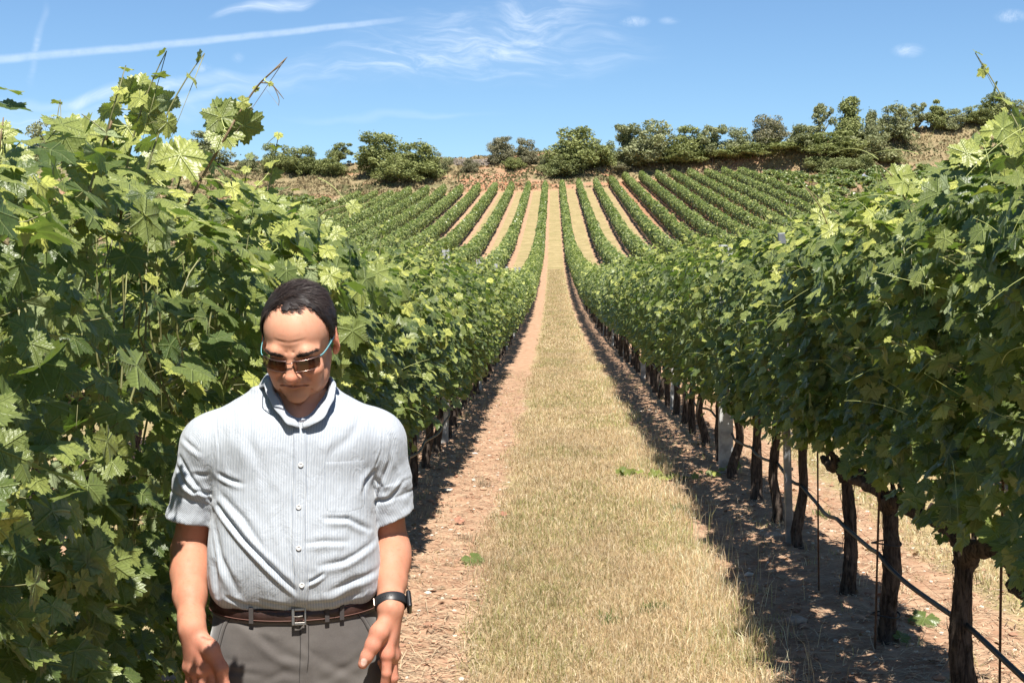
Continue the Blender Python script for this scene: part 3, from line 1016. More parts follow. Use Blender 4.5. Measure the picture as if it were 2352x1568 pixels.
def build_far_rows():
    rng = np.random.default_rng(77)
    right_words = ['first', 'second', 'third', 'fourth', 'fifth', 'sixth', 'seventh', 'eighth', 'ninth', 'tenth', 'eleventh', 'twelfth']
    M_TR = simple_mat('distant_vine_wood', (0.09, 0.065, 0.05), 0.95)
    for side, X0, cnt in ((1, X_RIGHT, 12), (-1, X_LEFT, 12)):
        for k in range(cnt):
            x = X0 + side * ROW_GAP * k
            y0 = 96.0 if k == 0 else (30.0 if k == 1 else max(14.0, 10.0 + 3 * k))
            y1 = float(field_edge(np.array([x]))[0])
            if side > 0 and k >= 4: y1 -= 0.8 * (k - 4)
            gaps = 0.0
            if side < 0 and k >= 9: gaps = 0.30
            hh = 1.66 if not (side < 0 and k >= 9) else 1.35
            # more leaves where the row can be seen
            parts = []
            ycut = max(y0, 60.0)
            if ycut > y0:
                parts.append(far_row(x, y0, ycut, 100 * k + side, dens=90, z1=hh, gaps=gaps))
            parts.append(far_row(x, ycut, y1, 100 * k + side + 7, dens=200, w=0.33, low=0.50, z1=hh, gaps=gaps))
            V, Fa, A = [], [], []
            b = 0
            for v, f, a in parts:
                V.append(v); Fa.append(f + b); A.append(a); b += len(v)
            me = np_mesh('vine_row', np.concatenate(V), np.concatenate(Fa), {'lv': ('FLOAT_COLOR', np.concatenate(A))}, True, [M_LEAF_FAR])
            o = empty('vine_row', (0, 0, 0))
            c = link_mesh('foliage', me, None, o)
            # the woody base of the row, a ragged line of stems as one piece of stuff
            g = Geo()
            ys = np.arange(y0 + 0.5, y1, 1.06)
            zz = ground_z(np.full_like(ys, x), ys)
            for yy, z in zip(ys, zz):
                g.add(*tube(np.array([(x, yy, z - 0.05), (x + rng.normal(0, .03), yy + rng.normal(0, .05), z + 0.8)]), 0.04, 4))
            w_ = link_mesh('stem', g.mesh('stem', [M_TR]), None, o)
            tag(w_, kind='stuff')
            sd = 'right' if side > 0 else 'left'
            lab = '%s long vine row %s of the central alley on the slope' % (right_words[k], 'right' if side > 0 else 'left')
            if side > 0 and k >= 4: lab += ', reddish soil beside it'
            if side < 0 and k >= 9: lab += ', low and patchy'
            tag(o, lab, 'vine row', 'vine rows climbing the slope %s of the alley' % sd)


build_near_rows()
build_far_rows()
# ------------------------------------------------------------------ trees and bushes on the ridge
def crown_material(name, c1, c2, c3):
    m, N = new_mat(name)
    at_ = N.n('ShaderNodeAttribute', attribute_name='lv')
    s = N.n('ShaderNodeSeparateColor', {0: at_.outputs['Color']})
    col = N.mix(s.outputs[0], c1, c2)
    col = N.mix(N.m('MULTIPLY', s.outputs[1], 0.8), col, c3)
    p = N.n('ShaderNodeBsdfPrincipled', {'Base Color': col, 'Roughness': 0.65, 'Specular IOR Level': 0.25})
    tr = N.n('ShaderNodeBsdfTranslucent', {'Color': N.mix(0.5, col, (0.22, 0.27, 0.06))})
    out_surface(N, N.n('ShaderNodeMixShader', {0: 0.22, 1: p.outputs[0], 2: tr.outputs[0]}))
    return m


M_CROWN = {'green': crown_material('crown_green', (0.125, 0.150, 0.050), (0.30, 0.32, 0.115), (0.27, 0.28, 0.12)),
           'grey': crown_material('crown_grey_green', (0.15, 0.17, 0.080), (0.33, 0.34, 0.17), (0.31, 0.31, 0.19)),
           'brown': crown_material('crown_brownish', (0.14, 0.135, 0.080), (0.27, 0.25, 0.15), (0.28, 0.25, 0.17)),
           'light': crown_material('crown_light_green', (0.15, 0.175, 0.065), (0.27, 0.29, 0.12), (0.33, 0.34, 0.16))}
M_TRUNK = bark_material('tree_bark', (0.07, 0.055, 0.042), (0.17, 0.135, 0.10), (6, 6, 1.5))


def crown_mesh(seed, kind='round', n=5200, leaf=0.034):
    """a crown in a unit box: x,y in -.5...5, z 0..1; clumps of leaf-sized faces on several lobes with gaps between"""
    rng = np.random.default_rng(seed)
    lobes = []
    if kind == 'round':
        for i in range(34):
            a = rng.uniform(0, 6.28); z = rng.uniform(0.08, 0.90)
            r = rng.uniform(0.15, 0.40) * math.sqrt(max(0.05, 1 - ((z - 0.38) / 0.60) ** 2))
            lobes.append((r * math.cos(a), r * math.sin(a), z, rng.uniform(0.06, 0.145)))
        lobes.append((0, 0, 0.42, 0.27)); lobes.append((0.1, 0.05, 0.3, 0.25)); lobes.append((-0.1, 0.0, 0.35, 0.25))
    elif kind == 'tall':
        for i in range(16):
            z = rng.uniform(0.15, 0.93); a = rng.uniform(0, 6.28); r = rng.uniform(0.0, 0.32) * (1.05 - z)
            lobes.append((r * math.cos(a), r * math.sin(a), z, rng.uniform(0.09, 0.17) * (1.15 - 0.4 * z)))
        lobes.append((0, 0, 0.40, 0.24))
    elif kind == 'sparse':
        for i in range(34):
            z = rng.uniform(0.22, 0.92); a = rng.uniform(0, 6.28); r = rng.uniform(0.02, 0.40) * (1.1 - 0.5 * z)
            lobes.append((r * math.cos(a), r * math.sin(a), z, rng.uniform(0.05, 0.10)))
    else:   # bush
        for i in range(30):
            a = rng.uniform(0, 6.28); r = rng.uniform(0.1, 0.40); z = rng.uniform(0.05, 0.86) * (1.18 - r)
            lobes.append((r * math.cos(a), r * math.sin(a), z, rng.uniform(0.08, 0.16)))
        lobes.append((0, 0, 0.35, 0.32))
    lobes = np.array(lobes)
    wgt = lobes[:, 3] ** 2; wgt /= wgt.sum()
    L = rng.choice(len(lobes), n, p=wgt)
    d = norm(rng.normal(0, 1, (n, 3)))
    # sub-clumps on each lobe
    sub = fbm(d[:, 0] * 2.6 + L * 3.1, d[:, 1] * 2.6, d[:, 2] * 2.6 + L, seed, 3)
    rr = lobes[L, 3] * (0.55 + 0.75 * sub) * rng.uniform(0.70, 1.15, n)
    pos = lobes[L, :3] + d * rr[:, None]
    keep = pos[:, 2] > 0.0
    # cut holes through the volume
    hole = vnoise(pos[:, 0] * 6, pos[:, 1] * 6, pos[:, 2] * 6, seed + 3) > (0.22 if kind != 'sparse' else 0.3)
    keep &= hole
    # stray leaves on the outline
    st = rng.uniform(0, 1, n) < 0.10
    pos[st] += rng.normal(0, 0.03, (st.sum(), 3))
    pos, d, L, sub = pos[keep], d[keep], L[keep], sub[keep]
    n = len(pos)
    nr = norm(d * 0.9 + rng.normal(0, 0.8, (n, 3)))
    t = norm(np.cross(nr, rng.normal(0, 1, (n, 3))))
    b = np.cross(nr, t)
    s = (leaf * rng.uniform(0.45, 1.15, n))[:, None]
    v = np.stack([pos - t * s * .5 - b * s * .35, pos + t * s * .5 - b * s * .2, pos + t * s * .3 + b * s * .5, pos - t * s * .4 + b * s * .35], 1).reshape(-1, 3)
    f = np.arange(n * 4).reshape(-1, 4)
    lobe_c = rng.uniform(0, 1, len(lobes))[L]
    a = np.stack([np.clip(0.55 * rng.uniform(0, 1, n) + 0.45 * lobe_c, 0, 1), (rng.uniform(0, 1, n) < 0.2) * rng.uniform(0, 1, n), sub, np.ones(n)], 1)
    me = np_mesh('crown', v, f, {'lv': ('FLOAT_COLOR', np.repeat(a, 4, axis=0))}, False)
    # limbs reaching to the lobes
    g = Geo()
    base = np.array([0, 0, -0.06])
    fork = np.array([rng.normal(0, .02), rng.normal(0, .02), 0.12 if kind != 'bush' else 0.03])
    g.tube(spline([base, (base + fork) / 2 + rng.normal(0, .006, 3), fork], 6), np.linspace(0.030, 0.022, 6), 7)
    for l in lobes[:11]:
        e = l[:3] + np.array([0, 0, l[3] * 0.3])
        m_ = fork + (e - fork) * 0.5 + rng.normal(0, .03, 3)
        g.tube(spline([fork, m_, e], 6), np.linspace(0.014, 0.004, 6), 5)
    return me, g.mesh('trunk', [M_TRUNK])


CROWNS = {}


def crown_set(kind, i, mat):
    key = (kind, i, mat)
    if key not in CROWNS:
        n = {'round': 10500, 'tall': 9500, 'sparse': 6500, 'bush': 8500}[kind]
        me, tr = crown_mesh(400 + i * 19 + hash(kind) % 7 * 0 + len(kind) * 101, kind, n)
        me.materials.append(M_CROWN[mat])
        CROWNS[key] = (me, tr)
    return CROWNS[key]


def put_tree(px, top, base, w, dist, kind, var, mat, label, cat='tree', group=None, rot=0.0):
    """the crown spans px-w/2..px+w/2 and base..top in the photograph when it stands at this distance"""
    far = dist
    for dist in np.arange(216.0, far + 14.0, 0.5):       # stand it where the ground meets its foot in the photograph
        p = at(px, base, dist)
        g0 = gz(p.x, dist)
        if g0 >= p.z: break
    dist = float(dist)
    h = at(px, top, dist).z - g0
    wm = (1.14 if px < 1420 else 1.28) * w * dist / F_PX
    o = empty('tree' if cat == 'tree' else 'bush', (p.x, dist, g0 - 0.1), rot)
    me, tr = crown_set(kind, var, mat)
    sc = (wm / 0.86, wm / 0.86, h / 0.97)
    c = link_mesh('crown', me, None, o); c.scale = sc
    t = link_mesh('trunk', tr, None, o); t.scale = sc
    tag(o, label, cat, group)


def build_trees():
    G = 'trees and bushes along the ridge'
    L = [
        (112, 272, 372, 105, 236, 'round', 0, 'grey', 'dark ragged tree far left on the ridge, behind the tall vine shoots', 'tree'),
        (262, 296, 372, 95, 238, 'round', 1, 'brown', 'dark tree on the ridge half hidden by the upright vine shoot on the left', 'tree'),
        (458, 302, 378, 120, 238, 'round', 2, 'grey', 'broad olive-green tree on the ridge below the second vine shoot', 'tree'),
        (572, 350, 392, 44, 236, 'bush', 0, 'grey', 'small round bush left of the dry grass gap on the ridge', 'bush'),
        (635, 328, 398, 72, 231, 'round', 3, 'green', 'rounded dark green tree at the left end of the first clump on the ridge', 'tree'),
        (697, 338, 404, 90, 229, 'round', 4, 'green', 'middle tree of the low dark green clump on the left of the ridge', 'tree'),
        (757, 344, 405, 74, 229, 'bush', 1, 'green', 'right-hand round bush of the low dark green clump on the left of the ridge', 'bush'),
        (778, 328, 386, 78, 240, 'sparse', 0, 'light', 'pale thin-leaved tree rising behind the low clump on the left', 'tree'),
        (878, 303, 402, 128, 231, 'round', 5, 'green', 'big broad tree left of the centre of the ridge, tallest of its clump', 'tree'),
        (955, 326, 412, 110, 228, 'round', 6, 'green', 'wide dark green tree leaning on the right side of the big broad tree', 'tree'),
        (928, 350, 420, 120, 226, 'bush', 2, 'green', 'low dense bush in front of the big broad tree at the field edge', 'bush'),
        (1012, 350, 398, 52, 232, 'bush', 3, 'grey', 'small bush at the right end of the big tree clump', 'bush'),
        (1153, 312, 376, 66, 231, 'round', 7, 'brown', 'brownish round tree standing alone above the red bank, left of a pair', 'tree'),
        (1209, 319, 378, 56, 232, 'round', 8, 'brown', 'smaller brownish tree above the red bank, right of a pair', 'tree'),
        (1180, 356, 389, 48, 227, 'bush', 4, 'green', 'little green bush at the foot of the pair of brownish trees', 'bush'),
        (1252, 352, 378, 26, 231, 'bush', 0, 'grey', 'tiny grey bush on the pale crest just left of the big green tree', 'bush'),
        (1330, 291, 392, 132, 228, 'round', 9, 'green', 'big green tree above the top of the central alley', 'tree'),
        (1382, 318, 384, 70, 229, 'round', 3, 'green', 'right shoulder tree merged with the big green tree above the alley', 'tree'),
        (1300, 352, 406, 96, 222, 'bush', 5, 'light', 'leafy bush at the foot of the big green tree on the red bank', 'bush'),
        (1440, 284, 378, 84, 236, 'sparse', 1, 'grey', 'greyish feathery tree right of the big green tree', 'tree'),
        (1490, 274, 384, 112, 233, 'round', 10, 'grey', 'tall grey-green tree with a domed top above the red rows', 'tree'),
        (1455, 330, 382, 90, 230, 'bush', 6, 'grey', 'dense bush under the greyish feathery tree', 'bush'),
        (1592, 287, 372, 92, 234, 'round', 2, 'green', 'bushy tree with a flat top right of the domed grey-green tree', 'tree'),
        (1638, 288, 372, 72, 236, 'sparse', 2, 'grey', 'thin-topped tree behind the bushy flat-topped one', 'tree'),
        (1570, 330, 378, 110, 231, 'bush', 7, 'green', 'low dark bush above the first red strips', 'bush'),
        (1692, 294, 370, 62, 235, 'round', 4, 'grey', 'narrow tree between the flat-topped tree and the brown-topped one', 'tree'),
        (1660, 328, 368, 110, 232, 'bush', 1, 'green', 'wide low bush joining the trees above the red strips', 'bush'),
        (1770, 262, 345, 78, 238, 'round', 11, 'brown', 'brownish round-headed tree rising above the dark belt on the right', 'tree'),
        (1745, 318, 362, 130, 232, 'bush', 2, 'green', 'dark bush belt below the brownish round-headed tree', 'bush'),
        (1850, 286, 350, 90, 236, 'round', 5, 'grey', 'rounded tree left of the tallest tree of the ridge', 'tree'),
        (1885, 238, 330, 56, 238, 'sparse', 3, 'grey', 'spindly leaning tree with open branches beside the tallest tree', 'tree'),
        (1950, 222, 340, 92, 236, 'tall', 0, 'green', 'tallest dark tree on the right of the ridge', 'tree'),
        (1900, 292, 366, 140, 231, 'bush', 5, 'green', 'big dark bush at the foot of the tallest tree', 'bush'),
        (2000, 254, 350, 60, 235, 'tall', 1, 'grey', 'narrow pointed tree touching the tallest tree on its right', 'tree'),
        (1990, 300, 372, 110, 231, 'bush', 3, 'grey', 'olive bush spilling down the slope right of the tallest tree', 'bush'),
        (2050, 240, 330, 84, 237, 'round', 6, 'grey', 'round tree on the right ridge before the gap of dry grass', 'tree'),
        (2108, 236, 306, 58, 240, 'sparse', 0, 'grey', 'slender tree with thin stems on the right ridge', 'tree'),
        (2150, 230, 302, 62, 240, 'tall', 2, 'green', 'upright bushy tree right of the slender one', 'tree'),
        (2185, 250, 300, 54, 241, 'round', 8, 'grey', 'small round tree at the end of the right ridge group', 'tree'),
        (2240, 241, 292, 56, 242, 'round', 0, 'green', 'dark tree left of the last ridge trees at the right edge', 'tree'),
        (2285, 212, 290, 66, 242, 'round', 7, 'green', 'highest tree near the right edge of the photo', 'tree'),
        (2338, 228, 300, 84, 241, 'round', 10, 'grey', 'tree at the right edge of the photo on the ridge', 'tree'),
        (1955, 350, 412, 92, 216, 'bush', 4, 'light', 'pale green rounded bush on the slope below the right trees', 'bush'),
        (1880, 356, 396, 70, 220, 'bush', 6, 'light', 'low green bush between the bush vines and the dark belt', 'bush'),
        (2040, 340, 380, 60, 226, 'bush', 1, 'light', 'scrubby bush on the bare slope at the right', 'bush'),
        (1080, 362, 396, 40, 224, 'bush', 7, 'brown', 'dry brown bush on the red bank left of the brownish pair', 'bush'),
        (1420, 372, 400, 44, 222, 'bush', 2, 'brown', 'greyish dry bush beside the inner end of the long red rows', 'bush'),
    ]
    for i, (px, top, base, w, dist, kind, var, mat, lb, cat) in enumerate(L):
        put_tree(px, top, base, w, dist, kind, var, mat, lb, cat, G, rot=(i * 2.4) % 6.28)
    # bush vines planted on the slope at the right and at the left of the trellised rows
    bv = [crown_mesh(900 + i, 'bush', 420, 0.20) for i in range(4)]
    for me, tr in bv: me.materials.append(M_LEAF_FAR)
    rng = np.random.default_rng(42)
    for (x0, x1, y0, y1, dx, dy, nm) in ((33.5, 64, 150, 222, 3.0, 4.2, 'right'), (-62, -33.5, 165, 210, 3.0, 3.4, 'left')):
        for x in np.arange(x0, x1, dx):
            for y in np.arange(y0, y1, dy):
                if rng.uniform() < 0.16: continue
                if nm == 'right' and y > 222 - (x - 33) * 0.55: continue
                X = x + rng.normal(0, .35) + (y - y0) * 0.02; Y = y + rng.normal(0, .5)
                o = empty('bush_vine', (X, Y, gz(X, Y) - 0.05), rng.uniform(0, 6.28))
                s = rng.uniform(1.9, 3.0); h = rng.uniform(1.1, 1.6)
                o.scale = (s, s, h)
                me, tr = bv[int(rng.integers(0, 4))]
                link_mesh('foliage', me, None, o)
                tag(o, 'low round bush vine in the patch %s of the long rows' % nm, 'bush vine', 'free-standing bush vines on the %s slope' % nm)


build_trees()


def build_scrub():
    """dry grass, herbs and scrub on the banks above the field: one mass"""
    rng = np.random.default_rng(19)
    V, A = [], []
    n = 95000
    x = rng.uniform(-75, 95, n); y = rng.uniform(212, 262, n) ** 1.0
    e = field_edge(x)
    dens = vnoise(x * 0.35, y * 0.5, 0, 61)
    keep = (y > e + 1.0) & (dens > 0.24)
    side = ((x > 32.5) | (x < -32.0))
    m = 26000
    x2 = np.where(rng.uniform(0, 1, m) < 0.6, rng.uniform(33, 95, m), rng.uniform(-80, -33, m)); y2 = rng.uniform(120, 230, m)
    k2 = vnoise(x2 * 0.3, y2 * 0.3, 0, 63) > 0.45
    x = np.r_[x[keep], x2[k2]]; y = np.r_[y[keep], y2[k2]]
    n = len(x)
    z = ground_z(x, y)
    h = rng.uniform(0.10, 0.42, n) * (0.5 + vnoise(x * .4, y * .4, 0, 66))
    w = rng.uniform(0.25, 0.70, n)
    a = rng.uniform(0, 6.28, n)
    dx, dy = np.cos(a) * w / 2, np.sin(a) * w / 2
    lx, ly = rng.normal(0, .12, n), rng.normal(0, .12, n)
    v = np.stack([np.stack([x - dx, y - dy, z - .05], 1), np.stack([x + dx, y + dy, z - .05], 1),
                  np.stack([x + dx * .5 + lx, y + dy * .5 + ly, z + h], 1), np.stack([x - dx * .3 + lx, y - dy * .3 + ly, z + h * .8], 1)], 1).reshape(-1, 3)
    g = sstep(0.45, 0.62, vnoise(x * 0.22, y * 0.3, 0, 64))
    c1 = np.array([0.46, 0.365, 0.20]); c2 = np.array([0.17, 0.175, 0.075]); c3 = np.array([0.27, 0.20, 0.11])
    t = (g * 0.8 + 0.25 * rng.uniform(0, 1, n)).clip(0, 1)[:, None]
    c = c1 * (1 - t) + c2 * t
    r = (rng.uniform(0, 1, n) < 0.2)[:, None]
    c = np.where(r, c3, c) * rng.uniform(0.75, 1.15, (n, 1))
    me = np_mesh('scrub', v, np.arange(n * 4).reshape(-1, 4), {'col': ('FLOAT_COLOR', np.repeat(np.c_[c, np.ones(n)], 4, axis=0))}, False, [attr_material('scrub_blades')])
    o = link_mesh('scrub', me)
    tag(o, 'dry grass and low scrub on the banks below the ridge trees', 'scrub', kind='stuff')


def attr_material(name, trans=0.25, rough=0.8):
    m, N = new_mat(name)
    a = N.mix(1.0, N.n('ShaderNodeAttribute', attribute_name='col').outputs['Color'], (0.8, 0.8, 0.8), 'MULTIPLY')
    p = N.n('ShaderNodeBsdfPrincipled', {'Base Color': a, 'Roughness': rough, 'Specular IOR Level': 0.2})
    t = N.n('ShaderNodeBsdfTranslucent', {'Color': a})
    out_surface(N, N.n('ShaderNodeMixShader', {0: trans, 1: p.outputs[0], 2: t.outputs[0]}))
    return m


build_scrub()


def build_stone_wall():
    """the short dry stone wall on the bank left of the brownish trees"""
    rng = np.random.default_rng(14)
    m = simple_mat('dry_stone', (0.33, 0.28, 0.23), 0.95, noise_scale=3, noise_amt=0.4, bump=0.5, bump_scale=8)
    a = at(1036, 388, 226.0); b = at(1122, 384, 226.0)
    x0, x1 = a.x, b.x
    g = Geo()
    z0 = gz((x0 + x1) / 2, 226.0)
    x = x0
    for course in range(5):
        x = x0 + rng.uniform(0, 0.3)
        while x < x1:
            w = rng.uniform(0.25, 0.6)
            zb = gz(x, 226.0) + course * 0.24
            g.box((x - x0, rng.normal(0, .04), zb - z0 + 0.05), (w * .94, 0.5, 0.22 * rng.uniform(.8, 1.0)), rot=Matrix.Rotation(rng.normal(0, .05), 3, 'Y'))
            x += w
    o = link_mesh('stone_wall', g.mesh('stone_wall', [m], smooth=False), None, None, (x0, 226.0, z0))
    tag(o, 'short grey dry stone wall on the crest between the big clump and the brownish trees', 'wall')


build_stone_wall()
# ------------------------------------------------------------------ dry grass of the alley, litter, stones
def near_z(x, y):
    """the ground with its clods, as built"""
    x = np.asarray(x, float); y = np.asarray(y, float)
    near = sstep(40, 12, y) * sstep(6, 3, np.abs(x))
    ridge = np.exp(-((x - X_RIGHT) / 0.3) ** 2) + np.exp(-((x - X_LEFT) / 0.3) ** 2)
    return ground_z(x, y) + near * ((fbm(x * 7, y * 7, 0, 3, 4) - 0.5) * 0.035 + (fbm(x * 22, y * 22, 0, 9, 3) - 0.5) * 0.022 + 0.045 * ridge)


def grass_blades(rng, x, y, h, w, lie, col):
    n = len(x)
    z = near_z(x, y) - 0.006
    a = rng.uniform(0, 2 * np.pi, n)
    fx, fy = np.cos(a), np.sin(a)           # width direction
    b = rng.uniform(0, 2 * np.pi, n)
    L = lie * h
    dx, dy = np.cos(b) * L, np.sin(b) * L
    up = h * np.sqrt(np.clip(1 - lie ** 2, 0.02, 1))
    p0 = np.stack([x, y, z], 1)
    wv = np.stack([fx, fy, np.zeros(n)], 1) * (w / 2)[:, None]
    mid = p0 + np.stack([dx * .35, dy * .35, up * .62], 1)
    tip = p0 + np.stack([dx, dy, up * (1 - 0.25 * lie)], 1)
    v = np.stack([p0 - wv, p0 + wv, mid + wv * .8, mid - wv * .8, tip], 1).reshape(-1, 3)
    k = np.arange(n)[:, None] * 5
    return v, [k + np.array([[0, 1, 2, 3]]), k + np.array([[3, 2, 4]])], np.repeat(np.c_[col, np.ones(n)], 5, axis=0)


def straw_colour(rng, x, y, green=1.0):
    n = len(x)
    g = sstep(0.46, 0.60, fbm(x * 1.6, y * 1.0, 0, 71, 3)) * green
    c1 = np.array([0.80, 0.64, 0.38]); c2 = np.array([0.60, 0.44, 0.25]); c3 = np.array([0.42, 0.41, 0.17]); c4 = np.array([0.90, 0.78, 0.52])
    t = rng.uniform(0, 1, n)[:, None]
    c = c1 * (1 - t) + c2 * t
    c = np.where(rng.uniform(0, 1, n)[:, None] < 0.28, c4, c)
    gm = (rng.uniform(0, 1, n) < 0.07 + 0.33 * g)[:, None]
    c = np.where(gm, c3 * (0.8 + 0.5 * t), c) * np.array([1.06, 1.0, 1.0])
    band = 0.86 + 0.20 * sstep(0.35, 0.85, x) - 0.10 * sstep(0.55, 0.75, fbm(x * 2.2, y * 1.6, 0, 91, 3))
    return np.clip(c * rng.uniform(0.86, 1.2, (n, 1)) * band[:, None] * np.array([0.97, 1.0, 1.03]), 0, .95)


def build_grass():
    rng = np.random.default_rng(23)
    V, F4, F3, C = [], [], [], []
    base = 0
    M = attr_material('dry_grass_blades', 0.42, 0.75)

    def put(x, y, h, w, lie, col):
        nonlocal base
        v, (f4, f3), c = grass_blades(rng, x, y, h, w, lie, col)
        V.append(v); F4.append(f4 + base); F3.append(f3 + base); C.append(c); base += len(v)
    for (xa, xb, ya, yb, d, hs, wd) in ((-0.62, 1.16, 5.0, 9.0, 13000, 0.066, 0.0038), (-0.62, 1.16, 9.0, 15.0, 7500, 0.064, 0.0052), (-0.56, 1.08, 15.0, 32.0, 2600, 0.058, 0.008),
                                        (-0.50, 1.00, 32.0, 100.0, 560, 0.065, 0.018), (2.05, 3.75, 6.0, 24.0, 2300, 0.06, 0.006), (-3.1, -1.7, 3.5, 14.0, 2300, 0.06, 0.006)):
        n = int((xb - xa) * (yb - ya) * d)
        x = rng.uniform(xa, xb, n); y = rng.uniform(ya, yb, n)
        e1 = xa + 0.24 + (fbm(y * 1.1, 3.3, 0, 81, 4) - 0.5) * 0.42
        e2 = xb - 0.20 + (fbm(y * 1.1, 7.7, 0, 82, 4) - 0.5) * 0.42
        inside = np.minimum(x - e1, e2 - x)
        keep = rng.uniform(0, 1, n) < sstep(-0.10, 0.10, inside) * (0.55 + 0.75 * fbm(x * 5, y * 5, 0, 83, 3)).clip(0, 1)
        x, y = x[keep], y[keep]
        n = len(x)
        tall = 1 + 0.9 * sstep(0.45, 1.0, x) * (xa < 0) * (x < 1.3) * rng.uniform(0, 1, n)
        h = hs * rng.uniform(0.45, 1.25, n) * tall
        lie = np.clip(rng.normal(0.62, 0.25, n) - 0.25 * (tall - 1), 0.05, 0.97)
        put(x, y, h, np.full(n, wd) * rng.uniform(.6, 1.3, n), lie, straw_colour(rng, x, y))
    # thin tufts scattered over the bare soil strips
    n = 380
    cx = np.where(rng.uniform(0, 1, n) < 0.5, rng.uniform(-1.3, -0.4, n), rng.uniform(0.9, 2.1, n)); cy = rng.uniform(5, 24, n)
    k = 14
    x = (cx[:, None] + rng.normal(0, 0.03, (n, k))).ravel(); y = (cy[:, None] + rng.normal(0, 0.03, (n, k))).ravel()
    m = len(x)
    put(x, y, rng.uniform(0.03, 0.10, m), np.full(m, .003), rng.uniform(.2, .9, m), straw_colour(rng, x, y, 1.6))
    # long dry stalks along the right-hand edge of the strip
    n = 420
    x = rng.normal(0.98, 0.12, n); y = rng.uniform(5.2, 14, n)
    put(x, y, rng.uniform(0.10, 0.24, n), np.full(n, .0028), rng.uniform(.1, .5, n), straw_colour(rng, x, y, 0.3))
    V = np.concatenate(V)
    me = np_mesh('dry_grass', V, [np.concatenate(F4), np.concatenate(F3)], {'col': ('FLOAT_COLOR', np.concatenate(C))}, False, [M])
    tag(link_mesh('dry_grass', me), 'mown straw-coloured grass down the middle of the alley between the vines', 'grass', kind='stuff')


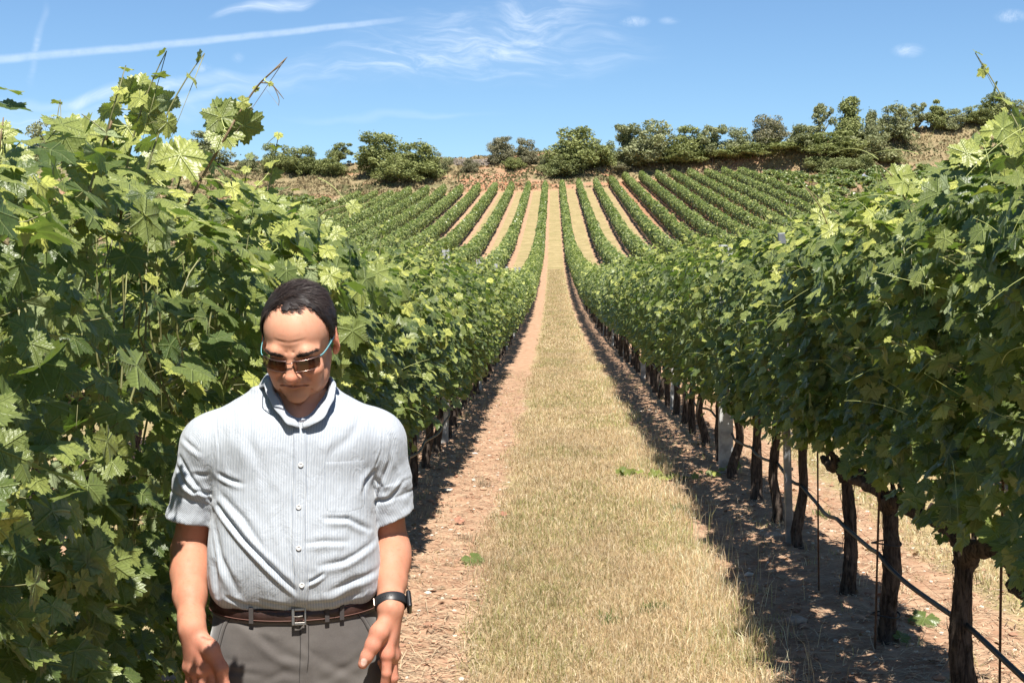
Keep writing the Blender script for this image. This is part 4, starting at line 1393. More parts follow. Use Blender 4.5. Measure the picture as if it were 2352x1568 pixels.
def build_litter():
    rng = np.random.default_rng(29)
    # twigs and straw lying on the soil
    n = 42000
    x = np.where(rng.uniform(0, 1, n) < 0.5, rng.uniform(-1.5, -0.30, n), rng.uniform(0.85, 2.5, n))
    y = 4.8 + 20 * rng.uniform(0, 1, n) ** 1.8
    z = near_z(x, y)
    L = rng.uniform(0.02, 0.11, n) * np.where(rng.uniform(0, 1, n) < 0.06, 3.0, 1)
    a = rng.normal(0, 0.9, n)
    w = rng.uniform(0.0018, 0.0050, n)
    d = np.stack([np.cos(a), np.sin(a), rng.normal(0, 0.10, n)], 1) * (L / 2)[:, None]
    s = np.stack([-np.sin(a), np.cos(a), np.zeros(n)], 1) * (w / 2)[:, None]
    c = np.stack([x, y, z + w + rng.uniform(0, 0.008, n)], 1)
    u = np.zeros((n, 3)); u[:, 2] = w
    bow = rng.normal(0, 1, (n, 1)) * s * 3
    v = np.stack([c - d - s, c - d + s, c + bow + s + u, c + bow - s + u, c + d + s * .6, c + d - s * .6], 1).reshape(-1, 3)
    k = np.arange(n)[:, None] * 6
    f = np.concatenate([k + np.array([[0, 1, 2, 3]]), k + np.array([[3, 2, 4, 5]])])
    c1 = np.array([0.68, 0.52, 0.34]); c2 = np.array([0.15, 0.095, 0.065]); t = rng.uniform(0, 1, (n, 1)) ** 1.2
    col = (c1 * (1 - t) + c2 * t)
    me = np_mesh('twig_litter', v, f, {'col': ('FLOAT_COLOR', np.repeat(np.c_[col, np.ones(n)], 6, axis=0))}, False, [attr_material('twigs', 0.05, 0.9)])
    tag(link_mesh('twig_litter', me), 'dry twigs, straw and bark scraps strewn over the reddish soil', 'litter', kind='stuff')
    # pebbles and clods
    n = 9000
    x = np.where(rng.uniform(0, 1, n) < 0.55, rng.uniform(-1.5, -0.35, n), rng.uniform(0.90, 2.5, n))
    y = 4.8 + 16 * rng.uniform(0, 1, n) ** 1.5
    r = rng.uniform(0.004, 0.013, n) * np.where(rng.uniform(0, 1, n) < 0.03, 2.2, 1)
    z = near_z(x, y) + r * 0.25
    ph = (1 + 5 ** .5) / 2
    iv = norm(np.array([(-1, ph, 0), (1, ph, 0), (-1, -ph, 0), (1, -ph, 0), (0, -1, ph), (0, 1, ph), (0, -1, -ph), (0, 1, -ph), (ph, 0, -1), (ph, 0, 1), (-ph, 0, -1), (-ph, 0, 1)], float))
    fi = np.array([(0, 11, 5), (0, 5, 1), (0, 1, 7), (0, 7, 10), (0, 10, 11), (1, 5, 9), (5, 11, 4), (11, 10, 2), (10, 7, 6), (7, 1, 8), (3, 9, 4), (3, 4, 2), (3, 2, 6), (3, 6, 8), (3, 8, 9), (4, 9, 5), (2, 4, 11), (6, 2, 10), (8, 6, 7), (9, 8, 1)])
    sc = r[:, None, None] * np.stack([rng.uniform(.7, 1.5, n), rng.uniform(.7, 1.4, n), rng.uniform(.4, .8, n)], 1)[:, None]
    v = np.stack([x, y, z], 1)[:, None] + iv[None] * sc * rng.uniform(0.75, 1.2, (n, 12, 1))
    f = (np.arange(n)[:, None, None] * 12 + fi[None]).reshape(-1, 3)
    t = rng.uniform(0, 1, (n, 1))
    col = np.array([0.52, 0.34, 0.22]) * (1 - t) + np.array([0.36, 0.20, 0.13]) * t
    col = np.where(rng.uniform(0, 1, (n, 1)) < 0.13, np.array([0.66, 0.56, 0.46]), col)
    me = np_mesh('pebbles', v.reshape(-1, 3), f, {'col': ('FLOAT_COLOR', np.repeat(np.c_[col, np.ones(n)], 12, axis=0))}, False, [attr_material('clods', 0.0, 0.95)])
    tag(link_mesh('pebbles', me), 'small stones and crumbled clods of reddish soil', 'pebbles', kind='stuff')
    # fallen dry leaves
    n = 420
    x = np.where(rng.uniform(0, 1, n) < 0.45, rng.uniform(-1.5, -0.45, n), rng.uniform(0.95, 2.3, n))
    y = 5 + 14 * rng.uniform(0, 1, n) ** 1.4
    pos = np.stack([x, y, near_z(x, y) + 0.010], 1)
    nr = norm(rng.normal(0, 0.5, (n, 3)) + np.array([0, 0, 1.0]))
    v, f, lp, a = leaf_arrays('mid', pos, nr, rng.normal(0, 1, (n, 3)), rng.uniform(0.012, 0.032, n), rng.uniform(0, 1, n), np.zeros(n), rng)
    c1 = np.array([0.36, 0.17, 0.10]); c2 = np.array([0.42, 0.29, 0.17]); t = a[:, 0:1]
    me = np_mesh('dry_leaves', v, f, {'col': ('FLOAT_COLOR', np.c_[c1 * (1 - t) + c2 * t, np.ones(len(v))])}, True, [attr_material('dead_leaves', 0.1, 0.8)])
    tag(link_mesh('dry_leaves', me), 'withered brown leaf scraps scattered under the vines', 'dry leaves', kind='stuff')


def ground_leaf(px, py, r, label, mat=None, seed=0, young=0.2, kind='hi', name='fallen_leaf'):
    D = 1.67 * 3136 / (py - 640)
    p = at(px, py, D)
    rng = np.random.default_rng(seed)
    z = float(near_z(np.array([p.x]), np.array([D]))[0])
    v, f, lp, a = leaf_arrays(kind, np.array([[0, 0, 0.035]]), norm(np.array([[0.1, -0.45, 1.0]])), np.array([[rng.normal(), rng.normal() - .3, 0]]), np.array([r]), np.array([0.25]), np.array([young]), rng)
    me = np_mesh(name, v, f, {'lv': ('FLOAT_COLOR', a), 'lp': ('FLOAT_VECTOR', lp)}, True, [mat or M_LEAF])
    o = link_mesh(name, me, None, None, (p.x, D, z))
    tag(o, label, 'leaf')
    return o


def build_ground_things():
    M_DRY = simple_mat('red_dry_leaf', (0.34, 0.16, 0.10), 0.8, noise_scale=40)
    ground_leaf(1085, 1302, 0.085, 'large green leaf lying flat on the soil at the left edge of the grass strip', seed=3, young=0)
    ground_leaf(2125, 1446, 0.095, 'fallen green leaf on the ground behind the second vine trunk from the right', seed=5, young=.0)
    ground_leaf(2070, 1505, 0.05, 'small dark green leaf in the shade at the foot of the slim right trunk', seed=6, young=0)
    ground_leaf(1056, 1212, 0.045, 'curled red dry leaf on the sunlit soil left of the grass strip', M_DRY, seed=8)
    ground_leaf(1158, 1192, 0.035, 'small brown dry leaf right at the left border of the grass', M_DRY, seed=9)
    # stones
    M_ST = simple_mat('field_stone', (0.40, 0.30, 0.23), 0.9, noise_scale=30, bump=0.6)
    for i, (px, py, r, lb) in enumerate(((1772, 1245, 0.060, 'rounded stone in the shade left of the grey post foot'), (1828, 1440, 0.045, 'flat stone in the shade on the right-hand soil strip'), (1640, 1015, .05, 'pale stone between the distant trunks of the right row'))):
        D = 1.67 * 3136 / (py - 640); p = at(px, py, D)
        g = Geo()
        u, v_ = np.meshgrid(np.linspace(0, 2 * np.pi, 17)[:-1], np.linspace(0.05, np.pi - 0.05, 9))
        P = np.stack([np.cos(u) * np.sin(v_), np.sin(u) * np.sin(v_), np.cos(v_)], -1).reshape(-1, 3)
        P = P * (0.8 + 0.4 * vnoise(P[:, 0] * 2 + i * 5, P[:, 1] * 2, P[:, 2] * 2, 8))[:, None] * np.array([1.25, 0.9, 0.62]) * r
        a = np.arange(8)[:, None] * 16; b = np.arange(16)[None]
        g.add(P, np.stack([a + b, a + (b + 1) % 16, a + 16 + (b + 1) % 16, a + 16 + b], -1).reshape(-1, 4)[:, ::-1])
        o = link_mesh('stone', g.mesh('stone', [M_ST]), None, None, (p.x, D, gz(p.x, D) + r * 0.25 + 0.01))
        tag(o, lb, 'stone')
    # weeds
    rng = np.random.default_rng(12)
    for i, (px, py, h, lb) in enumerate(((1893, 1190, .10, 'green weed tuft between the grey post and the third trunk'), (1395, 1432, .09, 'low green weed in the grass strip near the bottom'), (1075, 1250, .10, 'thin weed with grey stems on the soil left of the grass'),
                                         (1110, 1120, .13, 'wiry grey weed on the soil at the left of the strip'), (1500, 1410, .10, 'little green tuft in the right half of the grass strip'), (1560, 1180, .12, 'leafy weed at the right border of the grass strip'))):
        D = 1.67 * 3136 / (py - 640); p = at(px, py, D)
        n = 90
        a = rng.uniform(0, 6.28, n)
        x = p.x + rng.normal(0, 0.04, n); y = D + rng.normal(0, 0.04, n)
        green = i not in (2, 3)
        col = np.tile(np.array([0.12, 0.19, 0.05]) if green else np.array([0.33, 0.27, 0.18]), (n, 1)) * rng.uniform(.7, 1.4, (n, 1))
        v, (f4, f3), c = grass_blades(rng, x, y, rng.uniform(.4, 1, n) * h, np.full(n, .004 if green else .0022), rng.uniform(.2, .8, n), col)
        o0 = np.array([p.x, D, gz(p.x, D)])
        me = np_mesh('weed', v - o0, [f4, f3], {'col': ('FLOAT_COLOR', c)}, False, [bpy.data.materials.get('dry_grass_blades')])
        tag(link_mesh('weed', me, None, None, tuple(o0)), lb, 'weed')


build_grass()
build_litter()
build_ground_things()


# ------------------------------------------------------------------ posts, stakes, hose
def build_trellis():
    M_STEEL = simple_mat('galvanised_post', (0.30, 0.31, 0.32), 0.55, 0.5, noise_scale=9, noise_amt=0.3, bump=0.15)
    M_CONC = simple_mat('concrete_post', (0.42, 0.42, 0.41), 0.9, noise_scale=11, noise_amt=0.35, bump=0.5)
    M_HOSE = simple_mat('drip_hose', (0.020, 0.022, 0.022), 0.45, noise_scale=5, noise_amt=0.2)
    M_RUST = simple_mat('rusty_rod', (0.14, 0.075, 0.045), 0.8, noise_scale=25, noise_amt=0.35)
    M_CORD = simple_mat('black_cord', (0.02, 0.02, 0.02), 0.6)
    rng = np.random.default_rng(3)

    def post(x, y, h, w, d, mat, label, group, name='post'):
        g = Geo()
        g.box((0, 0, h / 2 - 0.2), (w, d, h + 0.4))
        for k in range(7):      # wire hooks on the edges
            g.box((w / 2 + 0.006, 0, 0.5 + k * 0.22), (0.012, d * 0.5, 0.02))
        o = link_mesh(name, g.mesh(name, [mat], smooth=False), None, None, (x, y, gz(x, y)))
        bv = o.modifiers.new('bevel', 'BEVEL'); bv.width = 0.004; bv.segments = 2
        o.rotation_euler = (rng.normal(0, .01), rng.normal(0, .015), rng.normal(0, .05))
        tag(o, label, 'post', group)
    post(1.47, 8.42, 1.95, 0.045, 0.035, M_STEEL, 'narrow grey metal post standing against the fourth trunk from the right', 'trellis posts of the right row')
    post(1.46, 11.45, 1.95, 0.115, 0.09, M_CONC, 'broad pale concrete post half covered by leaves in the right row', 'trellis posts of the right row')
    for k, y in enumerate((17.0, 22.6, 28.2, 33.8, 39.4, 45.0)):
        post(X_RIGHT, y, 1.95, 0.07, 0.06, M_CONC, '%s pale post beyond the broad concrete one, up the right row' % ['first', 'second', 'third', 'fourth', 'fifth', 'sixth'][k], 'trellis posts of the right row')
    for k, y in enumerate((13.4, 19.9, 26.0, 32.0, 38.0, 44.0)):
        post(X_LEFT + 0.03, y, 1.95, 0.075 if k < 2 else 0.06, 0.05, M_CONC, '%s grey post of the left row counting away from the man' % ['first', 'second', 'third', 'fourth', 'fifth', 'sixth'][k], 'trellis posts of the left row')
    # thin stakes beside the near trunks
    for (x, y, h, lean, lb) in ((1.60, 4.86, 1.3, 0.00, 'thin dark stake right of the thickest near trunk'), (1.43, 6.02, 1.1, 0.01, 'thin brown stake in front of the slim second trunk'), (1.40, 7.12, 1.0, -0.01, 'thin rod standing left of the twisted third trunk')):
        g = Geo()
        g.tube(np.array([(0, 0, -0.1), (lean, 0.01, h * .5), (lean * 2, 0, h)]), 0.0048, 7)
        tag(link_mesh('stake', g.mesh('stake', [M_RUST]), None, None, (x, y, gz(x, y))), lb, 'stake', 'thin stakes of the right row')
    # drip hoses strung along both rows
    for (X, ys, lb, zb) in ((X_RIGHT - 0.02, [1.5, 4.98, 6.12, 7.05, 8.25, 9.15, 10.05, 13, 17, 22, 28, 36, 46], 'black irrigation hose sagging between the trunks of the right row', 0.43),
                            (X_LEFT + 0.10, [3.0, 6.3, 9.55, 10.6, 13.4, 16.5, 19.9, 26, 32, 38, 46], 'dark irrigation hose strung along the trunks of the left row', 0.40)):
        pts = []
        for a, b in zip(ys[:-1], ys[1:]):
            for t in np.linspace(0, 1, 7)[:-1]:
                yy = a + (b - a) * t
                pts.append((X + 0.02 * math.sin(yy * 1.7) + 0.012 * math.sin(yy * 5), yy, zb - 0.045 * min(2, (b - a)) * 4 * t * (1 - t) * 0.6 + 0.012 * math.sin(yy * 2.2) + gz(X, yy)))
        o0 = np.array([X, ys[0], 0])
        g = Geo(); g.tube(spline(np.array(pts) - o0, 260), 0.0105, 8)
        o = link_mesh('irrigation_hose', g.mesh('irrigation_hose', [M_HOSE]), None, None, tuple(o0))
        tag(o, lb, 'hose')
    # ties round the second trunk
    for (zz, lb) in ((0.62, 'upper'), (0.22, 'lower')):
        g = Geo()
        a = np.linspace(0, 2 * np.pi, 22)
        g.tube(np.stack([np.cos(a) * 0.064, np.sin(a) * 0.064, 0.006 * np.sin(2 * a)], 1), 0.004, 6, caps=False)
        tag(link_mesh('tie', g.mesh('tie', [M_CORD]), None, None, (1.49, 6.08, zz * 0.8)), '%s black tie holding the stake to the slim second trunk' % lb, 'tie')
    # a shoot trailing over the ground at the right edge of the grass
    D = 11.2
    p = [at(1392, 1090, 11.4), at(1440, 1135, 11.3), at(1520, 1135, 11.2), at(1600, 1115, 11.2), at(1690, 1080, 11.3)]
    pts = spline([(q.x, q.y, max(q.z, 0.03)) for q in p], 24)
    rr = np.random.default_rng(8)
    o0 = pts[0].copy()
    g = Geo(); g.tube(pts - o0, 0.0035, 6)
    root = link_mesh('trailing_shoot', g.mesh('trailing_shoot', [M_CANE_BROWN]), None, None, tuple(o0))
    tag(root, 'vine shoot trailing on the ground across the right border of the grass strip', 'vine shoot')
    k = np.arange(4, 24, 1)
    P = pts[k] - o0 + np.stack([np.zeros(len(k)), np.zeros(len(k)), rr.uniform(0.01, 0.06, len(k))], 1)
    v, f, lp, a = leaf_arrays('mid', P, norm(rr.normal(0, .4, (len(k), 3)) + np.array([0, -0.7, 0.8])), rr.normal(0, 1, (len(k), 3)), rr.uniform(0.03, 0.06, len(k)), rr.uniform(0, 1, len(k)), rr.uniform(0, .5, len(k)), rr)
    link_mesh('leaves', np_mesh('leaves', v, f, {'lv': ('FLOAT_COLOR', a), 'lp': ('FLOAT_VECTOR', lp)}, True, [M_LEAF]), None, root)


build_trellis()


# ------------------------------------------------------------------ the tall shoots standing over the hedges
def hero_shoot(stem, Y, leaves, label, base_r=0.006, seed=0, brown=True, forks=()):
    """stem: list of (px,py) the cane passes; leaves: (px,py,radius in px, direction of the tip in degrees, tilt x, tilt y, young)"""
    rng = np.random.default_rng(seed)
    P = np.array([at(px, py, Y + 0.02 * math.sin(i * 2.1)) for i, (px, py) in enumerate(stem)])
    o0 = P[0].copy()
    g = Geo()
    pts = spline(P - o0, 30)
    g.tube(pts, np.linspace(base_r, 0.0014, 30), 8)
    for fk in forks:
        g.tube(spline(np.array([at(px, py, Y) for px, py in fk]) - o0, 12), np.linspace(0.0018, 0.0006, 12), 5)
    root = link_mesh('vine_shoot', g.mesh('vine_shoot', [M_CANE_BROWN if brown else M_CANE]), None, None, tuple(o0))
    tag(root, label, 'vine shoot')
    n = len(leaves)
    pos, nr, tip, sz, yg = [], [], [], [], []
    st = Geo()
    for (px, py, r, deg, tx, ty, y_) in leaves:
        a = math.radians(deg)
        t = np.array([math.cos(a), 0, math.sin(a)])
        N_ = norm(np.array([tx, -1.0, ty]))
        size = r * Y / F_PX / 0.92
        c = np.array(at(px, py, Y + rng.normal(0, 0.02))) - o0
        base = c - t * size * 0.30
        pos.append(base); nr.append(N_); tip.append(t); sz.append(size); yg.append(y_)
        j = np.argmin(np.linalg.norm(pts - base, axis=1))
        j = max(0, j - 1)
        st.tube(spline([pts[j], (pts[j] + base) / 2 + rng.normal(0, 0.006, 3), base], 6), 0.0016, 5, caps=False)
    pos, nr, tip, sz, yg = map(np.array, (pos, nr, tip, sz, yg))
    v, f, lp, a = leaf_arrays('hi', pos, nr, tip, sz, rng.uniform(0.3, 1, n), yg, rng)
    link_mesh('leaves', np_mesh('leaves', v, f, {'lv': ('FLOAT_COLOR', a), 'lp': ('FLOAT_VECTOR', lp)}, True, [M_LEAF]), None, root)
    link_mesh('leaf_stalk', st.mesh('leaf_stalk', [M_TENDRIL]), None, root)


def build_hero_shoots():
    hero_shoot([(185, 500), (215, 400), (245, 310), (270, 245), (286, 205)], 3.15,
               [(330, 222, 62, -40, .1, .25, .15), (352, 245, 56, -20, .5, -.6, 0), (350, 280, 58, -65, .7, -.5, 0), (262, 232, 26, 160, -.4, .2, .5), (300, 305, 48, -60, .2, .5, .5),
                (185, 335, 82, -110, -.1, .55, .2), (140, 330, 60, -120, .9, .1, .1), (165, 290, 62, 100, -.1, .7, .3), (235, 300, 44, 120, -.2, .7, .3), (300, 200, 40, 70, .1, -.7, .0),
                (225, 400, 70, -70, .3, -.4, 0), (260, 360, 60, -95, -.3, -.5, 0)],
               'tall upright shoot with large toothed leaves against the sky, left edge', 0.0075, 1)
    hero_shoot([(430, 470), (480, 380), (515, 320), (548, 262), (590, 200), (625, 165), (656, 135)], 3.4,
               [(500, 252, 56, 115, -.1, .5, .1), (545, 285, 62, -25, .3, -.3, .05), (575, 298, 50, -30, .5, -.6, .0), (520, 320, 50, -60, .1, .7, .2), (485, 285, 32, -100, -.6, .3, .2),
                (590, 203, 11, 20, .2, .2, .9), (562, 237, 20, -20, .3, .2, .6), (623, 192, 8, 0, 0, .3, .9), (380, 380, 66, -95, .7, .2, .1), (425, 375, 72, -60, .1, .6, .3), (345, 380, 58, 80, .5, .4, .4),
                (535, 440, 26, -80, .2, .4, 1.0)],
               'long thin shoot with a cluster of leaves and a curling tip, second from the left', 0.004, 2,
               forks=[[(600, 190), (625, 195), (640, 225), (640, 243)], [(625, 195), (640, 212), (652, 228)], [(625, 165), (645, 150), (660, 131)]])
    hero_shoot([(2345, 470), (2330, 400), (2312, 345), (2290, 300)], 4.25,
               [(2300, 285, 50, 60, -.2, .6, .35), (2318, 300, 46, -20, .5, .3, .1), (2210, 345, 44, 150, -.1, .6, .3), (2330, 380, 56, -100, .2, .4, .1), (2345, 330, 44, 0, -.3, .5, .4), (2220, 365, 40, -120, .2, .8, .6)],
               'upright shoot with a folded pale leaf at its tip, right edge above the hedge', 0.004, 3, brown=False)
    hero_shoot([(2120, 560), (2075, 450), (2045, 400), (2010, 372)], 5.0,
               [(2070, 395, 34, 60, -.4, .5, .3), (2080, 430, 40, -60, .3, .5, .2), (2120, 440, 42, -10, .2, .6, .5)],
               'bare-tipped shoot leaning left over the right hedge', 0.003, 4)
    hero_shoot([(2085, 620), (1935, 560), (1880, 470), (1850, 430)], 5.6,
               [(1905, 520, 30, 100, -.2, .5, .6), (1880, 500, 26, -100, -.3, .5, .5), (1930, 545, 34, 20, .2, .4, .4)],
               'slender pale shoot poking out left of the right hedge top', 0.003, 5)
    hero_shoot([(0, 560), (-6, 420), (0, 330), (8, 270)], 3.0,
               [(5, 300, 42, 80, .2, .4, .3), (0, 350, 46, -60, .3, .3, .1), (40, 380, 60, -80, .2, .6, .2), (20, 440, 60, -60, -.2, .5, .3)],
               'shoot cut by the left edge of the photo with leaves above the hedge', 0.005, 6)
    hero_shoot([(735, 620), (725, 540), (740, 490), (800, 470)], 5.2,
               [(815, 478, 22, -50, .2, .5, .4), (740, 520, 30, -110, .1, .6, .2), (700, 520, 34, 140, -.2, .6, .3), (780, 540, 32, -20, .2, .7, .3)],
               'short shoot with a nodding leaf above the left hedge, over the head of the man', 0.003, 7)


build_hero_shoots()
# ------------------------------------------------------------------ the man
class Field:
    """signed distance on a regular grid, built up by smooth unions; turned into one closed surface"""
    def __init__(s, lo, hi, h):
        s.lo = np.array(lo, np.float32); s.h = h
        s.n = np.ceil((np.array(hi) - np.array(lo)) / h).astype(int) + 1
        s.F = np.full(s.n, 0.08, np.float32)

    def _sub(s, lo, hi):
        a = np.clip(np.floor((np.array(lo) - s.lo) / s.h).astype(int), 0, s.n - 1)
        b = np.clip(np.ceil((np.array(hi) - s.lo) / s.h).astype(int) + 1, 1, s.n)
        if np.any(b <= a): return None, None
        sl = tuple(slice(i, j) for i, j in zip(a, b))
        ax = [s.lo[i] + s.h * np.arange(a[i], b[i], dtype=np.float32) for i in range(3)]
        X, Y, Z = np.meshgrid(*ax, indexing='ij')
        return sl, (X, Y, Z)

    def op(s, fn, lo, hi, k=0.01, mode='add'):
        m = k + 0.012
        sl, P = s._sub(np.array(lo) - m, np.array(hi) + m)
        if sl is None: return
        d = fn(*P)
        A = s.F[sl]
        if mode == 'add':
            h = np.maximum(k - np.abs(A - d), 0) / k
            s.F[sl] = np.minimum(A, d) - h * h * k * 0.25
        else:
            h = np.maximum(k - np.abs(A + d), 0) / k
            s.F[sl] = np.maximum(A, -d) + h * h * k * 0.25

    def cone(s, a, b, ra, rb, k=0.01, mode='add'):
        a = np.array(a, np.float32); b = np.array(b, np.float32)
        ba = b - a; L = float(ba @ ba) + 1e-12

        def fn(X, Y, Z):
            px, py, pz = X - a[0], Y - a[1], Z - a[2]
            t = np.clip((px * ba[0] + py * ba[1] + pz * ba[2]) / L, 0, 1)
            return np.sqrt((px - t * ba[0]) ** 2 + (py - t * ba[1]) ** 2 + (pz - t * ba[2]) ** 2) - (ra + (rb - ra) * t)
        r = max(ra, rb)
        s.op(fn, np.minimum(a, b) - r, np.maximum(a, b) + r, k, mode)

    def chain(s, pts, rad, k=0.01, mode='add'):
        for i in range(len(pts) - 1):
            s.cone(pts[i], pts[i + 1], rad[i], rad[i + 1], k, mode)

    def ell(s, c, r, k=0.01, mode='add', R=None):
        c = np.array(c, np.float32); r = np.array(r, np.float32)
        R = np.eye(3) if R is None else np.array(R)
        Ri = R.T.astype(np.float32)

        def fn(X, Y, Z):
            px, py, pz = X - c[0], Y - c[1], Z - c[2]
            qx = Ri[0, 0] * px + Ri[0, 1] * py + Ri[0, 2] * pz
            qy = Ri[1, 0] * px + Ri[1, 1] * py + Ri[1, 2] * pz
            qz = Ri[2, 0] * px + Ri[2, 1] * py + Ri[2, 2] * pz
            k0 = np.sqrt((qx / r[0]) ** 2 + (qy / r[1]) ** 2 + (qz / r[2]) ** 2)
            k1 = np.sqrt((qx / r[0] ** 2) ** 2 + (qy / r[1] ** 2) ** 2 + (qz / r[2] ** 2) ** 2) + 1e-6
            return k0 * (k0 - 1) / k1
        m = float(r.max())
        s.op(fn, c - m, c + m, k, mode)

    def loft(s, rings, k=0.01, p=2.4, mode='add'):
        """rings: (z, cx, cy, rx, ry) from bottom to top"""
        R = np.array(rings, float)
        zz = np.linspace(R[0, 0], R[-1, 0], 200)
        par = spline(R, 200)
        par = np.stack([np.interp(zz, par[:, 0], par[:, i]) for i in range(1, 5)], 1)

        def fn(X, Y, Z):
            zc = Z[0, 0, :]
            q = [np.interp(zc, zz, par[:, i]).astype(np.float32)[None, None] for i in range(4)]
            u = np.abs((X - q[0]) / q[2]); v = np.abs((Y - q[1]) / q[3])
            n = (u ** p + v ** p) ** (1 / p) + 1e-6
            d = (n - 1) * np.minimum(q[2], q[3]) * (1 + 0 * n)
            dz = np.maximum(R[0, 0] - Z, Z - R[-1, 0])
            return np.maximum(d, dz)
        lo = [R[:, 1].min() - R[:, 3].max(), R[:, 2].min() - R[:, 4].max(), R[0, 0]]
        hi = [R[:, 1].max() + R[:, 3].max(), R[:, 2].max() + R[:, 4].max(), R[-1, 0]]
        s.op(fn, lo, hi, k, mode)

    def mesh(s):
        F = s.F
        ins = F < 0
        nx, ny, nz = F.shape
        cnt = np.zeros((nx - 1, ny - 1, nz - 1), np.uint8)
        for a in (0, 1):
            for b in (0, 1):
                for c in (0, 1):
                    cnt += ins[a:nx - 1 + a, b:ny - 1 + b, c:nz - 1 + c]
        act = (cnt > 0) & (cnt < 8)
        I, J, K = np.nonzero(act)
        idx = np.full(act.shape, -1, np.int32)
        idx[I, J, K] = np.arange(len(I))
        P = np.zeros((len(I), 3)); W = np.zeros(len(I))
        cor = [(a, b, c) for a in (0, 1) for b in (0, 1) for c in (0, 1)]
        for i, p in enumerate(cor):
            for q in cor[i + 1:]:
                if sum(abs(x - y) for x, y in zip(p, q)) != 1: continue
                fa = F[I + p[0], J + p[1], K + p[2]]; fb = F[I + q[0], J + q[1], K + q[2]]
                m = (fa < 0) != (fb < 0)
                t = np.where(m, fa / np.where(m, fa - fb, 1), 0)
                for ax in range(3):
                    P[:, ax] += np.where(m, p[ax] + t * (q[ax] - p[ax]), 0)
                W += m
        P = P / W[:, None] + np.stack([I, J, K], 1)
        V = s.lo + P * s.h
        Fs = []
        for ax in range(3):
            sl0 = [slice(None)] * 3; sl1 = [slice(None)] * 3
            sl0[ax] = slice(0, -1); sl1[ax] = slice(1, None)
            a = ins[tuple(sl0)]; b = ins[tuple(sl1)]
            e = a != b
            o1, o2 = [x for x in range(3) if x != ax]
            E = np.stack(np.nonzero(e), 1)
            ok = (E[:, o1] > 0) & (E[:, o2] > 0) & (E[:, o1] < F.shape[o1] - 1) & (E[:, o2] < F.shape[o2] - 1)
            E = E[ok]
            flip = a[tuple(E.T)]
            def g(d1, d2):
                Q = E.copy(); Q[:, o1] -= d1; Q[:, o2] -= d2
                return idx[tuple(Q.T)]
            q = np.stack([g(1, 1), g(0, 1), g(0, 0), g(1, 0)], 1)
            if ax == 1: flip = ~flip
            q = np.where(flip[:, None], q, q[:, ::-1])
            Fs.append(q)
        return V, np.concatenate(Fs)


def vert_normals(V, F):
    a, b, c, d = V[F[:, 0]], V[F[:, 1]], V[F[:, 2]], V[F[:, 3]]
    n = np.cross(c - a, d - b)
    N = np.zeros_like(V)
    for k in range(4):
        for ax in range(3):
            N[:, ax] += np.bincount(F[:, k], n[:, ax], len(V))
    return norm(N)


def relax(V, F, it=2, lam=0.5):
    e = np.concatenate([F[:, [0, 1]], F[:, [1, 2]], F[:, [2, 3]], F[:, [3, 0]]])
    for _ in range(it):
        S = np.zeros_like(V); n = np.zeros(len(V))
        for ax in range(3):
            S[:, ax] = np.bincount(e[:, 0], V[e[:, 1], ax], len(V)) + np.bincount(e[:, 1], V[e[:, 0], ax], len(V))
        n = np.bincount(e[:, 0], minlength=len(V)) + np.bincount(e[:, 1], minlength=len(V))
        V = V + lam * (S / n[:, None] - V)
    return V


P_RZ = math.radians(10.8)
P_LOC = Vector((-0.545, 2.85, 0.0))
_c, _s = math.cos(P_RZ), math.sin(P_RZ)


def loc(px, py, dy=0.0):
    """the point in the man's own frame (x to the right of the photo, y away) that shows at (px,py), at depth dy from his axis"""
    r = _R @ Vector(((px - 1176.0) / F_PX, (784.0 - py) / F_PX, -1.0))
    o = Vector((0, 0, CAM_H)) - P_LOC
    ox, oy = _c * o.x + _s * o.y, -_s * o.x + _c * o.y
    rx, ry = _c * r.x + _s * r.y, -_s * r.x + _c * r.y
    k = (dy - oy) / ry
    return np.array([ox + rx * k, dy, o.z + r.z * k])


HEAD_O = loc(689, 826, -0.130) + np.array([0.0, 0.085, 0.0355])
H_PITCH, H_YAW, H_ROLL = math.radians(30), math.radians(-12), math.radians(0)
H_R = np.array((Matrix.Rotation(H_YAW, 3, 'Z') @ Matrix.Rotation(H_ROLL, 3, 'Y') @ Matrix.Rotation(H_PITCH, 3, 'X')))
H_S = 0.955


def hp(x, y, z):
    return HEAD_O + H_R @ (np.array([x, y, z]) * H_S)


def to_head(V):
    return ((V - HEAD_O) @ H_R) / H_S


# joints
SH = {-1: np.array([-0.170, 0.030, 1.318]), 1: np.array([0.176, 0.030, 1.322])}
EL = {-1: loc(433, 1262, 0.045), 1: loc(899, 1248, 0.045)}
WR = {-1: loc(441, 1442, -0.10), 1: loc(897, 1398, -0.10)}


